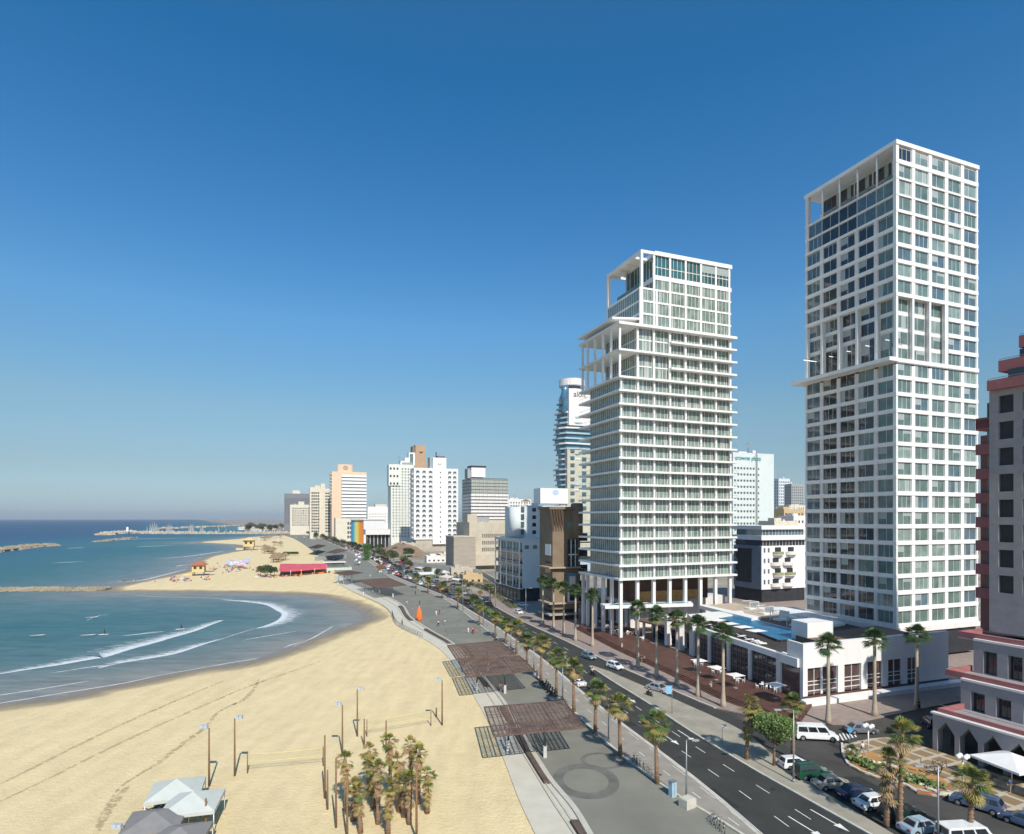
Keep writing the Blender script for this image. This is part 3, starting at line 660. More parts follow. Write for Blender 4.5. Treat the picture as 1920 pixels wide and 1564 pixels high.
# ------------------------------------------------------------ podium, pools, deck
DECKD = mat('dark_deck_timber', (.05,.04,.035), .7, .3, .6, coords='World')
DECKR = mat('red_brown_deck', (.105,.048,.034), .6, .3, .5, coords='World', stretch=(1,1,1))
DECKB = mat('brown_deck', (.17,.11,.08), .7, .2, .5, coords='World')
POOLW = glassmat('pool_water', (.012,.14,.27), .35, .15)
LAPW = glassmat('lap_pool_water', (.25,.48,.52), .1, .6)
ROSE = glassmat('rose_glass', (.10,.065,.06), .1)
P0 = Vector((50.2,103.0)); PU = Vector((-.245,.9695)); PV = Vector((.943,.333))
def pp(a, b): q = P0+PV*a+PU*b; return (q.x, q.y)
def pgon(*ab): return [pp(a, b) for a, b in ab]
def podium():
    root = thing('podium_building', 'long low white podium with tall glazed bays and a rooftop pool below the grid tower', 'building', (0,0,0))
    z0 = 1.0
    b = MB(); b.prism(pgon((-1.2,-2.0),(38,-2.0),(38,-.25),(-1.2,-.25)), .15, .95, WHITE); b.build('plinth_wall', root)
    b = MB(); b.prism(pgon((0,.8),(35.8,.8),(35.8,30),(0,30)), 0, 7.3, DARK); b.build('core', root)
    # front wall with six bays
    W = 35.8; H = 10.3; zb = 1.25
    bays = [(1.0,7.9,True),(9.4,13.4,False),(14.9,18.7,False),(20.0,23.6,False),(24.9,28.0,False)]
    segs = [0,1.0,7.9,9.4,13.4,14.9,18.7,20.0,23.6,24.9,28.0,W]
    wall = MB()
    for i in range(0, len(segs), 2): wall.prism(pgon((segs[i],0),(segs[i+1],0),(segs[i+1],.8),(segs[i],.8)), .1, 6.0, WHITE)
    wall.prism(pgon((0,0),(W,0),(W,.8),(0,.8)), 6.0, H, WHITE)
    wall.prism(pgon((0,.8),(.5,.8),(.5,4),(0,4)), 6.5, H, WHITE)
    wall.prism(pgon((segs[0],-.01),(W,-.01),(W,.02),(segs[0],.02)), .1, zb, DECKR)
    wall.build('wall', root)
    for s0, s1, dbl in bays:
        g = MB(); g.prism(pgon((s0,.45),(s1,.45),(s1,.5),(s0,.5)), zb, 6.0, ROSE)
        n = 4 if dbl else 2
        for k in range(n+1):
            s = s0+(s1-s0)*k/n; w = .45 if (dbl and k == 2) else .09
            a = max(s0, s-w/2); c = min(s1, s+w/2); g.prism(pgon((a,.3),(c,.3),(c,.449),(a,.449)), zb, 6.0, WHITE)
        for z in (1.9,2.9,3.55): g.prism(pgon((s0+.05,.33),(s1-.05,.33),(s1-.05,.448),(s0+.05,.448)), z, z+.1, WHITE)
        g.build('window', root)
    # sea corner portal and glazed hall
    c = MB(); c.prism(pgon((-.55,5.2),(.35,5.2),(.35,6.3),(-.55,6.3)), .6, 7.6, WHITE2); c.build('column', root)
    c = MB(); c.prism(pgon((-.55,.82),(.3,.82),(.3,5.2),(-.55,5.2)), 6.1, 7.6, WHITE); c.prism(pgon((.3,.82),(1.2,.82),(1.2,6.3),(.3,6.3)), 6.9, 7.55, WHITE); c.build('portal_beam', root)
    c = MB(); c.prism(pgon((-.1,.82),(0,.82),(0,5.2),(-.1,5.2)), 1.0, 6.1, ROSE); c.build('window', root)
    hall_len = 33
    g = MB(); g.prism(pgon((-.25,6.3),(-.2,6.3),(-.2,hall_len),(-.25,hall_len)), 1.0, 6.5, glassmat('hall_glass', (.035,.035,.04), .07))
    R = random.Random(4)
    for k in range(20):
        s = 6.4+k*(hall_len-6.5)/20; g.prism(pgon((-.36,s),(-.255,s),(-.255,s+.07),(-.36,s+.05)), 1.0, 6.5, STEEL)
    for z in (2.2,3.4,4.6,5.6): g.prism(pgon((-.33,6.3),(-.256,6.3),(-.256,hall_len),(-.33,hall_len)), z, z+.07, STEEL)
    g.build('glazed_hall', root)
    e = MB(); e.prism(pgon((-.6,6.3),(.3,6.3),(.3,hall_len),(-.6,hall_len)), 6.5, 7.6, WHITE); e.build('roof_edge', root)
    for s in (13.5, 20.5, 27.5, 34):
        c = MB(); c.prism(pgon((-.75,s),(-.2,s),(-.2,s+.7),(-.75,s+.7)), .6, 6.49, WHITE2); c.build('column', root)
    for s in (34.5, 40, 46):
        c = MB(); c.prism(pgon((-.75,s),(.6,s),(.6,s+1.2),(-.75,s+1.2)), .6, 8.0, WHITE2); c.build('column', root)
    # roof deck
    d = MB(); d.prism(pgon((.3,.8),(35.8,.8),(35.8,34),(.3,34)), 7.3, 7.45, DECKD); d.build('roof_deck', root)
    d = MB(); d.prism(pgon((10.5,1.5),(35.3,1.5),(35.3,16),(10.5,13.5)), 7.46, 8.6, DECKB); d.build('roof_deck', root)
    blk = MB(); B0 = Vector(G(1514,1207,7.5)[:2]); bq = lambda a_, b_: tuple(B0+PV*a_+PU*b_); blk.prism([bq(0,0),bq(6.6,0),bq(6.6,4.5),bq(0,4.5)], 7.45, 11.5, WHITE); blk.build('white_rooftop_block', root)
    # pool
    Q = [Vector(G(x, y, 7.8)[:2]) for x, y in ((1460,1200),(1493,1198.5),(1513,1187.5),(1385,1154),(1347,1157.5))]
    p = MB(); p.prism([tuple(v) for v in Q], 7.46, 7.78, POOLW); p.build('swimming_pool', root)
    rim = MB(); cen = sum(Q, Vector((0,0)))/5
    for i in range(5):
        a_, b_ = Q[i], Q[(i+1)%5]; d_ = (b_-a_).normalized(); nn = Vector((d_.y,-d_.x))*.35
        rim.prism([tuple(a_),tuple(b_),tuple(b_+nn),tuple(a_+nn)], 7.46, 7.86, DARK if i in (0,1,4) else WHITE2)
    rim.build('pool_rim', root)
    e_ = [Vector(G(x, y, 8.1)[:2]) for x, y in ((1290,1152),(1303,1163),(1345,1157),(1395,1149),(1392,1145),(1340,1147))]
    rim = MB(); rim.prism([tuple(v) for v in e_], 7.46, 8.1, WHITE); rim.build('white_terrace', root)
    t = MB(); t.prism([G(x,y,7.6)[:2] for x,y in ((1513,1186),(1540,1178),(1420,1143),(1388,1152))], 7.455, 7.6, DECKB); t.build('roof_deck', root)
    t = MB(); t.prism([G(x,y,8)[:2] for x,y in ((1545,1175),(1585,1168),(1490,1138),(1412,1138))], 7.46, 8.0, WHITE); t.build('white_terrace', root)
    # lap pool wing under the middle tower
    W0 = Vector(G(1182,1127,8.0)[:2]); Uv = Vector(UD); Vv = Vector(VD)
    wp = lambda a, b: tuple(W0+Vv*a+Uv*b)
    t = MB(); t.prism([wp(0,0),wp(34,0),wp(34,27),wp(0,27)], 0, 8.2, WHITE2); t.build('north_wing', root)
    t = MB(); t.prism(pgon((-11.8,59.6),(13,55.5),(15,59.8),(-11.3,64.0)), 8.21, 9.0, WHITE); t.build('lap_pool_tray', root)
    t = MB(); t.prism(pgon((-9.8,60.2),(12.3,56.7),(13.3,59.0),(-9.3,62.3)), 9.003, 9.03, LAPW); t.build('lap_pool', root)
    t = MB(); t.prism(pgon((15.2,55.5),(17.4,57),(19,35),(15.6,34)), 7.5, 8.4, WHITE); t.prism(pgon((17.4,36),(30,36),(30,60),(17.4,58)), 7.2, 7.9, mat('sand_coloured_deck', (.48,.40,.30), .8, .15, .4, coords='World')); t.build('terrace_link', root)
    t = MB(); t.prism(pgon((6,34),(15.5,34),(15.5,56),(2,58)), 0, 4.6, DARK_G); t.prism(pgon((3,34),(15.8,34),(15.8,57),(-3,60)), 4.6, 5.0, DECKB); t.build('courtyard_pavilion', root)
    for (a_, b_) in [(3.4,35),(2.0,42),(.6,49),(-1.6,57)]:
        t = MB(); t.prism(pgon((a_,b_),(a_+.6,b_),(a_+.6,b_+.6),(a_,b_+.6)), .6, 4.6, WHITE2); t.build('column', root)
    # sea side facade of the north wing, in shade
    for k in range(6):
        c = MB(); q = 1.0+k*4.6; c.prism([wp(-.9,q),wp(-.2,q),wp(-.2,q+.8),wp(-.9,q+.8)], .6, 8.19, WHITE2); c.build('column', root)
    t = MB(); t.prism([wp(-.12,.8),wp(-.02,.8),wp(-.02,26),wp(-.12,26)], .8, 6.6, ROSE)
    for k in range(22): q = 1+k*1.15; t.prism([wp(-.2,q),wp(-.125,q),wp(-.125,q+.07),wp(-.2,q+.07)], .8, 6.6, WHITE2)
    t.build('glazed_hall', root)
    return root
podium()
# deck along the sidewalk
d = MB(); sw = [(1085,1175),(1160,1213),(1260,1258),(1360,1305),(1460,1341),(1500,1352)]
Wd = [Vector(G(x,y,.5)[:2]) for x, y in sw]
inner = [Vector((26.5,194)), Vector((33.5,174)), Vector((36,165)), Vector(pp(-3,50)), Vector(pp(0.2,34)), Vector(pp(.2,14)), Vector(pp(.2,2)), Vector(pp(.2,-1.9))]
d.prism([tuple(p) for p in Wd]+[tuple(p) for p in inner[::-1]], .16, .62, DECKR)
struct(d.build('hotel_deck'))
for k in range(3):
    s = MB()
    for a, b in zip(Wd[:-1], Wd[1:]):
        nn = Vector((b.y-a.y, -(b.x-a.x))).normalized()
        o0 = nn*(.5*k+.05); o1 = nn*(.5*(k+1))
        s.prism([tuple(a+o1), tuple(b+o1), tuple(b+o0), tuple(a+o0)][::-1] if False else [tuple(a+o0), tuple(b+o0), tuple(b+o1), tuple(a+o1)], .16, .50-.12*k, DECKR)
    struct(s.build('deck_step'))
FAB = mat('white_fabric', (.78,.76,.72), .85, .05, 1.0)
def lounger0():
    r = thing('sun_lounger', 'white sun lounger on dark roof deck, nearest the white block', 'sun lounger', (0,0,0))
    b = MB(); b.box(-.32,.32,-.95,.45,.28,.40,FAB); b.build('mattress', r)
    b = MB(); b.add([(-.32,.45,.30),(.32,.45,.30),(.32,1.0,.72),(-.32,1.0,.72),(-.32,.40,.40),(.32,.40,.40),(.32,.93,.80),(-.32,.93,.80)], [(0,3,2,1),(4,5,6,7),(0,1,5,4),(1,2,6,5),(2,3,7,6),(3,0,4,7)], FAB); b.build('backrest', r)
    b = MB(); b.box(-.34,.34,-.97,.97,.22,.28,WHITE2)
    for x in (-.3,.26):
        for y in (-.85,.8): b.box(x,x+.04,y,y+.04,0,.22,WHITE2)
    b.build('frame', r); return r
def on_roof(px, py, z): g = G(px, py, z); return g
lg0 = lounger0(); lsp = [(1428,1206),(1421,1204),(1415,1201),(1404,1198),(1390,1192),(1341,1178),(1327,1171),(1319,1167)]
for i, (x, y) in enumerate(lsp):
    p = G(x, y, 7.8); p = (p[0], p[1], 7.46); r = ANG-.2+math.pi/2
    if i == 0: lg0.location = p; lg0.rotation_euler.z = r
    else: dup(lg0, p, r, 'white sun lounger beside the rooftop pool, %s from the white block' % ordi(i), 'sun loungers beside the rooftop pool')
lg0['group'] = 'sun loungers beside the rooftop pool'
# flat square shades beside the pool
for i, (x, y) in enumerate([(1418,1181),(1393,1174),(1368,1168),(1344,1161)]):
    z = 9.6; p = G(x, y, z); r = thing('square_parasol', 'flat square white parasol beside the rooftop pool, %s from the white block' % ordi(i), 'parasol', (p[0],p[1],7.46), ANG, 'square parasols beside the rooftop pool')
    b = MB(); b.add([(-1.7,-1.35,z-7.6),(1.7,-1.35,z-7.6),(1.7,1.35,z-7.6),(-1.7,1.35,z-7.6),(0,0,z-7.42)], [(0,1,4),(1,2,4),(2,3,4),(3,0,4),(3,2,1,0)], FAB); b.build('canopy', r)
    b = MB(); b.tube([(0,0,0),(0,0,z-7.6)], .05, STEEL); b.build('pole', r)
# cabanas
cab0 = None
for i, (x, y) in enumerate([(1494,1171),(1462,1160),(1434,1149.5),(1407,1140)]):
    p = G(x, y, 8.1); lab = 'open white cabana with daybed along the pool, %s from the corner block' % ordi(i)
    if cab0 is None:
        cab0 = thing('pool_cabana', lab, 'cabana', (p[0],p[1],7.62), ANG, 'cabanas along the pool')
        b = MB()
        for sx in (-1.5,1.5):
            for sy in (-1.4,1.4): b.box(sx-.06,sx+.06,sy-.06,sy+.06,0,2.3,WHITE)
        for sx in (-1.5,1.5): b.box(sx-.06,sx+.06,-1.34,1.34,2.2,2.3,WHITE)
        for sy in (-1.4,1.4): b.box(-1.44,1.44,sy-.06,sy+.06,2.2,2.3,WHITE)
        b.build('frame', cab0)
        b = MB(); b.box(-1.2,1.3,-1.1,1.1,.1,.5,FAB); b.box(1.05,1.3,-1.1,1.1,.5,.95,FAB); b.build('daybed', cab0)
        b = MB(); b.box(1.45,1.5,-1.3,1.3,0,2.2,FAB); b.build('back_panel', cab0)
    else: dup(cab0, (p[0],p[1],7.62), ANG, lab)
# restaurant parasols on the street deck
# ------------------------------------------------------------ other buildings
def bld(name, label, a, b, Y, top, D, cat='building', z0=0, ang=ANG):
    "front face from pixel column a to b, near left corner at distance Y"
    X = AT(a, Y); k = (b-CX)/F; c, s = math.cos(ang), math.sin(ang)
    W = (k*Y-X)/(c-k*s)
    r = thing(name, label, cat, (X,Y,0), ang); return r, W, ZA(top, Y)
def facade_b(root, W, D, H, m, front, left=None, right=None, z0=0.0, core=DARK, par=.9, roofm=None, inset=.4):
    """front/left: list of (s0, s1, z0, z1, nc, nr, fw, fh, glass, frame, kinds); uncovered strips are plain wall"""
    wins = Wins(root); wall = MB(); wall.box(inset, W-inset, inset, D-inset, z0, H-.02, core)
    for side, L, lst in (('F', W, front), ('L', D, left), ('R', D, right), ('B', W, None)):
        if not lst:
            a, b = (0, L) if side in 'FB' else (inset, L-inset)
            fbox(wall, side, W, D, a, b, -inset, -.001 if side in 'FB' else -.0, z0, H, m); continue
        cur = z0
        for (s0, s1, za, zb, nc, nr, fw, fh, g, fr, kinds) in lst:
            s0 = max(s0, 0 if side in 'FB' else inset); s1 = min(s1, L if side in 'FB' else L-inset)
            grid(wall, wins, side, W, D, s0, s1, za, zb, nc, nr, fw, fh, m, g, fr, kinds, rec=inset, spand=-.006)
        # fill the rest: below/above and gaps at the sides, from the first entry's vertical range
        zs_ = sorted({z0, H, *[l[2] for l in lst], *[l[3] for l in lst]})
        lo, hi = (0, L) if side in 'FB' else (inset, L-inset)
        for za, zb in zip(zs_[:-1], zs_[1:]):
            cov = sorted([(max(l[0],lo), min(l[1],hi)) for l in lst if l[2] <= za+1e-6 and l[3] >= zb-1e-6]); x = lo
            for c0, c1 in cov+[(hi, hi)]:
                if c0-x > .02: fbox(wall, side, W, D, x, c0, -inset, -.003, za, zb, m)
                x = max(x, c1)
    wall.build('wall', root); roofkit(root, W, D, H, m, par, .35, roofm); wins.flush(); rq = random.Random(int(W*7+H)); 
    for k in range(3 if W > 12 else 1):
        x = rq.uniform(.15,.85)*W; y = rq.uniform(1.5, D*.4); t = MB(); s = max(.8, H/40)
        if k%2: t.lathe((x,y,H), [(.7*s,0),(.7*s,1.5*s),(.2*s,1.8*s)], WHITE2, 10); t.build('water_tank', root)
        else: t.tube([(x,y,H),(x,y,H+4.5*s)], .07*s, STEEL, 5); t.box(x-.9*s,x+.9*s,y-.02,y+.02,H+3.6*s,H+3.7*s,STEEL); t.build('aerial', root)
BROWNT = mat('brown_stone_cladding', (.44,.29,.18), .8, .08, .3, coords='World')
PEACH = mat('peach_render', (.72,.52,.36), .8, .05, .2, coords='World')
PALEB = mat('pale_blue_render', (.62,.66,.66), .75, .06, .3, coords='World')
PINK = mat('dusty_red_render', (.33,.125,.125), .8, .12, .5, coords='World')
GREYST = mat('grey_stone_cladding', (.31,.285,.285), .7, .1, .8, coords='World')
OLIVE = mat('brown_render', (.22,.165,.11), .85, .12, .3, coords='World')
GREYG = glassmat('grey_glass', (.10,.12,.125), .12)

r, W, H = bld('hotel_block', 'farthest dark grey slab hotel on the headland, leftmost building on the skyline', 533, 580, 1300, 926, 30)
facade_b(r, W, 30, H, mat('dark_grey_facade', (.20,.20,.21), .8, .1, .3), [(0, W, 20, H-8, 14, 14, .7, .55, GREYG, None, (0,))])
m = MB(); m.box(W*.33, W*.62, 5, 20, H, H+8, CREAM); m.build('roof_block', r)
r, W, H = bld('hotel_block', 'small cream hotel standing in front of the dark grey slab hotel', 544, 583, 1150, 947, 25)
facade_b(r, W, 25, H, CREAM, [(3, W-2, 18, H-3, 7, 8, .6, .5, DARK_G, None, (0,))])
m = MB(); m.box(W*.4, W*.68, 4, 18, H, H+7, CREAM); m.build('roof_block', r)
r, W, H = bld('hotel_tower', 'cream hotel with stepped roof and blank central shaft left of the peach tower', 581, 624, 950, 917, 24)
facade_b(r, W, 24, H, CREAM, [(2, W*.42, 10, H-3, 4, 14, .72, .6, DARK_G, None, (0,)), (W*.66, W-.5, 10, H-3, 3, 14, .9, .5, GREYG, None, (0,))])
m = MB(); m.box(W*.46, W*.66, -.5, 12, 0, H+9, CREAM); m.build('lift_shaft', r)
m = MB(); m.box(W*.02, W*.22, 1, 12, H, H+3, CREAM); m.box(W*.22, W*.45, 1, 12, H, H+6, CREAM); m.build('roof_block', r)
r, W, H = bld('hotel_tower', 'peach tower with white horizontal stripes and a ring emblem on its roof block', 622, 687, 900, 884, 28)
w = MB(); w.box(.4, W-.2, .4, 28, 0, H-6, DARK); w.box(0, W*.28, 0, 28.1, 0, H-.01, PEACH); w.box(W*.28, W, 0, 28.1, H-6, H, PEACH); w.build('wall', r)
for k in range(18):
    z = 8+(H-16)*k/17.; m = MB(); m.box(W*.285, W+.2, -.2, 27, z, z+(H-16)/17*.70, WHITE); m.build('floor_band', r)
for k in range(10):
    m = MB(); m.box(-2.2, 0, 2, 24, H-4-k*5, H-3-k*5, WHITE2); m.build('balcony', r)
m = MB(); n = 20; x0, x1 = W*.16, W*.62; yy = 3
m.prism([(x0+(x1-x0)*.5+(x1-x0)*.5*math.cos(2*math.pi*k/n), 8+5*math.sin(2*math.pi*k/n)) for k in range(n)], H, H+11.5, PEACH); m.build('roof_block', r)
m = MB(); cx, cz = W*.40, H+6.2
for k in range(14): 
    t = 2*math.pi*k/14; m.box(cx+2.8*math.cos(t)-.4, cx+2.8*math.cos(t)+.4, 2.6, 3.0, cz+2.8*math.sin(t)-.4, cz+2.8*math.sin(t)+.4, DARK)
m.box(cx-1.2, cx+1.2, 2.6, 3.0, cz-.5, cz+.4, DARK); m.build('emblem', r)
# rainbow building
def stripes_mat():
    m = bpy.data.materials.new('rainbow_wall'); m.use_nodes = True; n = m.node_tree.nodes; L = m.node_tree.links; b = n['Principled BSDF']
    tc = n.new('ShaderNodeTexCoord'); sp = n.new('ShaderNodeSeparateXYZ'); L.new(tc.outputs['Object'], sp.inputs[0])
    mr = n.new('ShaderNodeMapRange'); mr.inputs['From Min'].default_value = 0; mr.inputs['From Max'].default_value = 26; L.new(sp.outputs['Y'], mr.inputs['Value'])
    r = ramp(n, [(0,(.80,.25,.04)),(.3,(.82,.30,.05)),(.45,(.85,.62,.10)),(.6,(.75,.72,.25)),(.75,(.12,.50,.45)),(.88,(.05,.28,.55)),(1,(.08,.20,.5))])
    L.new(mr.outputs[0], r.inputs[0]); L.new(r.outputs[0], b.inputs['Base Color']); b.inputs['Roughness'].default_value = .7; return m
RAIN = stripes_mat()
r, W, H = bld('rainbow_building', 'white building whose seaward wall is painted in vertical rainbow stripes', 682, 722, 760, 975, 26, ang=.9)
D = 26
w = MB(); w.box(0, W, 0, D, 0, H, WHITE); w.build('wall', r)
w = MB(); w.box(-.3, -.01, 0, D, 0, H-1, RAIN); w.build('painted_wall', r)
w = MB(); w.box(-2, W+1, -1, D, H, H+1.2, WHITE2); w.build('roof', r)
w = MB(); w.box(W*.78, W*.86, -.3, -.01, H-16, H-12, DARK_G); w.build('window', r); w = MB(); w.box(W*.78, W*.86, -.3, -.01, H-25, H-21, DARK_G); w.build('window', r)
r, W, H = bld('low_building', 'pale cream low block directly left of the rainbow wall', 629, 660, 830, 973, 25)
facade_b(r, W, 25, H, CREAM, [(W*.7, W, 4, H-2, 2, 4, .8, .6, GREYG, None, (0,))])
r, W, H = bld('white_block', 'plain white mid-rise between the peach tower and the punched white tower', 689, 732, 1000, 951, 30)
facade_b(r, W, 30, H, WHITE, [(2, W-2, 25, H-8, 8, 4, .3, .4, GREYG, None, (0,))])
m = MB(); m.box(W*.35, W*.85, 4, 20, H, H+5, CREAM); m.build('roof_block', r)
# punched tower
r, W, H = bld('apartment_tower', 'slim off-white tower with scattered square windows left of the arched-window hotel', 733, 776, 640, 872, 20)
PW = mat('off_white_render', (.70,.70,.62), .8, .05, .2, coords='World')
facade_b(r, W, 20, H, PW, [(1, W-1, 12, H-1.5, 7, 24, .52, .5, GREYG, PW, (0,1,6))])
m = MB(); m.box(-2.5, W*.42, -1.2, 10, H-22, H+.6, PW); m.build('overhanging_block', r)
for i in range(3):
    for j in range(3):
        m = MB(); m.box(-1.3+i*3.6, .5+i*3.6, -1.26, -1.21, H-5-j*8, H-2.7-j*8, DARK_G); m.build('window', r)
m = MB(); m.box(W*.5, W*.95, 2, 12, H, H+3.5, GREYC); m.build('roof_block', r)
# brown hotel tower behind
r, W, H = bld('brown_tower', 'narrow brown stone tower with stepped white wing rising behind the arched-window hotel', 779, 798, 900, 834, 20)
w = MB(); w.box(0, W, 0, 20, 0, H, BROWNT); w.box(-4, 0, 3, 17, 0, H-2, mat('dark_brown_stone', (.22,.15,.12), .8, .1, .3)); w.build('wall', r)
m = MB(); m.lathe((W*.55, -.1, H-10), [(2.6,-.2),(2.6,.2)], mat('brass_emblem', (.6,.4,.12), .4, .1, 2), 18); o = m.build('emblem', r)
for (a, b_, tp, mm) in [(-10,-.5,12,WHITE),(-16,-10,20,WHITE),(-22,-16,25,WHITE)]:
    m = MB(); m.box(a, b_, 0, 15, 0, H-tp, mm); m.build('white_wing', r)
m = MB(); m.box(-8.5, -3.5, -.3, -.01, H-34, H-14, GREEN_G); m.build('window', r)
m = MB(); m.box(-16, W+4, -4, 0-.02, 0, H-31, BROWNT); m.build('lower_block', r)
# arched window hotel
r, W, H = bld('arched_window_hotel', 'white hotel with arched windows and a tall blank shaft carrying a small crescent emblem', 776, 859, 570, 877, 17)
zb = ZA(1012, 570); wins = Wins(r)
def arch_mesh(w, h):
    mb = MB(); n = 6; pts = [(0,0),(w,0),(w,h*.72)]+[(w/2+w/2*math.cos(math.pi*k/n), h*.72+h*.28*math.sin(math.pi*k/n)) for k in range(1,n)]+[(0,h*.72)]
    mb.add([(x,-.03,z) for x,z in pts]+[(x,.0,z) for x,z in pts], [tuple(range(len(pts)))]+[(i,len(pts)+i,len(pts)+(i+1)%len(pts),(i+1)%len(pts)) for i in range(len(pts))], GREYG)
    mb.box(w*.15, w*.85, -.35, -.04, 0, h*.3, WHITE); return mb.mesh('window')
am = arch_mesh(3.3, 3.3); H0 = H; gap = (H0-zb-3)/14
w = MB(); w.box(0, W, 0, 17, zb, H0, WHITE); w.box(2, W-2, 1, 16, 0, zb, mat('tan_base', (.45,.40,.33), .8, .1, .3)); w.build('wall', r)  # set-back base in one plain tan tone
cols_x = [AT(t, 570)-r.location.x for t in (780,792,804,840,849.5)]; c_, s_ = VD
for j in range(14):
    for x in cols_x:
        wins.add(am, (x/(c_-((x+r.location.x)/570)*s_), -.02, zb+2.0+j*gap), 0)
wins.flush()
xs0 = (AT(811,570)-r.location.x)/(c_-((811-CX)/F)*s_); xs1 = (AT(836,570)-r.location.x)/(c_-((836-CX)/F)*s_)
m = MB(); m.box(xs0, xs1, -1.5, 8, ZA(1021,570), ZA(857,570), WHITE); m.build('stair_shaft', r)
for j in range(15):
    m = MB(); m.box((xs0+xs1)/2+.3, (xs0+xs1)/2+1.4, -1.56, -1.51, zb-3+j*gap*1.02, zb-1.7+j*gap*1.02, DARK_G); m.build('window', r)
m = MB()
for k in range(10): t = math.pi+math.pi*k/9; m.box((xs0+xs1)/2+1.5*math.cos(t)-.25, (xs0+xs1)/2+1.5*math.cos(t)+.25, -1.6, -1.51, H0+4.8+1.5*math.sin(t)-.25, H0+4.8+1.5*math.sin(t)+.25, DARK)
m.build('emblem', r)
m = MB(); m.box(xs0-2, xs0+2, 3, 12, H0, H0+11, GREYC); m.box(xs0+5, xs1-1, 0, 5, ZA(857,570), ZA(853,570), mat('plum_metal', (.2,.12,.15), .6, .1, 1)); m.tube([(xs0+4,2,H0+8),(xs0+4,2,H0+16)], .5, DARK); m.build('roof_block', r)
for j in range(14):
    m = MB(); m.box(-1.4, -.01, 3, 14, zb+1.5+j*gap, zb+2.6+j*gap, WHITE2); m.build('balcony', r)
# striped office
r, W, H = bld('office_slab', 'grey-green office slab with banded floors and a white box on its roof', 884, 952, 480, 896, 26)
CURTW = mat('grey_green_curtain_wall', (.36,.38,.33), .4, .25, .4, coords='World', stretch=(2.2,2.2,.05)); DG2 = mat('grey_band_glass', (.12,.13,.13), .3, .4, .8, coords='World', stretch=(2,2,.1))
w = MB(); w.box(0, W, 0, 26, 0, H, DG2); w.build('wall', r); R = random.Random(2)
nfl = 13; fh = 3.6*1.0; 
for k in range(nfl):
    z = H-1.2-k*(H-28)/nfl*.95; m = MB(); up = k < 5
    m.box(-.5, W+.5, -.5, 26.5, z, z+(.5 if up else 1.7), WHITE2 if not up else GREYC); m.build('floor_band', r)
    if up: m = MB(); m.box(-.1, W+.1, -.12, 26.1, z-3.2, z-.02, CURTW); m.build('glazing', r)
for x in np.arange(0, W, 3.3):
    m = MB(); m.box(x, x+.16, -.62, -.51, H-19, H, GREYC); m.build('fin', r)
m = MB(); m.box(W*.04, W*.42, 4, 14, H+1, H+9, WHITE); m.box(W*.02, W*.44, 3.6, 14.4, H+8.99, H+10.2, DARK); m.box(-1.5, W*.04-.01, 6, 14, H, H+8, GREYC); m.build('roof_block', r)
# beige concrete building
r, W, H = bld('beige_office', 'beige concrete building with rows of small square windows right of the palms', 880, 968, 375, 983, 30)
facade_b(r, W, 30, H, BEIGE, [(W*.26, W-.3, ZA(1048,375), ZA(996,375), 17, 4, .55, .56, DARK_G, BEIGE, (1,6))], inset=.6, par=1.2, roofm=BEIGE)
m = MB(); m.box(W*.02, W*.22, 6, 18, H, H+6.2, BEIGE); m.box(W*.22+.01, W*.5, 8, 18, H, H+4.5, GREYC); m.box(W*.5+.01, W*.9, 8, 18, H, H+2.5, BEIGE); m.build('roof_block', r)
m = MB(); m.box(-12, W*.06, -7, 12, 0, H-8, mat('ribbed_beige_concrete', (.36,.31,.25), .9, .2, .6, coords='World', stretch=(.2,.2,5))); m.box(-2, W, -5, -.02, 2.5, 9, BEIGE); m.box(2, W*.2, -5.1, -5.01, 0, 2.4, DARK); m.build('front_block', r)
m = MB(); m.box(-12.2, W*.061, -7.2, 12, H-8, H-7.2, BEIGE); m.build('roof', r)
# pale building with framed terraces
r, W, H = bld('terraced_building', 'pale blue-white building with framed balconies on its seaward side', 973, 1024, 227, 1014, 28)
D = 28; zb = ZA(1104, 227); w = MB(); w.box(1.6, W, 0, D, zb, H, PALEB); w.box(.5, W-.3, .8, D-.5, 0, zb, DARK); w.build('wall', r)
nb = 4
for i in range(nb+1):
    m = MB(); y = i*D/nb; m.box(0, .5, min(y, D-.4), min(y+.4, D), zb, H, WHITE); m.build('balcony_frame', r)
for j in range(5):
    m = MB(); z = zb+j*(H-zb)/4.0; m.box(.06, 1.6, .05, D-.05, z-.3, z, WHITE2); m.build('balcony', r)
    if j < 4:
        for i in range(nb):
            m = MB(); y = i*D/nb+.5; m.box(1.5, 1.58, y+.4, y+D/nb-1.2, z+.1, z+3.6, DARK_G if j != 3 else GREEN_G); m.build('window', r)
            m = MB(); m.box(.2, .26, y, y+D/nb-.3, z, z+1.1, GREYG); m.build('balcony_rail', r)
            m = MB(); m.box(.5, 1.1, y+D/nb*.5, y+D/nb*.5+1.0, z, z+1.2, WHITE); m.build('air_conditioner', r)
for x in (1.2*2, 5.8, 9.6):
    m = MB(); m.box(x, x+1.7, -.05, -.01, H-3.2, H-1.8, mat('green_shutter', (.16,.2,.13), .8, .1, 1)); m.build('window', r)
m = MB()
for i in range(7): m.box(.47+i*0, .49, i*4, i*4+3, 0.3, zb-.8, GREYG)
for i in range(6): m.box(.6+i*1.9, 2.2+i*1.9, .74, .79, .3, zb-.8, DARK_G)
m.build('shopfront', r)
roofkit(r, W, D, H, PALEB, .8)
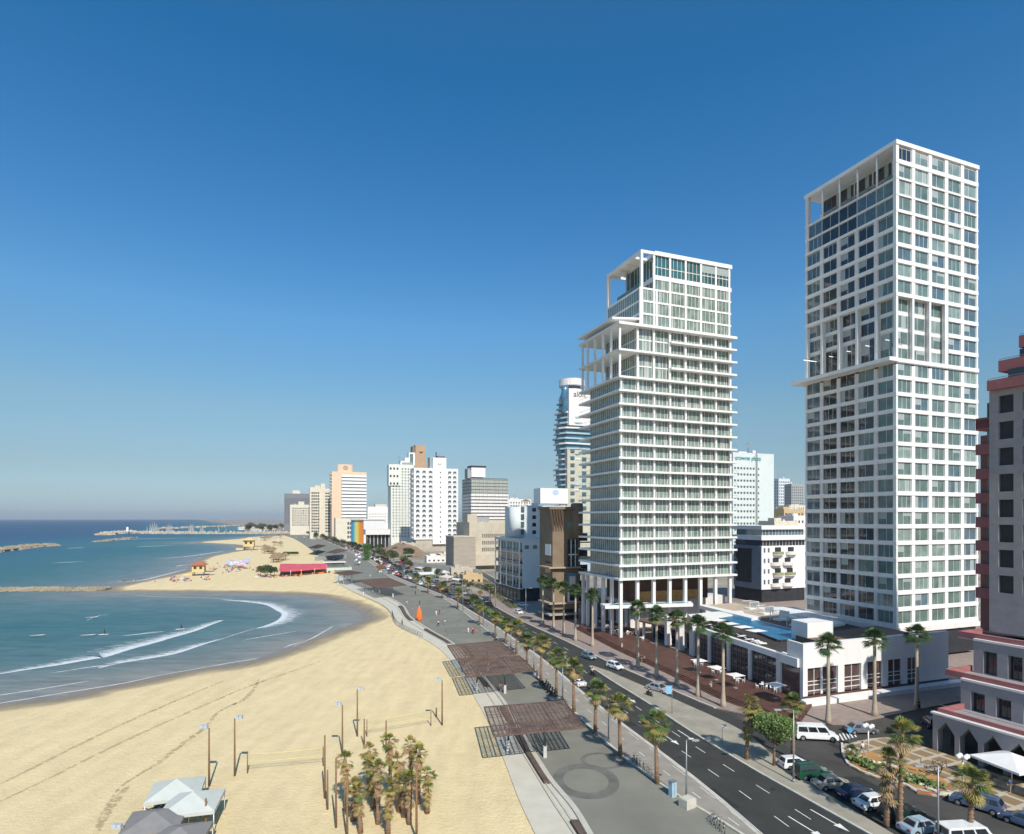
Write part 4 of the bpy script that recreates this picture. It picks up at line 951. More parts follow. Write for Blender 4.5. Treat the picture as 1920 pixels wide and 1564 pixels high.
# tall part
m = MB(); m.box(3.2, 15, 9, 24, H, ZA(950,236), PALEB); m.lathe((4.2, 12, H), [(3.4,0),(3.4,ZA(950,236)-H)], PALEB, 14); m.build('upper_block', r)
Hh = ZA(950,236)
for j in range(4):
    for i in range(2):
        m = MB(); m.box(9.3+i*3.6, 10.9+i*3.6, 8.94, 8.99, H+2.2+j*3.0, H+3.7+j*3.0, DARK_G); m.box(9.2+i*3.6, 11+i*3.6, 8.8, 8.99, H+1.95+j*3, H+2.19+j*3, WHITE); m.build('window', r)
    m = MB(); m.box(4.2, 5.6, 8.4, 8.55, H+2+j*3, H+4.2+j*3, BLUE_G); m.build('window', r)
m = MB(); m.box(4, 14, 10, 20, Hh, Hh+.4, WHITE2)
for k in range(9): m.box(3.5+k*1.3, 3.6+k*1.3, 9.1, 9.2, Hh, Hh+1.3, STEEL)
m.lathe((9,15,Hh), [(.1,3.2),(2.2,2.4),(2.3,2.3),(.1,2.3)], mat('thatch', (.26,.18,.10), .95, .3, 3), 12); m.tube([(9,15,Hh),(9,15,Hh+2.4)], .1, WOODB); m.box(11, 13, 11, 14, Hh+.4, Hh+1.6, WHITE); m.build('roof_terrace', r)
# brown building
r, W, H = bld('brown_building', 'brown apartment building with arched balcony and blue bay windows behind the sidewalk palms', 1036, 1088, 186, 955, 8)
w = MB(); w.box(0, W, 0, 10, 3.5, H, OLIVE); w.box(.8, W-.4, .8, 9.5, 0, 3.5, DARK); w.build('wall', r)
w = MB(); w.prism([(-1.5,-1),(W+.5,-1),(W+.5,10.3),(-.5,10.3)], H, H+.8, OLIVE); w.build('roof', r)
for k in range(5):
    m = MB(); x = .2+k*.9; m.add([(x,-.05,H-7),(x+.3,-.05,H-7),(x+.3,-.05,H),(x,-.05,H),(x-1.5,-1.0,H),(x-1.2,-1.0,H)], [(0,1,2,3),(0,3,4),(1,5,2),(0,4,5,1),(3,2,5,4)], mat('dark_timber_bracket', (.1,.07,.05), .8, .2, 1)); m.build('bracket', r)
m = MB(); m.lathe((W-1.0,.4,H-9), [(1.9,0),(1.9,10.8),(1.5,11)], OLIVE, 14); m.build('turret', r)
BLUEW = mat('blue_window_frame', (.10,.25,.38), .5, .1, 1)
m = MB(); m.box(5.2, 8.2, -.7, -.01, H-18, H-9.5, DARK_G); m.box(5.9, 6.2, -.8, -.71, H-18, H-9.5, WHITE); m.box(7.4, 7.7, -.8, -.71, H-18, H-9.5, WHITE); m.box(5.2, 8.2, -.78, -.711, H-14.4, H-14, WHITE); m.build('bay_window', r)
m = MB(); m.box(5.2, 8.0, -.6, -.01, H-24, H-20, BLUEW); m.box(5.6, 7.6, -.66, -.61, H-23.7, H-21, WHITE2); m.box(5.2, 8.0, -.6, -.01, H-29, H-25, WHITE); m.box(5.6, 7.6, -.66, -.61, H-28.7, H-25.4, DARK_G); m.build('bay_window', r)
m = MB(); m.box(5.2, 7.6, -.1, -.01, H-6, H-4, GREEN_G2); m.build('window', r)
for z in (H-18.4, H-29.5, H-33):
    m = MB(); m.prism([(-1.6,-1.2),(9,-1.6),(9.5,0),(-1.4,8)], z, z+.4, mat('beige_slab', (.42,.34,.27), .8, .1, .4)); m.build('balcony', r)
for j in range(4):
    m = MB(); m.box(-.08, -.01, 1.2, 5.5, H-14.5-j*5.5, H-11-j*5.5, DARK_G if j else WHITE); m.build('window', r)
for j in range(5):
    m = MB(); m.box(9.3, 12.2, -.08, -.01, H-10-j*5, H-7.5-j*5, DARK_G); m.box(8.9, 13, -1.2, -.09, H-10.6-j*5, H-10.2-j*5, mat('beige_slab', (.42,.34,.27), .8, .1, .4)); m.build('window', r)
# white sign box building behind
r, W, H = bld('rooftop_box_building', 'white rooftop billboard box with a faint blue oval on a building behind the brown one', 1014, 1066, 262, 944, 14)
m = MB(); m.box(0, W, 0, 14, 0, H-1, PALEB); m.build('wall', r)
m = MB(); m.box(.0, W, .5, 8, H, ZA(915,262), WHITE); m.build('billboard', r)
m = MB(); m.lathe((0,0,0), [(1.6,-.03),(1.6,.03)], mat('faint_blue_emblem', (.45,.58,.75), .7, .1, 1), 20, False); e = m.build('emblem', r, (W*.55,.44,ZA(922.5,262))); e.rotation_euler = (math.pi/2,0,0); e.scale = (1,.75,1)
# wavy tower
def wavy():
    Y = 350; r = thing('wavy_balcony_tower', 'tall tower with wavy stacked balconies and a round crown, partly hidden by the slab tower', 'tower', (AT(1085,Y),Y,0), ANG)
    X = AT(1085, Y); s = Y/F; R = random.Random(7)
    TEAL = mat('pale_teal_concrete', (.40,.50,.53), .7, .08, .3, coords='World'); TG = glassmat('teal_dark_glass', (.04,.13,.19), .1)
    prof = [(745,-26),(762,-32),(800,-36),(830,-38),(850,-30),(880,-36),(915,-36),(945,-32)]
    m = MB(); m.box(-6, 16, 0, 14, 0, ZA(738,Y), TEAL); m.build('shaft', r)
    for k in range(22):
        py = 745+k*9.6; dx = np.interp(py, [p[0] for p in prof], [p[1] for p in prof])*s+R.uniform(-.8,.8); z = ZA(py, Y)
        m = MB(); m.prism([(dx,2),(dx+2.5,-2.2),(-3,-3.2+.8*math.sin(k)),(12,-1.5),(12,10),(dx,10)], z-.9, z, TEAL if k%3 else WHITE2); m.build('balcony', r)
        m = MB(); m.prism([(dx+1.2,2.5),(dx+3,-1),(-3,-1.6),(11,-.5),(11,9),(dx+1.2,9)], z-3.0, z-.902, TG); m.build('glazing', r)
    for k in range(9):
        m = MB(); z = ZA(850+k*13, Y); m.box(-7, -4.6, -3.9, -3.3, z, z+1.7, TG if k%2 else GREYG); m.box(.5, 3, -3.9, -3.3, z-.5, z+1.4, TG); m.build('window', r)
    m = MB(); m.prism([(-9,-3.28),(10,-3.28),(10,0),(-9,0)], 10, ZA(845,Y), mat('sandy_panel', (.50,.48,.38), .8, .1, .3)); m.build('panel_wall', r)
    m = MB(); zt = ZA(738,Y); n = 24
    for (z0_, z1_, rr) in [(zt, zt+2.6, 6.2), (zt+4.6, zt+8.4, 7.6)]:
        m.prism([(-2+rr*math.cos(2*math.pi*k/n), 5+rr*math.sin(2*math.pi*k/n)) for k in range(n)], z0_, z1_, WHITE2)
    m.prism([(-2+5*math.cos(2*math.pi*k/n), 5+5*math.sin(2*math.pi*k/n)) for k in range(n)], zt+2.59, zt+4.61, TG); m.build('crown', r)
    m = MB(); m.lathe((-8.5,1,zt-14), [(.6,0),(3.0,3),(1.4,7),(3.2,11),(1.8,15),(2.4,18)], glassmat('blue_spiral_glass', (.06,.16,.25), .2), 10); m.build('spiral_stair', r)
    text_obj('aloft', 4.6, DSTEEL, r, (-1.0,-3.5,ZA(742,Y)-1.5), (math.pi/2,0,0))
    m = MB(); m.box(-8, 8, -3.4, -.01, ZA(800,Y), ZA(732,Y), WHITE2); m.build('sign_wall', r)
wavy()
# hotel with lettering between the towers
r, W, H = bld('sign_hotel', 'pale green-grey hotel with teal roof lettering, standing between the two towers', 1374, 1451, 330, 851, 20)
PG = mat('pale_green_grey', (.60,.65,.62), .8, .05, .2, coords='World')
facade_b(r, W, 20, H, PG, [(0.5, W*.54, 8, H-5, 7, 16, .6, .34, GREYG, None, (0,)), (W*.6, W*.64, 8, H-5, 1, 16, .8, .3, GREYG, None, (0,))])
m = MB(); m.box(W*.57, W*.59, -.12, -.02, 0, H, DSTEEL); m.box(W*.55, W*.569, -.5, -.02, 0, H+1.2, GREYC); m.build('groove', r)
TEALP = mat('teal_sign_letters', (.03,.28,.33), .5, .1, 1)
text_obj('crowne plaza', 3.4, TEALP, r, (W*.36,-.25,H-3.1), (math.pi/2,0,0))
m = MB(); m.box(W*.3, W*.5, 5, 12, H, H+2.2, WHITE); m.box(W*.65, W*.95, 3, 12, H, H+1.2, CREAM); m.build('roof_block', r)
# building with curved balconies
r, W, H = bld('balcony_apartment_building', 'white apartment block with green curved balconies and ribbon-window top between the towers', 1428, 1512, 225, 986, 15)
D = 15; zb = ZA(1106,225); zt1 = ZA(1024,225); w = MB()
w.box(0, W, 0, D, zb, zt1, WHITE); w.build('wall', r)
w = MB(); w.box(-.06, -.002, 0.2, D-.2, zb, zt1, mat('blue_grey_wall', (.20,.23,.26), .8, .1, .4)); w.box(-.16,-.061, 5, 13.6, zb+2.2, zt1-1.2, DARK); w.build('side_cladding', r)
for z0_, z1_, e, mm in [(zt1, ZA(1013,225), -.5, DARK_G), (ZA(1013,225), ZA(1004,225), .6, WHITE), (ZA(1004,225), ZA(993,225), -.8, BLUE_G), (ZA(993,225), ZA(986,225), .3, WHITE)]:
    m = MB(); m.prism([(-e,-e),(W+e,-e),(W+e,D+e),(-e,D+e)], z0_, z1_, mm)
    if mm in (DARK_G, BLUE_G):
        for x in np.arange(1, W, 1.6): m.box(x, x+.12, -e-.12, -e-.01, z0_, z1_, WHITE2)
    m.build('penthouse_glazing' if mm in (DARK_G, BLUE_G) else 'floor_slab', r)
m = MB(); m.box(.5, W-.5, .5, D, 0, zb, DARK); m.build('ground_floor', r)
BALG = mat('olive_balcony_rail', (.30,.30,.17), .7, .25, 1.0)
for j in range(4):
    z = zb+1.2+j*4.0
    for x0 in ((4.6, 10.5) if j != 3 else (4.6, 11)):
        m = MB(); n = 8; c = x0+2.2+(j%2)*1.1; pts = [(c-2.6,0-.01)]+[(c+2.6*math.cos(math.pi+math.pi*k/n), -.01+1.7*math.sin(math.pi+math.pi*k/n)) for k in range(1,n)]+[(c+2.6,-.01)]
        m.prism(pts, z-.25, z, WHITE2); m.prism([(p[0],p[1]-.03) for p in pts], z+.001, z+1.0, BALG if (j+int(x0))%2 else WHITE2); m.build('balcony', r)
        m = MB(); m.box(c-1.5, c+1.5, -.06, -.012, z+1.0, z+2.7, DARK_G); m.build('window', r)
    for x in (1.0, 3.0):
        m = MB(); m.box(x, x+.8, -.06, -.01, z+.8, z+2.5, GREYG); m.build('window', r)
# far towers
for lab, a, b, Y, tp, mm in [('pale grey far tower right of the teal lettered hotel', 1460, 1481, 1400, 898, PALEB), ('dim far apartment tower seen beside the grid tower edge', 1484, 1507, 1300, 908, GREYC)]:
    r, W, H = bld('far_tower', lab, a, b, Y, tp, 20); facade_b(r, W, 20, H, mm, [(1, W-1, 10, H-2, 6, 16, .6, .5, GREYG, None, (0,))], left=[(1, 19, 10, H-2, 3, 16, .5, .5, GREYG, None, (0,))])
# long white canopy building on the rise
r, W, H = bld('canopy_building', 'long low white canopy building with dark glass beneath, right of the rainbow wall', 690, 773, 640, 993, 18)
m = MB(); m.box(-3, W+3, -4, 18, H-5.5, H, WHITE2); m.build('roof', r)
m = MB(); m.box(0, W, 0, 17, 0, H-5.52, DARK_G); m.build('glass_wall', r)
for k in range(12): m = MB(); m.box(2+k*4, 2.5+k*4, -.4, -.01, 0, H-5.52, WHITE2); m.build('column', r)
# low shops and houses of the middle distance
R = random.Random(21)
def house(i, px, Y, w, d, h, mm, lab):
    r = thing('low_house', lab, 'building', (AT(px,Y),Y,0), ANG+R.uniform(-.15,.15), 'low buildings among the towers')
    facade_b(r, w, d, h, mm, [(.4, w-.4, .8, h-.6, max(2,int(w/3.2)), max(1,int(h/3.4)), .45, .5, DARK_G, WHITE2, (1,0))], inset=.25, par=.7)
    m = MB(); m.box(w*.2, w*.5, d*.3, d*.7, h, h+2.2, mm); m.build('roof_block', r)
hm = [CREAM, BEIGE, WHITE2, PALEB, mat('ochre_render', (.55,.40,.22), .8, .1, .3), GREYC]
hl = [(1452,300,14,12,30,0,'cream flat-roofed block right of the teal lettered hotel'),(1470,420,20,14,38,4,'ochre block among the rooftops beside the grid tower'),(1488,380,16,12,33,2,'white roof block close to the grid tower edge'),(1456,620,30,20,42,3,'pale rooftop block below the far grey tower'),(1480,760,40,20,48,0,'cream distant block under the dim far tower'),
      (955,520,24,14,30,4,'ochre block between the office slab and the terraced building'),(950,640,30,14,52,2,'white distant block right of the office slab'),(1052,520,30,16,40,0,'cream block glimpsed behind the brown building'),
      (826,440,16,10,5,0,'small cream pavilion below the arched-window hotel'),(800,430,14,9,4,2,'low white pavilion in the car park below the arched-window hotel'),(846,330,12,8,4,1,'beige kiosk at the foot of the beige office'),(868,290,10,7,4,4,'ochre kiosk by the road in front of the beige office'),
      (612,1050,26,12,10,1,'beige low block at the foot of the cream stepped hotel'),(640,940,30,12,16,5,'grey low block at the foot of the peach tower'),(560,1200,40,16,14,2,'white low block under the small cream hotel'),(745,560,18,10,8,1,'beige low block below the canopy building')]
for i, (px,Y,w_,d_,h_,mi_,lab) in enumerate(hl): house(i, px, Y, w_, d_, h_, hm[mi_], lab)

# ------------------------------------------------------------ grey and red building at the right edge
def grey_building():
    e = Vector((.4,-.917)).normalized(); ang = math.atan2(e.y, e.x)
    r = thing('grey_stone_building', 'grey stone apartment building with dusty red balcony bands at the right edge', 'building', (73.5,92,0), ang)
    wins = Wins(r); L = 26; Y0 = 92
    w = MB(); zt = 51.5; z0 = 14.6
    w.box(.4, L, .45, 24, z0, zt, DARK)
    s0 = .0; nb = 8; pitch = 3.0
    ztop = [ZA(y, 90.5) for y in (742,791,840,889,937,984,1031,1079)]
    grid(w, wins, 'F', L, 24, 0, L, z0, z0+.01, 1, 1, .01, .01, GREYST, DARK_G, None, skip=lambda i,j: True) if False else None
    ww = 1.95; x = 1.25
    xs = [1.25+k*3.1 for k in range(8)]
    edges = [0]+sum([[a, a+ww] for a in xs], [])+[L]
    for k in range(0, len(edges)-1, 2): w.box(edges[k], edges[k+1], 0, .9, z0, zt, GREYST)
    zz = [z0]+sum([[zt_-2.65, zt_] for zt_ in sorted(ztop)], [])+[zt]
    zz[1] = zz[1]-0; 
    for k in range(0, len(zz)-1, 2):
        for a in xs: w.box(a, a+ww, .004, .9, zz[k], zz[k+1], GREYST)
    w.box(0, .45, .9, 24, z0, zt, GREYST)
    w.build('wall', r)
    for a in xs:
        for t in ztop: wins.add(win_mesh(ww, 2.65, DARK_G, DSTEEL, 1), (a, .88, t-2.65), 0)
        wins.add(win_mesh(ww, 2.0+2.6, DARK_G, DSTEEL, 1), (a, .88, ZA(1125,90.5)-4.6), 0)
    # terraced lower floors: each steps out to the sea
    for k, (za, zb, o, a0) in enumerate([(8.0,13.9,-6.0,1.1),(4.0,9.1,-12.0,2.75)]):
        m = MB(); xs2 = [a0+1.3+i*3.1 for i in range(7)]; ed = [a0]+sum([[a, a+1.75] for a in xs2], [])+[L]
        for q in range(0, len(ed)-1, 2): m.box(ed[q], ed[q+1], o, o+.8, za, zb, GREYST)
        for a in xs2: m.box(a, a+1.75, o+.004, o+.8, zb-1.3, zb, GREYST)
        m.box(a0+.01, L, o+.8, 24, za, zb-.1, DARK); m.box(a0, a0+.8, o+.81, 20, za, zb, GREYST); m.build('wall', r)
        for a in xs2: wins.add(win_mesh(1.75, 3.3, DARK_G, DSTEEL, 1), (a, o+.78, zb-4.6), 0)
        m = MB(); m.box(a0+.0, L, o-.1, o+.49, zb, zb+.3, WHITE2); m.build('coping', r)
        m = MB(); m.prism([(a0-2.4,o+.5),(L,o+.5),(L,o+6.5),(a0-2.4,o+6.5)], zb-.1, zb+.1, GREYST); m.prism([(a0-2.4,o+.5),(L,o+.5),(L,o+.85),(a0-2.4,o+.85)], zb+.101, zb+.95, PINK); m.prism([(a0-2.4,o+.86),(a0-2.05,o+.86),(a0-2.05,o+6.5),(a0-2.4,o+6.5)], zb+.101, zb+.95, PINK); m.build('balcony_band', r)
        m = MB(); m.box(a0-2.3, L, o+.6, o+.64, zb+1.45, zb+1.5, STEEL); m.build('balcony_rail', r)
    # arcade with gabled openings
    o = -18.0; a0 = 2.6; m = MB(); H = 5.1; k = 0; x = a0
    while x < L:
        m.box(x, x+.6, o, o+1.2, 0, 2.9, GREYST)
        P = [(x,2.9),(x+.6,2.9),(x+1.7,4.4),(x+2.8,2.9),(x+2.8,H),(x,H)]
        n = len(P); m.add([(p[0],o+.003,p[1]) for p in P]+[(p[0],o+1.2,p[1]) for p in P], [(0,1,2,5),(2,3,4,5),(6,11,8,7),(8,11,10,9)]+[(i,n+i,n+(i+1)%n,(i+1)%n) for i in range(n)], GREYST)
        x += 2.8
    m.box(a0, L, o+4, 22, 0, H-.1, DARK); m.build('arcade', r)
    m = MB(); m.box(a0-.2, L, o-.15, o+.59, H, H+.25, WHITE2); m.build('coping', r)
    m = MB(); m.box(a0+.3, L, o+.6, o+8, H-.3, H+.02, GREYST); m.box(a0+.3, L, o+.6, o+.95, H+.021, H+.75, PINK); m.box(a0+.3, a0+.65, o+.96, o+8, H+.021, H+.75, PINK); m.build('balcony_band', r)
    m = MB(); m.box(a0+.4, L, o+.65, o+.7, H+1.25, H+1.3, STEEL); m.build('balcony_rail', r)
    # balcony wing on the far end
    bx, by = -10.0, 1.0
    q = MB(); q.box(-4.0, -.01, 5.2, 24, z0-14, zt-6, mat('red_brown_wall', (.24,.11,.10), .8, .1, .5)); q.build('wing_wall', r)
    for t in ztop[1:]+[ZA(741,90.5)+.2, ztop[0]]:
        m = MB(); m.box(-4.2, -.02, 4.2, 12, t-4.3, t-2.6, PINK); m.build('balcony', r)
        m = MB(); m.box(-3.0, -1.0, 5.1, 5.19, t-2.4, t-.2, GREYG); m.build('window', r)
    # red terraces at the top
    for (a, b, za, zb) in [(0.2,-1.0,zt,zt+1.5),(.6,1.2,zt+3.0,zt+4.7),(2.4,3.0,zt+6.5,zt+8.3),(4.4,4.6,zt+10.2,zt+12)]:
        m = MB(); m.box(a, L, b, 22, za, zb, PINK); m.build('balcony_band', r)
        m = MB(); m.box(a+1.8, L-.1, b+2, 21, zb, zb+1.6, DARK_G if a < 2 else PINK); m.build('penthouse', r)
        m = MB(); m.box(a+.1, L, b+.1, b+.15, zb+.2, zb+.28, STEEL); m.box(a+.1, a+.15, b+.1, b+.15, zb, zb+.2, STEEL); m.build('balcony_rail', r)
    wins.flush()
grey_building()
# ------------------------------------------------------------ palms and trees
LEAFD = mat('dark_palm_leaf', (.04,.085,.022), .55, .5, .6, spec=.5)
LEAFM = mat('palm_leaf', (.10,.155,.035), .55, .4, .6, spec=.5)
LEAFY = mat('yellowing_palm_leaf', (.30,.25,.06), .6, .3, .8)
LEAFB = mat('dry_palm_leaf', (.38,.25,.13), .8, .3, .8)
TRUNKP = mat('pale_palm_trunk', (.42,.34,.25), .85, .15, 1.5, .4)
TRUNKB = mat('brown_palm_trunk', (.25,.16,.10), .9, .3, 2.5, .6)
LEAFT = mat('tree_leaf', (.05,.075,.025), .6, .5, .25, coords='World')
LEAFT2 = mat('olive_tree_leaf', (.095,.10,.045), .6, .4, .25, coords='World')
def fan(mb, base, d, L, R, m, nb=11, spread=1.15, droop=.35, wid=.09):
    "petiole and fan of pointed blades; d = unit direction, L petiole, R blade length"
    up = Vector((0,0,1)); side = d.cross(up)
    side = side.normalized() if side.length > .05 else Vector((1,0,0)); nrm = side.cross(d).normalized()
    tip = base+d*L; w = .02
    mb.add([tuple(base-side*w),tuple(base+side*w),tuple(tip+side*w),tuple(tip-side*w)], [(0,1,2,3)], m)
    for k in range(nb):
        a = -spread+2*spread*k/(nb-1); q = (d*math.cos(a)+side*math.sin(a)).normalized(); s2 = (side*math.cos(a)-d*math.sin(a)); l = R*(1-.22*abs(a)/spread)
        p1 = tip+q*l*.55-up*droop*l*.12+nrm*l*.06*(1 if k%2 else -1); p2 = tip+q*l-up*droop*l*.55
        h = wid*l
        mb.add([tuple(tip),tuple(p1-s2*h),tuple(p2),tuple(p1+s2*h)], [(0,1,2,3)], m)
def palm(h, R, seed, style, tr=(.22,.3)):
    """style: 'wash' (street palm), 'hotel' (dense dark crown, flared pale trunk), 'shag' (dry skirt)"""
    rnd = random.Random(seed); tm = TRUNKP if style == 'hotel' else TRUNKB
    lean = Vector((rnd.uniform(-.25,.25), rnd.uniform(-.25,.25), 0))
    t = MB(); r0 = tr[1]; 
    if style == 'hotel': path = [(0,0,0),(0,0,.6),(0,0,h*.2),(0,0,h*.6),(0,0,h)]; rad = [.62,.45,.30,.24,.24]
    else: path = [Vector((0,0,0)), lean*.2+Vector((0,0,h*.3)), lean*.6+Vector((0,0,h*.7)), lean+Vector((0,0,h))]; rad = [tr[1]*1.15, tr[1]*.85, tr[0]*.9, tr[0]]
    t.tube(path, rad, tm, 10)
    if style != 'hotel':
        for k in range(int(h/.5)):
            z = .4+k*.5; f = z/h; c = lean*f
            rr = tr[1]+(tr[0]-tr[1])*f+.015
            t.lathe((c.x,c.y,z), [(rr,0),(rr+.03,.04),(rr,.09)], tm, 9)
    top = Vector(path[-1]); c = MB(); mats_ = {'hotel':[LEAFD,LEAFD,LEAFM],'wash':[LEAFM,LEAFM,LEAFD,LEAFY],'shag':[LEAFM,LEAFY,LEAFY,LEAFB]}[style]
    n = {'hotel':62,'wash':46,'shag':26}[style]
    for k in range(n):
        el = math.radians(rnd.uniform(-48 if style != 'hotel' else -40, 85)); az = 2.4*k+rnd.uniform(-.3,.3)
        d = Vector((math.cos(az)*math.cos(el), math.sin(az)*math.cos(el), math.sin(el)))
        m = rnd.choice(mats_)
        if style != 'hotel' and el < -.25: m = rnd.choice([LEAFY, LEAFB, LEAFM])
        fan(c, top+Vector((0,0,rnd.uniform(-.2,.2))), d, R*rnd.uniform(.38,.5), R*rnd.uniform(.45,.58), m, nb=15, droop=.5 if style == 'hotel' else .45, wid=.055)
    sk = None
    if style in ('wash','shag'):
        sk = MB(); ns = 26 if style == 'wash' else 60; depth = .9 if style == 'wash' else h*.6
        for k in range(ns):
            z = top.z-rnd.uniform(.1, depth); az = rnd.uniform(0,6.28); el = math.radians(rnd.uniform(-75,-35) if style=='wash' else rnd.uniform(-70,-5)); c0 = lean*(z/h)
            d = Vector((math.cos(az)*math.cos(el), math.sin(az)*math.cos(el), math.sin(el)))
            fan(sk, Vector((c0.x,c0.y,z)), d, R*.22, R*.34, rnd.choice([LEAFB, LEAFB, LEAFY, TRUNKB]), nb=6, droop=.8, wid=.12)
    return t.mesh('trunk'), c.mesh('crown'), (sk.mesh('skirt') if sk else None)
def proto_palms(kind, hs, R, seeds, tr=(.2,.28)): return [(h,)+palm(h, R, s, kind, tr) for h, s in zip(hs, seeds)]
PAL = {'wash': proto_palms('wash', [6.4,7.0,5.8,7.6], 1.9, [1,2,3,4]), 'hotel': proto_palms('hotel', [10.2,10.2,10.2], 2.3, [11,12,13]), 'shag': proto_palms('shag', [4.2,4.8,3.6,5.2], 1.35, [21,22,23,24], (.2,.26))}
def put_palm(kind, i, loc, h, label, group, rz=0, name='palm_tree', cat='palm tree', cs=1.0):
    ph, t, c, s = PAL[kind][i%len(PAL[kind])]; r = thing(name, label, cat, loc, rz, group); f = h/ph
    inst('trunk', t, r, sc=(1,1,f))
    for nm, me in (('crown', c), ('skirt', s)):
        if me:
            o = inst(nm, me, r, sc=(cs,cs,cs)); o.location = (0,0,ph*(f-cs))
    return r
def palms_px(lst, kind, labels, group, R, cs=1.0, z=.15, first=0):
    for i, (bx, by, ty) in enumerate(lst):
        p = G(bx, by, z); h = ZA(ty, p[1])-z-R*.55*cs
        put_palm(kind, i+first, p, max(h,1.2), labels[i] if isinstance(labels, list) else labels % ordi(i), group, rz=i*1.3, cs=cs)
hot = [(1719,1328,1176),(1640,1342,1184),(1553,1356,1193),(1356,1325,1172),(1309,1305,1158),(1269,1285,1148),(1231,1269,1139),(1196,1252,1130),(1111,1212,1106),(1079,1201,1097),(1057,1190,1093),(1038,1180,1087),(1018,1172,1080)]
palms_px(hot, 'hotel', ['tall pale-trunked palm before the right end of the white podium wall','tall pale-trunked palm before the middle of the white podium wall','tall pale-trunked palm before the first big window bay of the podium',
  'pale-trunked sidewalk palm nearest the podium corner, beside the glazed hall','pale-trunked sidewalk palm before the glazed hall, second from the podium corner','dark-stemmed sidewalk palm at the far end of the glazed hall','sidewalk palm in front of the courtyard, left of the glazed hall','sidewalk palm below the white lap pool corner','sidewalk palm in front of the slab tower columns','sidewalk palm just left of the slab tower columns','dark palm in the shade, left of the slab tower','dark palm in shade, third from the slab tower columns, before the brown building','leftmost dark palm before the brown building'],
  'palms on the hotel sidewalk', 2.3, 1.05)
pr = [(1232,1469,1338),(1163,1417,1306),(1116,1375,1280),(1076,1336,1240),(1043,1306,1218),(1014,1278,1192),(988,1248,1190),(968,1228,1165),(948,1208,1160),(928,1196,1148),(899,1172,1128),(858,1142,1104),(829,1122,1092),(802,1112,1082),(780,1103,1076)]
palms_px(pr, 'wash', 'fan palm on the kerb between promenade and bike path, %s from the nearest', 'palms between the promenade and the bike path', 1.9, 1.2)
fg = [('shag',(1400,1423),7.2,1.45,'tall shaggy palm on the median, left of the bushy tree'),('wash',(1487,1421),7.2,1.0,'fan palm behind the tall street lamp at the sidewalk corner'),
      ('wash',(1687,1552),9.6,1.1,'taller of the two fan palms beside the traffic island at bottom right'),('shag',(1662,1548),6.6,1.5,'shaggy palm at bottom right whose crown hangs below its taller neighbour'),('wash',(1818,1578),6.0,1.15,'fan palm above the white van at the bottom right'),('wash',(1598,1424),1.0,.6,'low palm bush on the tip of the traffic island')]
for i, (k, b, h, cs, lab) in enumerate(fg): put_palm(k, i+1, G(*b, .15), h, lab, 'palms around the parking area', rz=i, cs=cs)
bc = [(649,1520,1413),(662,1539,1461),(676,1562,1470),(692,1490,1396),(709,1545,1430),(727,1566,1460),(733,1505,1380),(748,1522,1415),(767,1545,1450),(801,1525,1440),(784,1508,1400),(772,1488,1387),(757,1532,1450),(700,1515,1420)]
pos = ['leftmost of the cluster','second from the left','front left, cut by the frame','back left','left of centre in front','front centre','tallest at the back centre','middle of the cluster','front right','rightmost of the cluster','second from the right','back right','hidden among the middle stems','behind the left front stems']
palms_px(bc, 'shag', ['short shaggy palm in the beach palm cluster, '+p for p in pos], 'shaggy palms clustered on the sand', 1.35, 1.0, z=-.05)
def tree_mesh(h, R, seed, m, n=900, flat=.75):
    rnd = random.Random(seed); t = MB(); t.tube([(0,0,0),(.1,.05,h*.35),(0,.1,h*.7)], [.07*h*.5,.05*h*.5,.03*h*.5], TRUNKB, 7)
    cl = []
    for k in range(7):
        az = k*2.4; e = Vector((math.cos(az)*R*.5, math.sin(az)*R*.5, h*.62+rnd.uniform(-.1,.25)*h)); t.tube([(0,0,h*.4), tuple(e)], [.03*h*.4,.01*h*.4], TRUNKB, 5)
        cl.append((e, R*rnd.uniform(.38,.6)))
    cl.append((Vector((0,0,h*.85)), R*.5)); c = MB()
    for k in range(n):
        e, r = rnd.choice(cl); v = Vector((rnd.gauss(0,1),rnd.gauss(0,1),rnd.gauss(0,1))).normalized()*r*rnd.uniform(.55,1.05); v.z *= flat
        p = e+v; a = Vector((rnd.gauss(0,1),rnd.gauss(0,1),rnd.gauss(0,1))).normalized(); b = a.orthogonal().normalized(); s = R*(.085 if n < 2000 else .045)*rnd.uniform(.6,1.4)
        c.add([tuple(p-a*s),tuple(p+b*s*.6),tuple(p+a*s),tuple(p-b*s*.6)], [(0,1,2,3)], m)
    return t.mesh('trunk'), c.mesh('crown')
TR = [tree_mesh(6, 3.0, 1, LEAFT), tree_mesh(6, 3.2, 2, LEAFT2), tree_mesh(5, 3.0, 3, LEAFT, 700)]
FLAME = mat('orange_red_leaf', (.28,.13,.05), .7, .4, .4, coords='World'); TR.append(tree_mesh(6, 3.2, 4, FLAME)); TR.append(tree_mesh(6, 3.0, 5, LEAFM, 7000))
def tree(i, loc, s, label, group=None, rz=0, name='tree'):
    r = thing(name, label, 'tree', loc, rz, group); inst('trunk', TR[i][0], r); inst('crown', TR[i][1], r); r.scale = (s,s,s) if not hasattr(s,'__len__') else s; return r
tree(4, G(1451,1435,.15), (.95,.95,1.1), 'bushy green tree with thin trunk behind the parked white car')
R = random.Random(77)
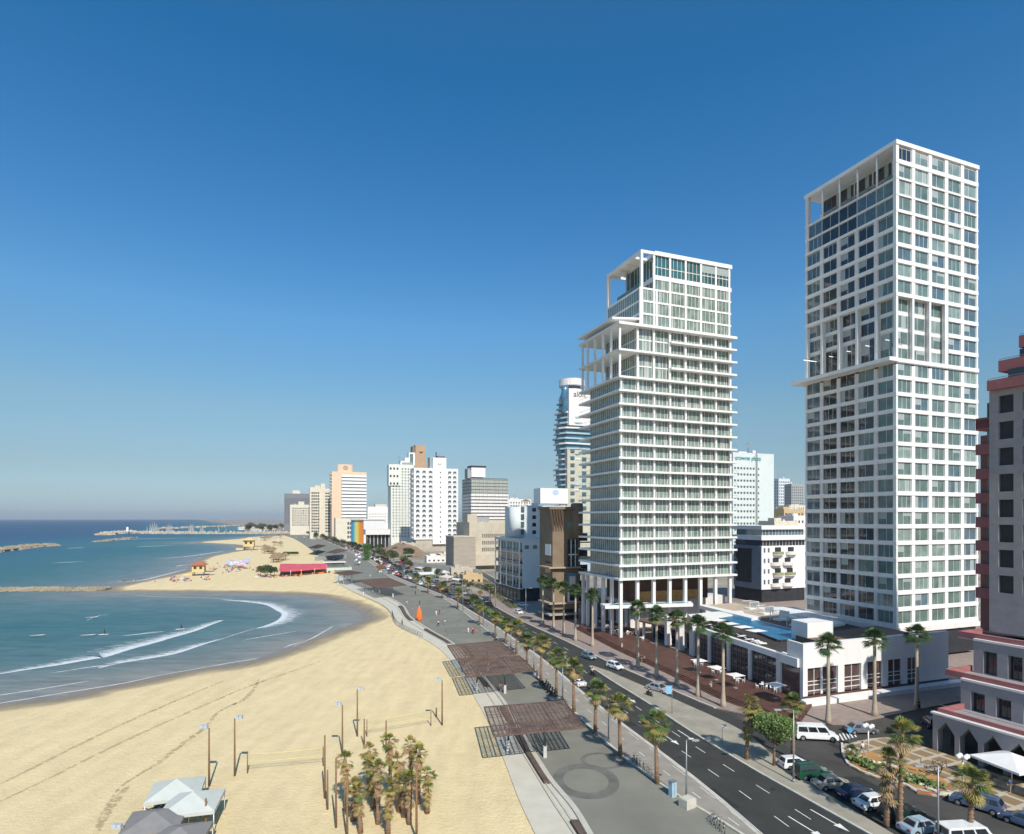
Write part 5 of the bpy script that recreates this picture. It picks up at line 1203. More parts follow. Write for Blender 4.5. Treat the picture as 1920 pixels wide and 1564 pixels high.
zones = [('leafy tree in the green belt below the peach tower', [(575+i*10+R.uniform(-4,4), 1003.5+i*3.1+R.uniform(-1.0,1.2)) for i in range(17)], 1.5, (0,1,2)),
         ('tree on the rise under the long white canopy building', [(R.uniform(705,782), R.uniform(1022,1046)) for i in range(16)], 1.15, (1,1,0)),
         ('distant tree on the headland behind the marina', [(R.uniform(462,575), R.uniform(991,999.5)) for i in range(26)], 2.6, (1,1,0)),
         ('tree in the planted median far up the road', [(float(MG(y))/y*F+CX, HZ+CH*F/y) for y in np.linspace(205,620,20)], .62, (1,2,0)),
         ('roadside tree between the car park and the beige office', [(R.uniform(790,905), 0) for i in range(12)], .8, (0,1,2))]
for zi, (lab, pts, s, ks) in enumerate(zones):
    for i, (x, y) in enumerate(pts):
        if zi == 4: Yv = R.uniform(230,420); X = float(XH(Yv))+R.uniform(2.5,6); p = (X,Yv,0)
        else: p = G(x, y)
        r = thing('tree', lab, 'tree', p, R.uniform(0,6), 'trees: '+lab.split(' ',1)[0]+' zone %s' % ['green belt','canopy rise','headland','far median','car park'][zi]) if False else None
        k = R.choice(ks); f = s*R.uniform(.75,1.2)
        r = bpy.data.objects.new('tree', None); COL.objects.link(r); r.location = p; r.rotation_euler = (0,0,R.uniform(0,6)); r.scale = (f,f,f)
        r['label'] = lab; r['category'] = 'tree'; r['group'] = ['trees of the green belt','trees on the canopy rise','trees on the headland','trees of the far median','trees along the car park road'][zi]; LABELS.add(lab)
        inst('trunk', TR[k][0], r); inst('crown', TR[k][1], r)
tree(3, G(712,1074), .8, 'orange flowering tree beside the far lattice pergola')
tree(3, G(900,1118), .4, 'small rust coloured tree by the far parked cars')
for i, (x,y,s) in enumerate([(488,1081,1.15),(497,1083,1.2),(507,1082,1.1),(515,1080,1.0),(501,1079,1.2)]):
    tree(0, G(x,y,-.1), s*.85, 'round green beach tree left of the red canopy, %s of five' % ordi(i), 'green trees on the sand left of the red canopy', rz=i)
for i in range(9):
    t = tree(2, G(533+i*3, 1041.5), .62, 'clipped hedge tree on the sand behind the red canopy, %s from left' % ordi(i), 'hedge trees behind the red canopy')
# hedge column
r = thing('hedge_column', 'tall narrow bright green hedge column beside the far road', 'hedge', G(687,1051)); c = MB(); rnd = random.Random(5)
for k in range(1500):
    p = Vector((rnd.gauss(0,1.3), rnd.gauss(0,1.3), rnd.uniform(0,13))); a = Vector((rnd.gauss(0,1),rnd.gauss(0,1),rnd.gauss(0,1))).normalized(); b = a.orthogonal().normalized(); s = .35
    c.add([tuple(p-a*s),tuple(p+b*s*.6),tuple(p+a*s),tuple(p-b*s*.6)], [(0,1,2,3)], mat('bright_green_leaf', (.07,.16,.03), .6, .4, .4))
c.build('crown', r)
# shrubs of the planted verge beside the terraced building
def shrub_strip(name, pts, w, h, n, m, lab=None, seed=0):
    c = MB(); rnd = random.Random(seed); P = [Vector(G(x,y)) for x, y in pts]
    for k in range(n):
        i = rnd.randrange(len(P)-1); t = rnd.random(); p = P[i].lerp(P[i+1], t)+Vector((rnd.uniform(-w,w), rnd.uniform(-w,w), 0)); p.z = rnd.uniform(.05, h*(.5+.5*math.sin(p.x*1.3)**2))
        a = Vector((rnd.gauss(0,1),rnd.gauss(0,1),rnd.gauss(0,1))).normalized(); b = a.orthogonal().normalized(); s = rnd.uniform(.12,.32)
        c.add([tuple(p-a*s),tuple(p+b*s*.6),tuple(p+a*s),tuple(p-b*s*.6)], [(0,1,2,3)], m)
    o = c.build(name); o['kind'] = 'stuff'; return o
shrub_strip('verge_shrubs', [(890,1098),(915,1108),(948,1130),(965,1142)], 1.5, 1.6, 2600, LEAFT2, seed=1)
shrub_strip('median_shrubs', [(880,1127),(915,1147),(950,1172)], .8, 1.3, 2200, LEAFM, seed=2)
shrub_strip('island_shrubs', [(1600,1425),(1640,1445),(1690,1462),(1760,1478)], 1.0, .9, 1500, LEAFM, seed=3)
shrub_strip('dune_scrub', [(470,1000),(500,999),(540,1000),(575,1004)], 40, 4, 2600, LEAFT2, seed=4)

SOILB = mat('brown_slope_soil', (.27,.19,.12), .95, .35, .12, .3, coords='World')
def mound(name, pts, h, m, seed):
    P = [Vector(G(x,y,0)) for x, y in pts]; c = sum(P, Vector())/len(P); rnd = random.Random(seed); mb = MB(); rings = []
    for k in range(6):
        f = 1-k/5.; rings.append([(c.x+(p.x-c.x)*f*rnd.uniform(.92,1.08), c.y+(p.y-c.y)*f*rnd.uniform(.92,1.08), h*(1-f**1.6)*rnd.uniform(.8,1.1) if k else -.1) for p in P])
    n = len(P); vs = [v for r_ in rings for v in r_]; mb.add(vs, [(k*n+i, k*n+(i+1)%n, (k+1)*n+(i+1)%n, (k+1)*n+i) for k in range(5) for i in range(n)]+[tuple(range(5*n,6*n))], m, True)
    return struct(mb.build(name))
mound('grassy_slope', [(700,1036),(725,1030),(760,1026),(790,1030),(800,1038),(790,1046),(760,1048),(725,1045)], 9, SOILB, 1)
mound('planted_slope', [(855,1092),(870,1086),(900,1084),(915,1092),(900,1098),(870,1098)], 2.0, SOILB, 2)
shrub_strip('slope_scrub', [(705,1036),(740,1030),(775,1034),(795,1040)], 16, 9, 2600, LEAFT2, seed=8)
shrub_strip('roadside_scrub', [(765,1078),(800,1092),(840,1104),(875,1112)], 3, 2.2, 2400, LEAFT2, seed=9)
shrub_strip('forecourt_scrub', [(850,1080),(880,1086),(915,1095)], 5, 1.6, 1600, LEAFT, seed=10)
for i, (q, h_, mm, lab) in enumerate([([(856,1070),(905,1078)], 2.6, CREAM, 'cream boundary wall at the foot of the beige office'),([(905,1079),(930,1095)], 2.2, BEIGE, 'beige boundary wall beside the terraced building'),([(775,1063),(846,1070)], 3.0, GREYC, 'grey boundary wall behind the stall awnings')]):
    a = G(*q[0]); b = G(*q[1]); m = MB(); m.prism([a[:2], b[:2], (b[0]+.3,b[1]+.8), (a[0]+.3,a[1]+.8)], 0, h_, mm); tag(m.build('boundary_wall'), lab, 'wall', 'boundary walls by the far car park')
# ------------------------------------------------------------ cars
TYRE = mat('tyre_rubber', (.02,.02,.02), .8, .2, 3); RIM = mat('wheel_rim', (.45,.46,.47), .35, .1, 3, metal=.6)
CGL = glassmat('car_glass', (.02,.025,.03), .05); HEADL = mat('headlamp', (.75,.75,.72), .15, .05, 3); TAILL = mat('tail_lamp', (.35,.02,.02), .3, .1, 3); TRIM = mat('black_trim', (.025,.025,.028), .6, .2, 3)
def paint(name, col, metal=.3):
    m = mat(name, col, .32, .05, 1.5, spec=.6, metal=metal if sum(col) < 1.8 else 0.0)
    m.node_tree.nodes['Principled BSDF'].inputs['Coat Weight'].default_value = .5; return m
CP = {'white': paint('white_car_paint', (.74,.74,.72)), 'silver': paint('silver_car_paint', (.42,.43,.43)), 'grey': paint('grey_car_paint', (.16,.17,.19)), 'navy': paint('navy_car_paint', (.015,.03,.09)), 'green': paint('green_car_paint', (.015,.09,.05)), 'dark green': paint('dark_green_car_paint', (.01,.035,.03)),
      'blue': paint('steel_blue_car_paint', (.10,.15,.25)), 'pale blue': paint('pale_blue_car_paint', (.40,.52,.60)), 'black': paint('black_car_paint', (.015,.015,.017)), 'red': paint('red_car_paint', (.35,.03,.03)), 'beige': paint('beige_car_paint', (.45,.41,.33)), 'blue grey': paint('blue_grey_car_paint', (.22,.30,.36))}
KINDS = {'sedan': dict(L=4.5, W=1.76, hood=.62, belt=.92, top=1.45, c=[-1.75,-1.15,.45,1.25]), 'hatch': dict(L=3.9, W=1.68, hood=.68, belt=.94, top=1.5, c=[-1.85,-1.55,.35,1.2]),
         'suv': dict(L=4.6, W=1.85, hood=.85, belt=1.1, top=1.82, c=[-2.22,-2.02,.35,1.1]), 'wagon': dict(L=4.8, W=1.85, hood=.78, belt=1.02, top=1.68, c=[-2.3,-1.95,.4,1.35]),
         'van': dict(L=5.7, W=2.0, hood=.95, belt=1.2, top=2.1, c=[-2.82,-2.75,1.25,1.95]), 'open': dict(L=4.2, W=1.75, hood=.65, belt=.88, top=0, c=[])}
CM = {}
def car_parts(kind):
    if kind in CM: return CM[kind]
    K = KINDS[kind]; L, W = K['L'], K['W']; hl = L/2; wr = .32 if kind not in ('suv','van') else .37; wx = [hl-.85, -hl+.85]; bl = K['belt']; ho = K['hood']
    P = CP['white']; z0 = .24; hw = W/2
    def arch(cx): return [(cx+(wr+.06)*math.cos(math.pi-math.pi*k/8)*-1*-1, max(z0, wr*.98+(wr+.06)*math.sin(math.pi*k/8))) for k in range(9)]
    cab = K['c']; front = cab[3] if cab else .9; rear = cab[0] if cab else -.6
    prof = [(-hl+.08,z0)]+arch(wx[1])+arch(wx[0])+[(hl-.1,z0),(hl,.42),(hl-.03,ho-.08),(hl-.25,ho+.04),(front,bl-.02)]
    if kind == 'sedan': prof += [(rear,bl),(-hl+.12,bl-.04)]
    elif kind == 'open': prof += [(.6,bl),(.5,.62),(-.9,.62),(-1.0,bl),(-hl+.12,bl-.06)]
    else: prof += [(-hl+.06,bl)]
    prof += [(-hl,bl-.25),(-hl,.45)]
    b = MB(); n = len(prof); ins = [max(0,(z-.55)*.16) for x, z in prof]
    rows = []
    for sgn in (-1, 1):
        for dy, dz in ((0,0),):
            rows.append([(x, sgn*(hw-ins[i]), z) for i, (x, z) in enumerate(prof)])
    for sgn in (-1, 1): rows.append([(x*.985, sgn*(hw-ins[i]-.09), z+(.03 if z > .6 else 0)) for i, (x, z) in enumerate(prof)])
    vs = rows[0]+rows[1]+rows[2]+rows[3]
    fs = [tuple(range(n)), tuple(range(2*n-1,n-1,-1))]
    for i in range(n):
        j = (i+1)%n; fs += [(i,2*n+i,2*n+j,j), (2*n+i,3*n+i,3*n+j,2*n+j), (3*n+i,n+i,n+j,3*n+j)]
    b.add(vs, fs, P)
    b.box(-hl+.2, hl-.2, -hw+.12, hw-.12, .2, .5, TRIM)
    if cab:
        y0, y1 = hw-.10, hw-.30 if kind != 'van' else hw-.16; tp = K['top']; x0, x1, x2, x3 = cab
        vs = []
        for z, xs, y in ((bl-.03, (x0,x3), y0), (tp, (x1,x2), y1)):
            vs += [(xs[0],-y,z),(xs[1],-y,z),(xs[1],y,z),(xs[0],y,z)]
        vs += [((x1+x2)/2+ (x2-x1)*.45,-y1+.08,tp+.05),((x1+x2)/2+(x2-x1)*.45,y1-.08,tp+.05),((x1+x2)/2-(x2-x1)*.45,y1-.08,tp+.05),((x1+x2)/2-(x2-x1)*.45,-y1+.08,tp+.05)]
        b.add(vs, [(0,1,5,4),(1,2,6,5),(2,3,7,6),(3,0,4,7),(4,5,8,11),(5,6,9,8),(6,7,10,9),(7,4,11,10),(11,8,9,10)], P)
    parts = [('body', b.mesh('body'))]
    def pane(a, c, d, e, out, nm='window'):
        mb = MB(); o = Vector(out)*.012; mb.add([tuple(Vector(q)+o) for q in (a,c,d,e)], [(0,1,2,3)], CGL); parts.append((nm, mb.mesh(nm)))
    if cab:
        lb = Vector((x0,y0,bl)); 
        def P3(side, fx, fz):  # point on the side: fx along 0..1 rear->front, fz 0..1
            xb = x0+(x3-x0)*fx; xt = x1+(x2-x1)*fx; return (xb+(xt-xb)*fz, side*(y0+(y1-y0)*fz), bl-.03+(tp-bl+.03)*fz)
        cuts = {'van': [(.05,.33),(.36,.62),(.66,.93)], 'suv': [(.04,.30),(.34,.62),(.66,.95)], 'wagon': [(.06,.30),(.34,.62),(.66,.93)], 'sedan': [(.12,.48),(.52,.9)], 'hatch': [(.1,.48),(.52,.9)]}[kind]
        for sd in (-1,1):
            for u0, u1 in cuts: pane(P3(sd,u0,.12), P3(sd,u1,.12), P3(sd,u1,.88), P3(sd,u0,.88), (0,sd,.2))
        F3 = lambda fy, fz: (x3+(x2-x3)*fz, (y0+(y1-y0)*fz)*fy, bl-.03+(tp-bl+.03)*fz)
        B3 = lambda fy, fz: (x0+(x1-x0)*fz, (y0+(y1-y0)*fz)*fy, bl-.03+(tp-bl+.03)*fz)
        pane(F3(-.9,.08), F3(.9,.08), F3(.9,.92), F3(-.9,.92), (1,0,.8), 'windscreen'); pane(B3(-.86,.2), B3(.86,.2), B3(.86,.9), B3(-.86,.9), (-1,0,.5), 'rear_window')
    else:
        mb = MB(); mb.add([(.62,-.72,bl),(.62,.72,bl),(.25,.62,1.3),(.25,-.62,1.3)], [(0,1,2,3)], CGL); parts.append(('windscreen', mb.mesh('windscreen')))
        for y in (-.4,.4):
            mb = MB(); mb.box(-.6,-.05,y-.25,y+.25,.62,.8,TRIM); mb.box(-.75,-.6,y-.25,y+.25,.62,1.15,TRIM); parts.append(('seat', mb.mesh('seat')))
    for x in wx:
        for sd in (-1,1):
            mb = MB(); n = 16; vs = [(x+wr*math.cos(2*math.pi*k/n), sd*(hw-.24), wr+wr*math.sin(2*math.pi*k/n)) for k in range(n)]+[(x+wr*math.cos(2*math.pi*k/n), sd*(hw-.02), wr+wr*math.sin(2*math.pi*k/n)) for k in range(n)]
            mb.add(vs, [tuple(range(n)), tuple(range(2*n-1,n-1,-1))]+[(k,(k+1)%n,n+(k+1)%n,n+k) for k in range(n)], TYRE)
            parts.append(('wheel', mb.mesh('wheel'))); mb = MB(); r = wr*.62; mb.add([(x+r*math.cos(2*math.pi*k/10), sd*(hw-.01), wr+r*math.sin(2*math.pi*k/10)) for k in range(10)], [tuple(range(10))], RIM); parts.append(('rim', mb.mesh('rim')))
    for sd in (-1,1):
        mb = MB(); mb.box(hl-.14, hl-.0+.012, sd*(hw-.36)-.2, sd*(hw-.36)+.2, ho-.22, ho-.06, HEADL); parts.append(('headlight', mb.mesh('headlight')))
        mb = MB(); mb.box(-hl-.012, -hl+.1, sd*(hw-.3)-.14, sd*(hw-.3)+.14, bl-.30, bl-.12, TAILL); parts.append(('tail_light', mb.mesh('tail_light')))
        if cab: mb = MB(); mb.box(x3-.45, x3-.28, sd*hw-.02 if sd > 0 else -hw-.16, hw+.16 if sd > 0 else -hw+.02, bl, bl+.14, P); parts.append(('mirror', mb.mesh('mirror')))
    mb = MB(); mb.box(hl-.06, hl+.01, -.4, .4, .34, .5, TRIM); parts.append(('grille', mb.mesh('grille')))
    mb = MB(); mb.box(-hl-.013, -hl+.02, -.26, .26, .5, .61, HEADL); parts.append(('number_plate', mb.mesh('number_plate')))
    if kind in ('suv','wagon'):
        for sd in (-1,1): mb = MB(); mb.box(x1+.2, x2-.2, sd*(y1-.12)-.02, sd*(y1-.12)+.02, tp+.05, tp+.1, TRIM); parts.append(('roof_rail', mb.mesh('roof_rail')))
    CM[kind] = parts; return parts
def car(kind, colour, loc, deg, label, group='cars around the hotel street', name='car', cat='car'):
    r = thing(name, label, cat, loc, math.radians(deg), group)
    for nm, me in car_parts(kind):
        o = inst(nm, me, lastw if nm == 'rim' else r)
        if nm == 'wheel': lastw = o
        if nm in ('body','mirror'): o.material_slots[0].link = 'OBJECT'; o.material_slots[0].material = CP[colour]
    return r
RD = lambda px, py: math.degrees(math.atan2(1, float(XF(G(px,py)[1]+2)-XF(G(px,py)[1]-2))/4.0))   # along the road, away
def gz(px, py, z=.0): p = G(px, py, z); return (p[0], p[1], z)
car('open', 'white', gz(1084,1284,.01), RD(1084,1284)+180+180, 'white open-top convertible driving in the nearest carriageway')
car('hatch', 'blue grey', gz(1104,1235,.01), -62, 'small blue-grey car driving past the hotel sidewalk, left of the white hatchback')
car('hatch', 'white', gz(1153,1254,.01), -60, 'small white hatchback driving past the hotel sidewalk')
car('sedan', 'silver', gz(1234,1296,.01), -52, 'silver sedan driving past the hotel beside the scooter rider')
car('hatch', 'white', gz(972,1151,.01), -65, 'white car turning out by the shaded shopfronts, nearer of two')
car('sedan', 'white', gz(980,1137,.01), -20, 'white sedan parked by the terraced building shopfront')
car('suv', 'navy', gz(914,1130,.01), -62, 'dark blue car in the right lanes above the planted median')
car('suv', 'blue', gz(845,1121,.01), 118, 'blue car at the end of the queue beside the kerb palm')
car('suv', 'black', gz(873,1132,.01), 118, 'black car in the queue left of the planted median')
car('sedan', 'grey', gz(889,1142,.01), 118, 'grey car leading the queue left of the planted median')
PK = 'cars parked beside the median'
car('van', 'white', gz(1529,1386,.01), -8, 'white passenger van in the side street below the podium', 'cars around the hotel street', 'van', 'van')
car('sedan', 'grey', gz(1614,1374,.01), 0, 'dark grey sedan turning behind the white globe lamp')
car('hatch', 'white', gz(1490,1440,.01), 8, 'white hatchback parked behind the green off-roader', PK)
car('suv', 'green', gz(1522,1458,.01), 10, 'green off-road car parked beside the tall street lamp', PK)
car('sedan', 'beige', gz(1561,1477,.01), 6, 'silver beige sedan parked between the green off-roader and the navy car', PK)
car('sedan', 'navy', gz(1607,1495,.01), 8, 'navy sedan parked between two pale sedans', PK)
car('sedan', 'white', gz(1641,1514,.01), 12, 'white sedan parked beside the leaning palm trunks', PK)
car('suv', 'dark green', gz(1690,1536,.01), 14, 'dark green off-road car with roof rack among the parked row', PK)
car('sedan', 'pale blue', gz(1727,1560,.01), 14, 'pale blue sedan at the bottom edge of the parked row', PK)
car('van', 'white', gz(1815,1585,.01), 6, 'white van cut by the bottom edge of the picture', PK, 'van', 'van')
car('wagon', 'blue', gz(1832,1515,.01), 130, 'steel blue estate car parked below the tiled plaza')
car('sedan', 'blue', gz(1925,1550,.01), 120, 'blue car cut by the right edge of the picture')
car('hatch', 'navy', gz(1745,1362,.01), 75, 'dark blue car in the shade of the grey stone building')
# far traffic: one mesh each
FARC = {}
def far_mesh(kind, colour):
    if (kind, colour) in FARC: return FARC[(kind, colour)]
    mb = MB()
    for nm, me in car_parts(kind):
        if nm in ('wheel','number_plate','mirror','grille','roof_rail') and nm != 'wheel': continue
        vs = [tuple(v.co) for v in me.vertices]
        for p in me.polygons:
            pass
        for k, mt in enumerate(me.materials):
            m2 = CP[colour] if (nm == 'body' and k == 0) else mt
            mb.add(vs, [tuple(p.vertices) for p in me.polygons if p.material_index == k], m2)
    FARC[(kind, colour)] = mb.mesh('far_car'); return FARC[(kind, colour)]
R = random.Random(15); cols_ = ['white','white','silver','grey','navy','black','red','beige','blue','white']
def far_car(x, y, deg, zone, group):
    k = R.choice(['sedan','hatch','suv']); c = R.choice(cols_); o = inst('parked_car' if 'parked' in zone else 'car', far_mesh(k, c), None, (x,y,.01), math.radians(deg))
    lab = zone % {'sedan':'%s saloon','hatch':'%s small car','suv':'tall %s car'}[k].replace('%s', c); o['label'] = lab; o['category'] = 'car'; o['group'] = group; LABELS.add(lab)
y = 250.
while y < 640:
    dx = (float(XE(y+3))-float(XE(y-3)))/6; dg = math.degrees(math.atan2(1, dx))
    for t in (.14,.34,.68,.86):
        if R.random() < (.72 if t < .5 else .5):
            far_car(float(XE(y)*(1-t)+XH(y)*t), y+R.uniform(-2,2), dg if t < .5 else dg+180, '%s '+'in the far '+('left' if t < .5 else 'right')+' lanes of the shore road', 'cars far up the shore road')
    y += 9.5
for j in range(4):
    for i in range(8):
        if R.random() < .85: p = G(728+i*8.5-j*4, 1053+j*7+i*1.2); far_car(p[0], p[1], 30+R.uniform(-6,6), '%s parked in the lot under the canopy building', 'cars in the far parking lot')
for i in range(16):
    p = G(560+R.uniform(0,62), 1003+R.uniform(0,9)); far_car(p[0], p[1], R.choice([20,110]), '%s parked behind the distant beach', 'cars parked behind the distant beach')
for i, (x,y) in enumerate([(925,1112),(905,1103),(880,1090),(862,1084),(846,1086),(830,1080)]): p = G(x, y); far_car(p[0]+1, p[1], 20, '%s parked on the forecourt of the beige office', 'cars on the forecourt of the beige office')

# ------------------------------------------------------------ people
SKIN = mat('skin', (.48,.28,.19), .6, .1, 5); HAIR = mat('dark_hair', (.03,.02,.015), .8, .2, 8)
CL = {n: mat('cloth_'+n.replace(' ','_'), c, .85, .1, 6) for n, c in {'white':(.7,.7,.68),'black':(.03,.03,.035),'blue':(.06,.12,.3),'red':(.45,.06,.05),'pink':(.55,.25,.28),'grey':(.25,.25,.26),'khaki':(.3,.25,.17),'green':(.08,.2,.1),'orange':(.6,.22,.05)}.items()}
def skin_mesh(verts, edges, radii, m, sub=1, root=0):
    me = bpy.data.meshes.new('t'); me.from_pydata(verts, edges, []); o = bpy.data.objects.new('t', me); COL.objects.link(o)
    md = o.modifiers.new('s', 'SKIN'); md.use_smooth_shade = True
    for i, r in enumerate(radii): me.skin_vertices[0].data[i].radius = (r, r) if not hasattr(r,'__len__') else r
    me.skin_vertices[0].data[root].use_root = True
    if sub: o.modifiers.new('u', 'SUBSURF').levels = sub
    bpy.context.view_layer.update()
    out = bpy.data.meshes.new_from_object(o.evaluated_get(bpy.context.evaluated_depsgraph_get())); bpy.data.objects.remove(o)
    out.materials.clear(); out.materials.append(m); return out
def person_meshes(pose):
    st = {'stand': (.02,-.02,0,0), 'walk': (.30,-.28,.22,-.22), 'ride': None}[pose]
    if pose == 'ride':
        hip = {'p': (0,0,.80)}; V = [(0,0,.80),(.10,0,1.05),(.16,0,1.30),(.20,0,1.42),(.22,0,1.50),(.25,0,1.62),
             (.13,.19,1.33),(.32,.22,1.13),(.55,.22,1.10),(.13,-.19,1.33),(.32,-.22,1.13),(.55,-.22,1.10),(.03,.1,.78),(.42,.16,.72),(.38,.16,.32),(.5,.16,.28),(.03,-.1,.78),(.42,-.16,.72),(.38,-.16,.32),(.5,-.16,.28)]
    else:
        a, b, c, d = st
        V = [(0,0,.93),(0,0,1.13),(0,0,1.32),(0,0,1.44),(0,0,1.50),(.02,0,1.63),
             (0,.19,1.38),(c*.5,.24,1.12),(c+.05,.24,.88),(0,-.19,1.38),(d*.5,-.24,1.12),(d+.05,-.24,.88),
             (0,.09,.90),(a*.55+.04,.1,.50),(a,.1,.08),(a+.15,.1,.04),(0,-.09,.90),(b*.4+.04,-.1,.50),(b,-.1,.08),(b+.15,-.1,.04)]
    E = [(0,1),(1,2),(2,3),(3,4),(4,5),(2,6),(6,7),(7,8),(2,9),(9,10),(10,11),(0,12),(12,13),(13,14),(14,15),(0,16),(16,17),(17,18),(18,19)]
    Rr = [.13,.12,.15,.06,.055,.10,.06,.042,.034,.06,.042,.034,.095,.062,.045,.04,.095,.062,.045,.04]
    body = skin_mesh(V, E, Rr, SKIN, 1)
    sh = skin_mesh([V[0],V[1],V[2],V[6],V[7],V[9],V[10]], [(0,1),(1,2),(2,3),(3,4),(2,5),(5,6)], [.15,.145,.175,.08,.06,.08,.06], CL['white'], 1)
    tr = skin_mesh([V[0],V[12],V[13],V[14],V[16],V[17],V[18]], [(0,1),(1,2),(2,3),(0,4),(4,5),(5,6)], [.155,.115,.082,.065,.115,.082,.065], CL['black'], 1)
    hb = MB(); hx, hy, hz = V[5]; hb.lathe((hx-.02,hy,hz-.02), [(.108,0),(.112,.06),(.085,.115),(.03,.135)], HAIR, 10)
    fc = MB(); fc.box(hx+.095,hx+.135,-.015,.015,hz-.03,hz+.01,SKIN); fc.box(hx+.088,hx+.108,.025,.045,hz+.012,hz+.026,HAIR); fc.box(hx+.088,hx+.108,-.045,-.025,hz+.012,hz+.026,HAIR); fc.box(hx+.085,hx+.104,-.025,.025,hz-.062,hz-.052,CL['red'])
    return {'body': body, 'shirt': sh, 'trousers': tr, 'hair': hb.mesh('hair'), 'face': fc.mesh('face')}
PM = {p: person_meshes(p) for p in ('stand','walk','ride')}
def person(loc, deg, pose, shirt, trou, label, group='people', sc=1.0):
    r = thing('person', label, 'person', loc, math.radians(deg), group); r.scale = (sc,sc,sc)
    for nm, me in PM[pose].items():
        o = inst(nm, me, r)
        if nm == 'shirt': o.material_slots[0].link = 'OBJECT'; o.material_slots[0].material = CL[shirt]
        if nm == 'trousers': o.material_slots[0].link = 'OBJECT'; o.material_slots[0].material = CL[trou]
    return r
PG_ = 'people on the promenade'
for a in [(763,1135,'stand','white','khaki','person in white on the promenade behind the orange sculpture'),(773,1148,'walk','pink','grey','person in pink left of the orange sculpture'),(787,1134,'walk','black','black','person in black walking just beyond the orange sculpture'),
          (818,1154,'stand','white','white','person in white standing in a pair right of the orange sculpture'),(824,1153,'stand','black','red','person in black beside the one in white, right of the sculpture'),(830,1153,'walk','pink','khaki','person in pink at the right of the small group by the sculpture'),
          (822,1174,'walk','white','black','person in white shirt, left of the two walking over the paving ring'),(834,1172,'walk','white','grey','person in white and grey, right of the two walking over the paving ring'),
          (878,1187,'stand','white','white','person in white beside the seated pair near the third pergola'),(886,1187,'stand','pink','black','person in pink top near the third pergola'),(889,1188,'stand','red','red','person in red near the third pergola'),
          (754,1171,'walk','grey','black','person walking on the pale path by the railing'),(779,1115,'walk','black','black','dark dressed person far up the promenade beyond the sculpture'),(694,1082,'stand','white','white','person in white by the farthest flat pergola'),
          (939,1297,'stand','pink','khaki','person leaning on the post of the middle pergola'),(1007,1273,'stand','white','pink','person in white beside the parked motorbikes'),(836,1192,'walk','blue','khaki','person in blue on the promenade left of the seated group')]:
    person(gz(a[0],a[1],.14), R.uniform(0,360), a[2], a[3], a[4], a[5], PG_)
for a in [(1166,1217,'stand','pink','white','person in pink beside the first deck steps under the slab tower'),(1203,1242,'walk','black','khaki','person in black walking on the hotel sidewalk, left of a pair'),(1208,1243,'walk','khaki','black','person in khaki walking on the hotel sidewalk, right of a pair'),
          (1333,1292,'stand','khaki','white','person in pale clothes sitting by the sidewalk palm near the glazed hall'),(1723,1331,'stand','black','black','person in a black suit beside the last podium palm'),(1617,1414,'walk','white','grey','person in white crossing at the tip of the traffic island')]:
    person(gz(a[0],a[1],.16), R.uniform(0,360), a[2], a[3], a[4], a[5], 'people on the hotel side')
# ------------------------------------------------------------ scooters and bicycles
def two_wheel(kind, loc, deg, label, group, colour='black'):
    r = thing('scooter' if kind == 's' else 'bicycle', label, 'scooter' if kind == 's' else 'bicycle', loc, math.radians(deg), group); rr = .25 if kind == 's' else .33
    for x in (-.6,.62):
        m = MB(); n = 14; path = [(x+rr*math.cos(2*math.pi*k/n),0,rr+.03+rr*math.sin(2*math.pi*k/n)) for k in range(n+1)]; m.tube(path, .06 if kind == 's' else .022, TYRE, 5, cap=False)
        if kind != 's':
            for k in range(0,n,2): m.tube([(x,0,rr+.03), path[k]], .006, RIM, 3, cap=False)
        m.build('wheel', r)
    m = MB(); c = CP[colour]
    if kind == 's':
        m.prism([(-.75,-.16),(-.1,-.17),(-.1,.17),(-.75,.16)], .35, .72, c); m.prism([(-.12,-.14),(.3,-.14),(.3,.14),(-.12,.14)], .24, .34, c)
        m.add([(.28,-.2,.25),(.28,.2,.25),(.48,.16,.95),(.48,-.16,.95),(.36,-.2,.25),(.36,.2,.25),(.56,.16,.95),(.56,-.16,.95)], [(0,1,2,3),(4,7,6,5),(0,3,7,4),(1,5,6,2),(3,2,6,7),(0,4,5,1)], c); m.build('body', r)
        m = MB(); m.box(-.72,-.12,-.14,.14,.72,.82,TRIM); m.build('seat', r)
        m = MB(); m.tube([(.5,-.32,1.08),(.52,0,1.0),(.5,.32,1.08)], .02, TRIM, 5); m.tube([(.52,0,1.0),(.62,0,.3)], .03, STEEL, 5); m.build('handlebar', r)
    else:
        for a, b in [((-.6,0,.36),(-.05,0,.34)),((-.05,0,.34),(-.22,0,.85)),((-.22,0,.8),(.45,0,.82)),((-.05,0,.34),(.45,0,.75)),((-.6,0,.36),(-.2,0,.78)),((.42,0,.95),(.62,0,.36))]: m.tube([a,b], .02, c, 5)
        m.build('frame', r); m = MB(); m.box(-.34,-.12,-.07,.07,.85,.9,TRIM); m.build('seat', r); m = MB(); m.tube([(.38,-.26,1.0),(.42,0,.97),(.38,.26,1.0)], .015, TRIM, 5); m.build('handlebar', r)
    return r
for p, dg, lab, pl in [((1112,1267), -65, 'scooter ridden in the road left of the median tip', 'rider in white and black on the scooter left of the median tip'),((1218,1306), -60, 'scooter ridden beside the silver sedan', 'rider in black on the scooter beside the silver sedan')]:
    q = gz(*p, .01); two_wheel('s', q, dg, lab, 'scooters on the road', 'black')
    rr = math.radians(dg); person((q[0]-.35*math.cos(rr), q[1]-.35*math.sin(rr), .02), dg, 'ride', 'white' if p[0] < 1200 else 'black', 'black', pl, 'scooter riders')
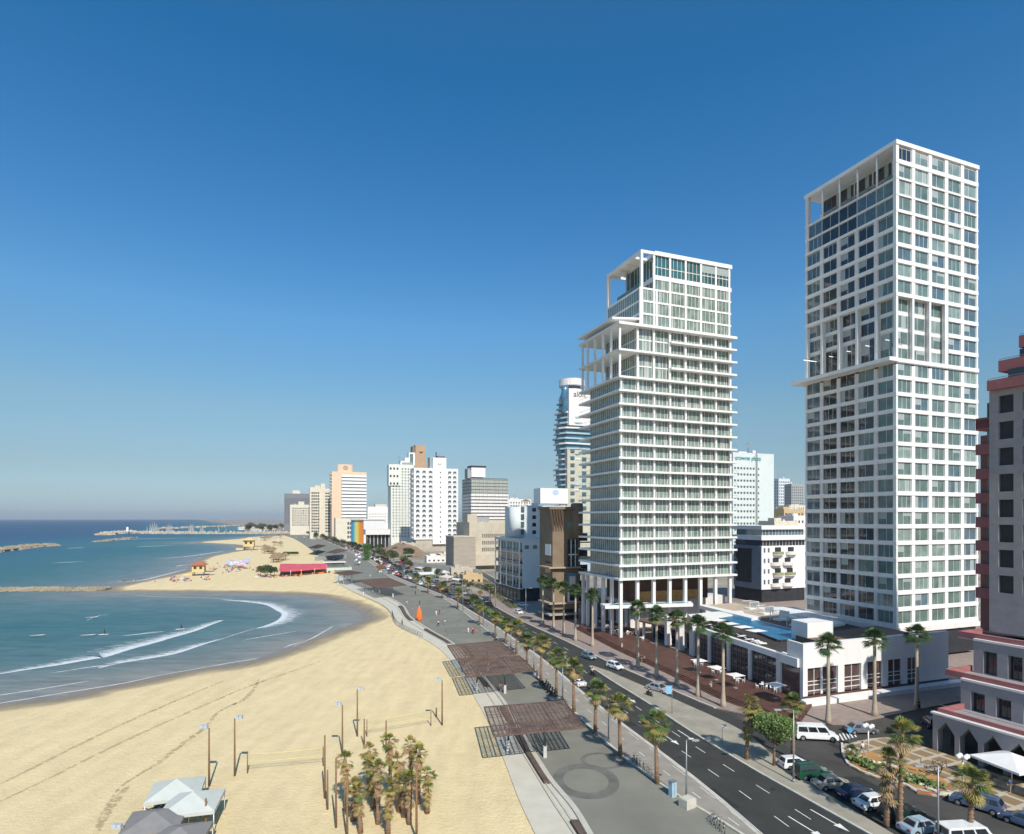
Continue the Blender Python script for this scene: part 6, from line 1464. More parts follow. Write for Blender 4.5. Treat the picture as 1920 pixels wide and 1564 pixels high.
for i, (x,y) in enumerate([(1020,1284),(1024,1289),(1028,1294),(1032,1299),(1037,1303)]): two_wheel('s', gz(x,y,.14), 20+i*4, 'dark scooter parked on the promenade edge by the fifth palm, %s in the row' % ordi(i), 'scooters parked on the promenade edge')
for i, (x,y) in enumerate([(1188,1428),(1194,1433),(1200,1438),(1207,1444),(1214,1450),(1220,1455)]): two_wheel('b', gz(x,y,.14), 70+i*5, 'bicycle in the rack left of the nearest kerb palm, %s from the far end' % ordi(i), 'bicycles in the rack by the nearest kerb palms', R.choice(['grey','silver','white','black']))
for i, (x,y) in enumerate([(1336,1541),(1343,1547),(1350,1553),(1358,1559)]): two_wheel('b', gz(x,y,.14), 60+i*5, 'bicycle in the rack at the bottom edge of the promenade, %s from the far end' % ordi(i), 'bicycles in the rack at the bottom edge', R.choice(['grey','silver','white']))
# ------------------------------------------------------------ pergolas, street furniture, beach things
LATT = mat('brown_lattice_timber', (.135,.085,.066), .8, .35, .8, coords='World')
PGW = mat('pergola_post_concrete', (.55,.54,.52), .7, .1, 1)
def pergola(quad, posts, h, lab, dense, gap=.62, wd=.135):
    c = [Vector(G(x,y,h)) for x,y in quad]; o = sum(c, Vector())/4; r = thing('lattice_pergola', lab, 'pergola', (o.x,o.y,.14), 0, 'flat pergolas on the promenade')
    C = [Vector((q.x-o.x, q.y-o.y, 0)) for q in c]; z = h-.14
    def bi(u, v): return C[0]*(1-u)*(1-v)+C[1]*u*(1-v)+C[2]*u*v+C[3]*(1-u)*v
    W = (C[1]-C[0]).length; D = (C[3]-C[0]).length; m = MB(); rnd = random.Random(int(o.x*10)%99)
    def bar(a, b, w, z0, z1, mt=LATT):
        d = (b-a).normalized(); n = Vector((-d.y,d.x,0))*w/2; m.prism([tuple((a+n)[:2]),tuple((a-n)[:2]),tuple((b-n)[:2]),tuple((b+n)[:2])], z0, z1, mt)
    n = int(W/gap)
    for k in range(1, n): u = (k+rnd.uniform(-.12,.12))/n; bar(bi(u,0), bi(u,1), wd*rnd.uniform(.8,1.5), z, z+.07)
    n = int(D/(gap*.66))
    for k in range(1, n): v = (k+rnd.uniform(-.15,.15))/n; bar(bi(0,v), bi(1,v), wd*rnd.uniform(.8,1.5), z+.071, z+.11)
    m.build('lattice_roof', r)
    m = MB()
    for i in range(4): bar(C[i], C[(i+1)%4], .16, z-.06, z+.15)
    for u in (.3,.7): bar(bi(u,0), bi(u,1), .14, z-.18, z-.01, DSTEEL)
    m.build('frame', r)
    for p in list(posts)+[None]:
        q = Vector(G(*p, .14)) if p else bi(.22,.5)+Vector((o.x,o.y,0)); t = q-Vector((o.x,o.y,0)); m = MB(); m.prism([(t.x-.22,t.y-.22),(t.x+.22,t.y-.22),(t.x+.22,t.y+.22),(t.x-.22,t.y+.22)], 0, 1.5, PGW); m.tube([(t.x,t.y,1.5),(t.x*.9,t.y*.9,z-.2)], .13, DSTEEL, 8); m.build('post', r)
pergola([(908,1327),(1058,1315),(1096,1365),(926,1381)], [(1022,1420)], 4.5, 'nearest brown lattice pergola with orange front edge over the promenade', 1)
pergola([(859,1239),(973,1230),(1002,1258),(875,1270)], [(947,1300)], 4.5, 'second brown lattice pergola from the viewer, over the promenade', 1)
pergola([(839,1211),(936,1202),(968,1227),(856,1237)], [(915,1258)], 4.5, 'third brown lattice pergola, behind the second one', 1)
pergola([(670,1088),(728,1084),(762,1097.5),(705,1103)], [(682,1116),(712,1112),(737,1120)], 4.5, 'far diamond-shaped brown pergola beyond the orange sculpture', 1)
pergola([(625,1075),(654,1070),(681,1074),(652,1079)], [(634,1097),(660,1092)], 5.0, 'small far brown pergola above the curved steps', 1)
pergola([(578,1027),(596,1021),(612,1023),(594,1029)], [(590,1034),(604,1031)], 6, 'distant dark pergola, farther of two before the green belt', 1, 1.2, .5)
pergola([(611,1036),(634,1029),(652,1032),(630,1038)], [(624,1044),(644,1041)], 6, 'distant dark pergola, nearer of two before the green belt', 1, 1.2, .5)
# orange sculpture
ORG = mat('orange_sculpture_paint', (.75,.17,.035), .45, .1, 1)
r = thing('orange_sculpture', 'tall orange flame-shaped sculpture standing on the promenade', 'sculpture', gz(786,1164,.14)); m = MB()
m.lathe((0,0,0), [(.75,0),(.95,.5),(1.0,1.4),(.85,2.4),(.55,3.4),(.22,4.2),(.05,4.7)], ORG, 18); o = m.build('body', r); o.scale = (1,.55,1)
m = MB(); m.box(-.9,-.35,-.62,-.3,.05,.8,DSTEEL); m.build('base_block', r)
r = thing('blossom_sculpture', 'white and purple ball cluster standing on the far promenade', 'sculpture', gz(671,1060,.14)); PUR = mat('purple_white_balls', (.55,.48,.62), .6, .4, 1.5); rnd = random.Random(3)
for k in range(14):
    m = MB(); rr = .8; m.lathe((rnd.uniform(-2,2),rnd.uniform(-2,2),rnd.uniform(1,8.0)), [(.1,-rr),(rr*.8,-rr*.6),(rr,0),(rr*.8,rr*.6),(.1,rr)], PUR if k%2 else WHITE, 9); m.build('ball', r)
m = MB(); m.tube([(0,0,0),(0,0,8)], .15, STEEL); m.build('mast', r)
# railing of the curved path
r = thing('path_railing', 'metal railing with white panels along the curved seaward edge of the pale path', 'railing', (0,0,.1)); ys = np.linspace(G(0,1196)[1], G(0,1150)[1], 30); m = MB()
for i, y in enumerate(ys): x = float(XA(y))+.25; m.tube([(x,y,0),(x,y,1.1)], .04, DSTEEL, 5)
m.build('posts', r)['kind'] = 'stuff'
m = MB()
for z in (.55,1.1): m.tube([(float(XA(y))+.25,y,z) for y in ys], .035, DSTEEL, 5)
m.build('rail', r)
for i in range(2,12):
    m = MB(); x0, y0, x1, y1 = float(XA(ys[i]))+.25, ys[i]+.12, float(XA(ys[i+1]))+.25, ys[i+1]-.12; m.add([(x0,y0,.15),(x1,y1,.15),(x1,y1,.95),(x0,y0,.95),(x0+.05,y0,.15),(x1+.05,y1,.15),(x1+.05,y1,.95),(x0+.05,y0,.95)], [(0,1,2,3),(7,6,5,4),(0,3,7,4),(1,5,6,2),(3,2,6,7),(0,4,5,1)], WHITE2); m.build('panel', r)
# lamps
def lamp(bx, by, ty, lab, arm=0, group='street lamps', z=.14, two=False):
    p = G(bx, by, z); h = ZA(ty, p[1])-z; r = thing('street_lamp', lab, 'street lamp', p, 0, group); m = MB()
    m.tube([(0,0,0),(0,0,h*.3),(0,0,h)], [.13,.10,.06], STEEL, 8); m.lathe((0,0,0), [(.2,0),(.2,.25),(.12,.5)], STEEL, 8); m.build('pole', r)
    for sg in ((arm,) if not two else (arm,-arm)):
        if sg: m = MB(); m.tube([(0,0,h-.05),(sg*.6,-.1,h+.12),(sg*2.0,-.2,h+.1)], .04, STEEL, 6); m.build('arm', r)
        m = MB(); x = sg*2.0; m.prism([(x-.45,-.36),(x+.35,-.36),(x+.35,-.04),(x-.45,-.04)], h+.0, h+.14, GREYC); m.build('lamp_head', r)
for i, (bx,by,ty) in enumerate([(1287,1500,1388),(1141,1391,1320),(1055,1312,1248),(1001,1257,1212),(958,1214,1185),(868,1148,1098),(906,1172,1128)]): lamp(bx, by, ty, 'slim grey street lamp on the promenade edge, %s from the nearest' % ordi(i), .5)
lamp(1488,1468,1331,'tall grey lamp with long arm beside the green off-roader', -1, z=.01); lamp(1759,1585,1436,'tall dark lamp beside the white van at bottom right', -1, z=.01)
for i,(bx,by,ty) in enumerate([(867,1113,1088),(917,1136,1102),(929,1140,1095),(986,1152,1103),(775,1090,1062)]): lamp(bx, by, ty, 'slim street lamp beside the far shore road, %s of five' % ordi(i), .8, 'far street lamps')
def globe_lamp(bx, by, ty, lab):
    p = G(bx,by,.2); h = ZA(ty,p[1])-.5; r = thing('globe_lamp', lab, 'street lamp', p, 0, 'white globe lamps'); m = MB(); m.tube([(0,0,0),(0,0,h)], .09, WHITE, 8); m.build('pole', r)
    for x,y in ((-.55,0),(.55,0),(0,.4),(0,-.4)):
        m = MB(); m.lathe((x,y,h+.2), [(.05,-.3),(.22,-.2),(.3,0),(.22,.2),(.05,.3)], WHITE, 12); m.build('globe', r); m = MB(); m.tube([(0,0,h-.15),(x,y,h-.08)], .03, WHITE, 5); m.build('arm', r)
globe_lamp(1628,1408,1360,'white four-globe lamp at the tip of the traffic island'); globe_lamp(1805,1471,1417,'white four-globe lamp before the grey stone arcade')
# banner, signs, boxes
r = thing('banner_pole', 'pole with pale blue banner on the median', 'banner', gz(1260,1338,.14)); m = MB(); m.tube([(0,0,0),(0,0,4.6)], .05, STEEL); m.build('pole', r); m = MB(); m.box(-.95,-.06,-.03,.03,3.2,4.55, mat('pale_blue_banner', (.25,.50,.68), .6, .15, 1.5)); m.build('banner', r)
r = thing('road_sign', 'small white road sign on a thin pole on the median', 'road sign', gz(1354,1394,.14)); m = MB(); m.tube([(0,0,0),(0,0,2.7)], .04, STEEL); m.build('pole', r); m = MB(); m.box(.05,.6,-.03,.03,2.2,2.7, WHITE); m.build('panel', r)
r = thing('road_sign', 'round blue road sign on the tip of the traffic island', 'road sign', gz(1593,1402,.2)); m = MB(); m.tube([(0,0,0),(0,0,2.3)], .04, STEEL); m.build('pole', r); m = MB(); m.lathe((0,0,0), [(.38,-.02),(.38,.02)], mat('blue_sign', (.08,.30,.55), .5, .1, 2), 18, False); o = m.build('panel', r, (0,-.06,2.5)); o.rotation_euler = (math.pi/2,0,0)
r = thing('utility_cabinet', 'pale blue utility cabinet on the promenade edge near the concrete lamp base', 'cabinet', gz(1261,1493,.14), .5); m = MB(); m.box(-.35,.35,-.3,.3,0,1.7, mat('pale_blue_cabinet', (.36,.50,.58), .5, .1, 2)); m.box(-.02,.02,-.32,-.301,.1,1.6,STEEL); m.box(-.4,.4,-.35,.35,1.701,1.78,STEEL); m.build('body', r)
r = thing('concrete_block', 'pale concrete block at the foot of the nearest promenade lamp', 'block', gz(1289,1513,.14), .55); m = MB(); m.box(-.75,.75,-.6,.6,0,1.0,KERB); m.box(-.65,.65,-.5,.5,1.0,1.06,PATH); m.build('block', r)
# ------------------------------------------------------------ traffic island and plaza
S = lambda *q: [(1400+a/3.692, 1260+b/3.692) for a, b in q]
def tile_mat():
    m = bpy.data.materials.new('plaza_tiles'); m.use_nodes = True; n = m.node_tree.nodes; L = m.node_tree.links; b = n['Principled BSDF']
    g = n.new('ShaderNodeNewGeometry'); mp = n.new('ShaderNodeMapping'); mp.inputs['Rotation'].default_value = (0,0,math.radians(-24)); L.new(g.outputs['Position'], mp.inputs[0])
    br = n.new('ShaderNodeTexBrick'); br.offset = 0; br.inputs['Scale'].default_value = .2; br.inputs['Brick Width'].default_value = .5; br.inputs['Row Height'].default_value = .5; br.inputs['Mortar Size'].default_value = .06
    br.inputs['Color1'].default_value = (.24,.16,.08,1); br.inputs['Color2'].default_value = (.28,.19,.10,1); br.inputs['Mortar'].default_value = (.46,.40,.30,1); L.new(mp.outputs[0], br.inputs[0]); L.new(br.outputs[0], b.inputs['Base Color']); b.inputs['Roughness'].default_value = .9; return m
TILE = tile_mat(); SOIL = mat('orange_soil', (.42,.22,.08), .95, .25, .5, coords='World'); KW = mat('painted_kerb', (.62,.58,.50), .8, .1, 1, coords='World'); KR = mat('red_kerb', (.5,.12,.07), .8, .1, 1)
isl = S((660,500),(665,570),(700,640),(790,690),(890,730),(1000,760),(1110,790),(1180,835),(1320,855),(1450,850),(1560,880),(1700,940),(1800,975),(1950,1030),(1950,770),(1700,690),(1480,600),(1270,530),(1000,450),(850,460))
gpoly('traffic_island', isl, .16, TILE, -.02)
gpoly('island_soil', S((700,600),(800,560),(860,545),(940,600),(1000,650),(1100,640),(1300,700),(1430,790),(1380,820),(1180,800),(1050,740),(880,700),(760,660)), .20, SOIL)
pts = [Vector(G(x,y)) for x,y in isl[:14]]; m = MB(); m2 = MB()
for i in range(13):
    a, b = pts[i], pts[i+1]; n = max(1, int((b-a).length/1.1)); d = (b-a).normalized(); nn = Vector((-d.y,d.x,0))*.14
    for k in range(n):
        p = a.lerp(b, k/n); q = a.lerp(b, (k+.93)/n); (m if (i != 7 or k%2) else m2).prism([tuple((p+nn)[:2]),tuple((p-nn)[:2]),tuple((q-nn)[:2]),tuple((q+nn)[:2])], -.01, .24, KW if (i != 7 or k%2) else KR)
struct(m.build('island_kerb')); struct(m2.build('island_kerb_red'))
rnd = random.Random(8)
for i in range(26):
    t = i/25.; x = 1585+t*190+rnd.uniform(-3,3); y = 1400+t*88+rnd.uniform(-2,3)+(6*math.sin(t*9)); m = MB(); s = rnd.uniform(.2,.5)
    m.lathe((0,0,0), [(s,0),(s*1.1,s*.3),(s*.6,s*.7),(s*.1,s*.8)], KW if i%3 else BEIGE, 6, False); o = m.build('rock', None, gz(x,y,.18), rnd.uniform(0,6)); o.scale = (1.3,.8,1)
    tag(o, 'pale garden rock bordering the orange soil of the traffic island, %s from its tip' % ordi(i), 'rock', 'rocks around the orange soil')
# planters / benches of light construction on the island
r = thing('lattice_trellis', 'dark timber trellis heap on the far side of the orange soil', 'trellis', gz(1745,1452,.2), .4); m = MB()
for k in range(22): a = Vector((rnd.uniform(-2.5,2.5), rnd.uniform(-.8,.8), rnd.uniform(.1,.9))); b = a+Vector((rnd.uniform(-1.5,1.5), rnd.uniform(-.6,.6), rnd.uniform(-.2,1.0))); m.tube([a,b], .05, WOODB, 4)
m.build('sticks', r)['kind'] = 'stuff'
r = thing('market_parasol', 'large off-white square parasol by the grey arcade at the right edge', 'parasol', G(1897,1468,.2), .25); m = MB(); a = 2.9; m.add([(-a,-a,2.6),(a,-a,2.6),(a,a,2.6),(-a,a,2.6),(0,0,3.6),(-a,-a,2.35),(a,-a,2.35),(a,a,2.35),(-a,a,2.35)], [(0,1,4),(1,2,4),(2,3,4),(3,0,4),(0,5,6,1),(1,6,7,2),(2,7,8,3),(3,8,5,0)], FAB); m.build('canopy', r); m = MB(); m.tube([(0,0,0),(0,0,3.5)], .06, WHITE); m.build('pole', r)
person(gz(1893,1487,.2), 200, 'stand', 'blue', 'khaki', 'person in blue under the large off-white parasol', 'people on the hotel side')
r = thing('planter_fence', 'low glass fence with plants below the large off-white parasol', 'fence', (0,0,.2)); m = MB(); A = Vector(G(1862,1474,.2)); B = Vector(G(1935,1500,.2)); m.prism([tuple(A[:2]),tuple(B[:2]),(B.x+.1,B.y+.2),(A.x+.1,A.y+.2)], .0, 1.0, GREYG); m.build('panel', r)
# ------------------------------------------------------------ deck furniture
par0 = None
for i,(x,y) in enumerate([(1379,1264),(1343,1250),(1311,1237),(1455,1282)]):
    p = G(x,y,3.2); p = (p[0],p[1],.62); lab = ['white square parasol on the red deck, nearest the podium corner','white square parasol on the red deck, middle one','white square parasol on the red deck, farthest from the corner','low white parasol beside the podium corner column'][i]
    if par0 is None:
        par0 = thing('deck_parasol', lab, 'parasol', p, ANG, 'parasols on the red deck'); m = MB(); m.add([(-1.3,-1.3,2.45),(1.3,-1.3,2.45),(1.3,1.3,2.45),(-1.3,1.3,2.45),(0,0,2.75)], [(0,1,4),(1,2,4),(2,3,4),(3,0,4),(3,2,1,0)], FAB); m.build('canopy', par0); m = MB(); m.tube([(0,0,0),(0,0,2.7)], .04, STEEL); m.build('pole', par0); m = MB(); m.box(-.3,.3,-.3,.3,0,.08,GREYC); m.build('base', par0)
    else: dup(par0, p, ANG, lab)
ch0 = thing('cafe_chair', 'white cafe chair on the red deck, first from the podium corner', 'chair', (0,0,0), 0, 'white chairs on the red deck')
m = MB(); m.box(-.25,.25,-.25,.25,.42,.48,WHITE); m.build('seat', ch0); m = MB(); m.box(-.25,.25,.22,.27,.48,.9,WHITE); m.build('backrest', ch0)
for x in (-.23,.19):
    for y in (-.23,.19): m = MB(); m.box(x,x+.04,y,y+.04,0,.42,WHITE); m.build('leg', ch0)
tb0 = thing('cafe_table', 'round white table on the red deck, first from the podium corner', 'table', (0,0,0), 0, 'white tables on the red deck'); m = MB(); m.lathe((0,0,.7), [(.45,0),(.45,.04)], WHITE, 16, False); m.build('tabletop', tb0); m = MB(); m.tube([(0,0,0),(0,0,.7)], .04, WHITE); m.build('leg', tb0)
tp = [(1455,1296),(1428,1290),(1385,1279),(1345,1262),(1308,1248),(1202,1200),(1180,1190),(1158,1185),(1139,1177),(1123,1168)]; ci = 0
for i,(x,y) in enumerate(tp):
    p = G(x,y,.62)
    if i == 0: tb0.location = p
    else: dup(tb0, p, 0, 'round white table on the red deck, %s from the podium corner' % ordi(i))
    for k in range(3):
        a = k*2.1+i; q = (p[0]+.85*math.cos(a), p[1]+.85*math.sin(a), .62); rz = a-math.pi/2
        if ci == 0: ch0.location = q; ch0.rotation_euler.z = rz
        else: dup(ch0, q, rz, 'white cafe chair on the red deck, %s from the podium corner' % ordi(ci))
        ci += 1
# ------------------------------------------------------------ beach: poles, nets, tents
WPOLE = mat('weathered_wood_pole', (.22,.13,.07), .9, .25, 2)
def pole_px(bx, by, ty, lab, lampd=0, z=-.04, group='wooden poles on the sand'):
    p = G(bx,by,z); h = ZA(ty,p[1])-z; r = thing('beach_lamp' if lampd else 'wooden_pole', lab, 'lamp post' if lampd else 'pole', p, 0, group); m = MB(); m.tube([(0,0,-.3),(0,0,h*.5),(0,0,h)], [.13,.11,.09], WPOLE, 8); m.build('pole', r)
    if lampd:
        m = MB(); m.box(-.05 if lampd > 0 else -1.0, 1.0 if lampd > 0 else .05, -.04, .04, h-.06, h+.02, GREYC); m.build('arm', r)
        for k in (.35,.8): m = MB(); m.box(lampd*k-.2, lampd*k+.2, -.25, .15, h+.0, h+.38, mat('floodlight_grey', (.42,.48,.52), .5, .1, 3)); m.build('floodlight', r)
for i,(a,b,c,s,l) in enumerate([(392,1475,1365,-1,'wooden floodlight pole beside the white beach tent'),(440,1455,1347,1,'wooden floodlight pole left of the volleyball net'),(642,1415,1322,-1,'wooden floodlight pole above the palm cluster'),(670,1381,1293,1,'wooden floodlight pole between the two volleyball courts'),(829,1360,1276,-1,'wooden floodlight pole nearest the promenade'),(232,1600,1552,-1,'floodlight pole at the bottom left corner')]): pole_px(a,b,c,l,s,group='floodlight poles on the sand')
for i,(a,b,c) in enumerate([(609,1497,1379),(614,1518,1444),(630,1552,1423),(651,1575,1455),(781,1575,1436),(724,1410,1351),(683,1400,1348),(386+0,1560,1497)]): pole_px(a,b,c,['bare wooden pole at the right end of the near volleyball net','short wooden pole beside the net end pole','wooden pole left of the palm cluster','wooden pole in front of the palm cluster on its left','wooden pole in front of the palm cluster on its right','wooden pole behind the palm cluster','wooden pole right of the middle floodlight pole','thin wooden pole in front of the white tent'][i])
NETM = mat('net_cord', (.45,.40,.26), .9, .1, 2); TAPE = mat('yellow_net_tape', (.75,.62,.25), .8, .1, 2)
def net(a, b, lab, h=2.3):
    A = Vector(G(*a,-.03)); B = Vector(G(*b,-.03)); r = thing('volleyball_net', lab, 'net', A, 0, 'volleyball nets on the sand'); D = B-A; D.z = 0
    for q in (Vector(), D): m = MB(); m.tube([q, q+Vector((0,0,2.5))], .07, WPOLE, 7); m.build('post', r)
    m = MB(); n = 40
    for k in range(n+1): p = D*k/n; m.tube([p+Vector((0,0,h-.9)), p+Vector((0,0,h))], .006, NETM, 3, cap=False)
    for k in range(8): m.tube([Vector((0,0,h-.9+k*.125)), D+Vector((0,0,h-.9+k*.125))], .006, NETM, 3, cap=False)
    m.build('net', r)
    for z in (h, h-.92): m = MB(); m.tube([Vector((0,0,z)), D*.5+Vector((0,0,z-.06)), D+Vector((0,0,z))], .035, TAPE, 4); m.build('net_tape', r)
net((464,1450), (606,1436), 'volleyball net with yellow tape in the nearer sand court'); net((688,1381), (808,1361), 'volleyball net in the farther sand court')
for x,y,l in [(818,1345,'low wooden bench frame near the floodlight pole by the promenade'),]: pole_px(x,y,y-18,l)
TENTW = mat('white_tent_canvas', (.52,.54,.49), .8, .06, .8); TENTG = mat('grey_tent_canvas', (.23,.22,.21), .85, .1, .8)
def tent(px, py, s, hp, he, rz, m_, lab):
    p = G(px,py,hp); r = thing('beach_tent', lab, 'tent', (p[0],p[1],-.05), rz, 'tents at the bottom left of the beach'); m = MB()
    m.add([(-s,-s,he),(s,-s,he),(s,s,he),(-s,s,he),(0,0,hp),(-s,-s,he-.35),(s,-s,he-.35),(s,s,he-.35),(-s,s,he-.35)], [(0,1,4),(1,2,4),(2,3,4),(3,0,4),(0,5,6,1),(1,6,7,2),(2,7,8,3),(3,8,5,0)], m_); m.build('canopy', r)
    for x in (-s+.08,s-.08):
        for y in (-s+.08,s-.08): m = MB(); m.tube([(x,y,0),(x,y,he-.02)], .05, WHITE, 6); m.build('leg', r)
tent(331,1459, 2.6, 3.6, 2.5, .35, TENTW, 'white beach tent, farther of the two white ones'); tent(362,1483, 2.6, 3.5, 2.4, .25, TENTW, 'white beach tent, nearer of the two, right of the dark shade'); tent(290,1520, 2.6, 3.1, 2.2, .3, TENTG, 'grey beach tent, left of the two grey ones'); tent(338,1549, 2.3, 2.9, 2.1, .2, TENTG, 'grey beach tent cut by the bottom edge')
m = MB(); rnd = random.Random(4)
for k in range(60): a = Vector((rnd.uniform(-1,1),rnd.uniform(-.8,.8),rnd.uniform(0,1.6))); m.tube([a, a+Vector((rnd.uniform(-.6,.6),rnd.uniform(-.6,.6),rnd.uniform(-.3,.4)))], .05, DSTEEL, 4)
o = m.build('stacked_chairs', None, gz(302,1520,0)); tag(o, 'dark pile of stacked beach chairs under the white tent', 'chairs'); 
# debris line and tracks on the sand
def ribbon(name, pts, w, m, z, n=8, kind='stuff', asym=0, jig=0, closed=False):
    P = catm(np.array([G(x,y,z)[:2] for x,y in pts]), n); mb = MB(); vs = []; uvs = []; K = len(P); rnd = random.Random(len(pts)); 
    for i in range(K):
        d = P[min(i+1,K-1)]-P[max(i-1,0)]; d = d/(np.hypot(*d)+1e-9); nn = np.array([-d[1],d[0]]); t = i/(K-1); ww = w(t) if callable(w) else w; j = rnd.uniform(-jig,jig)
        a = P[i]-nn*ww*(.5-asym)+nn*j; b = P[i]+nn*ww*(.5+asym)+nn*j
        vs += [(a[0],a[1],z+.02),(b[0],b[1],z+.02)]; uvs += [(t*K*.4,0),(t*K*.4,1)]
    mb.add(vs, [(2*i,2*i+1,2*i+3,2*i+2) for i in range(K-1)], m); o = mb.build(name); me = o.data; uv = me.uv_layers.new(name='uv')
    for l in me.loops: uv.data[l.index].uv = uvs[l.vertex_index]
    if me.polygons[0].normal.z < 0: me.flip_normals()
    o['kind'] = kind; return o
def foam_mat(name, col, thr, fade=True, sx=(.25,.9,1), rough=.8):
    m = bpy.data.materials.new(name); m.use_nodes = True; n = m.node_tree.nodes; L = m.node_tree.links; b = n['Principled BSDF']; b.inputs['Base Color'].default_value = (*col,1); b.inputs['Roughness'].default_value = rough
    g = n.new('ShaderNodeNewGeometry'); mp = n.new('ShaderNodeMapping'); mp.inputs['Scale'].default_value = sx; mp.inputs['Rotation'].default_value = (0,0,math.radians(20)); L.new(g.outputs['Position'], mp.inputs[0])
    no = n.new('ShaderNodeTexNoise'); no.inputs['Scale'].default_value = 1; no.inputs['Detail'].default_value = 9; no.inputs['Roughness'].default_value = .7; L.new(mp.outputs[0], no.inputs['Vector'])
    uv = n.new('ShaderNodeUVMap'); uv.uv_map = 'uv'; sp = n.new('ShaderNodeSeparateXYZ'); L.new(uv.outputs[0], sp.inputs[0])
    r = ramp(n, [(0,(0,0,0)),(.06,(1,1,1)),(.22,(.55,.55,.55)),(1,(0,0,0))] if fade else [(0,(0,0,0)),(.35,(1,1,1)),(.65,(1,1,1)),(1,(0,0,0))]); L.new(sp.outputs['Y'], r.inputs[0])
    ma = n.new('ShaderNodeMath'); ma.operation = 'MULTIPLY_ADD'; L.new(r.outputs[0], ma.inputs[0]); ma.inputs[1].default_value = .62; L.new(no.outputs['Fac'], ma.inputs[2])
    mr = n.new('ShaderNodeMapRange'); mr.inputs['From Min'].default_value = thr; mr.inputs['From Max'].default_value = thr+.22; L.new(ma.outputs[0], mr.inputs['Value']); mr.inputs['To Max'].default_value = .9
    L.new(mr.outputs[0], b.inputs['Alpha']); return m
FOAM = foam_mat('sea_foam', (.70,.73,.73), .68, sx=(.35,1.3,1)); FOAML = foam_mat('foam_line', (.62,.62,.58), .85, False)
B = lambda *q: [(a/3.4286, 930+b/3.4286) for a, b in q]
bump = lambda w0, w1: (lambda t: w0+(w1-w0)*math.sin(math.pi*min(max(t,0),1))**.8)
waves = [(B((-200,1165),(0,1145),(200,1115),(400,1085),(600,1050),(690,1035),(850,985),(1000,945),(1100,915),(1270,865),(1370,825),(1440,800)), lambda t: .8+13*max(0,math.sin(math.pi*(t*.9)))**1.3),
         (B((640,1108),(780,1075),(1000,1040),(1150,1010),(1300,960),(1430,918)), bump(.6,9)), (B((330,1140),(600,1100),(760,1078)), bump(.5,1.5)),
         (B((1420,668),(1560,680),(1700,700),(1770,735),(1808,760),(1780,800),(1700,835),(1640,852)), bump(1.0,13)),
         (B((790,900),(900,890),(1000,878),(1060,872)), bump(.5,3)),(B((1130,880),(1200,868),(1245,862)), bump(.5,2)),
         (B((0,598+8),(200,594+8),(400,592+8),(640,590+6)), bump(2,5)),(B((340,431),(440,427),(540,422)), bump(1,9)),(B((880,327),(1000,323),(1112,319)), bump(2,18)),(B((690,557),(900,545),(1050,512),(1200,470)), bump(1,5)),(B((1140,453),(1180,447),(1222,442)), bump(1,7)),(B((1020,405),(1200,390),(1350,370),(1455,352)), bump(1,8)),(B((610,297),(700,289),(850,279),(1100,273),(1300,271)), bump(4,26)),(B((1210,303),(1300,300),(1450,291)), bump(3,15)),(B((440,337),(490,335),(542,334)), bump(3,18)),
         (B((560,800),(640,770),(700,765)), bump(.3,1)),(B((1400,930),(1520,890),(1650,850)), bump(.3,1.2)),(B((1560,930),(1700,905),(1850,880),(1910,870)), bump(.3,1.6))]
for i, (p, w_) in enumerate(waves): ribbon('sea_foam', p, w_, FOAM, SL, asym=.48)
for p in [B((-100,1345),(0,1333),(400,1268),(800,1203),(1050,1150),(1340,1099)), B((-100,1285),(0,1280),(300,1235),(570,1190)), B((1340,1099),(1500,1070),(1700,1040)), [(543,1216),(585,1197),(625,1174)], B((1830,975),(1880,955),(1930,940)), B((860,640),(1050,650),(1300,655),(1500,662))]: ribbon('foam_line', p, bump(.5,1.3), FOAML, SL)
SEAW = foam_mat('olive_debris', (.44,.36,.20), 1.05, False, (1.2,1.2,1)); T = lambda *q: [(200+a/2.909, 1200+b/2.909) for a, b in q]
ribbon('seaweed_line', T((0,900),(80,800),(200,720),(270,680),(370,600),(450,540),(545,470),(600,400),(680,355),(755,325)), bump(.5,2.0), SEAW, .0); ribbon('seaweed_line', T((640,370),(740,330),(800,270),(830,210)), bump(.5,2.2), SEAW, .0); ribbon('seaweed_line', T((-60,1060),(0,940),(60,860),(110,800)), bump(1,3), SEAW, .0)
TRK = foam_mat('sand_track', (.57,.45,.26), 1.02, False, (.9,.9,1), .95)
for p in [[(-60,1500),(60,1440),(180,1380),(290,1330),(420,1275)],[(-60,1530),(90,1460),(210,1400),(330,1345),(470,1285),(600,1240)]]: ribbon('sand_track', p, bump(.6,1.6), TRK, .0)
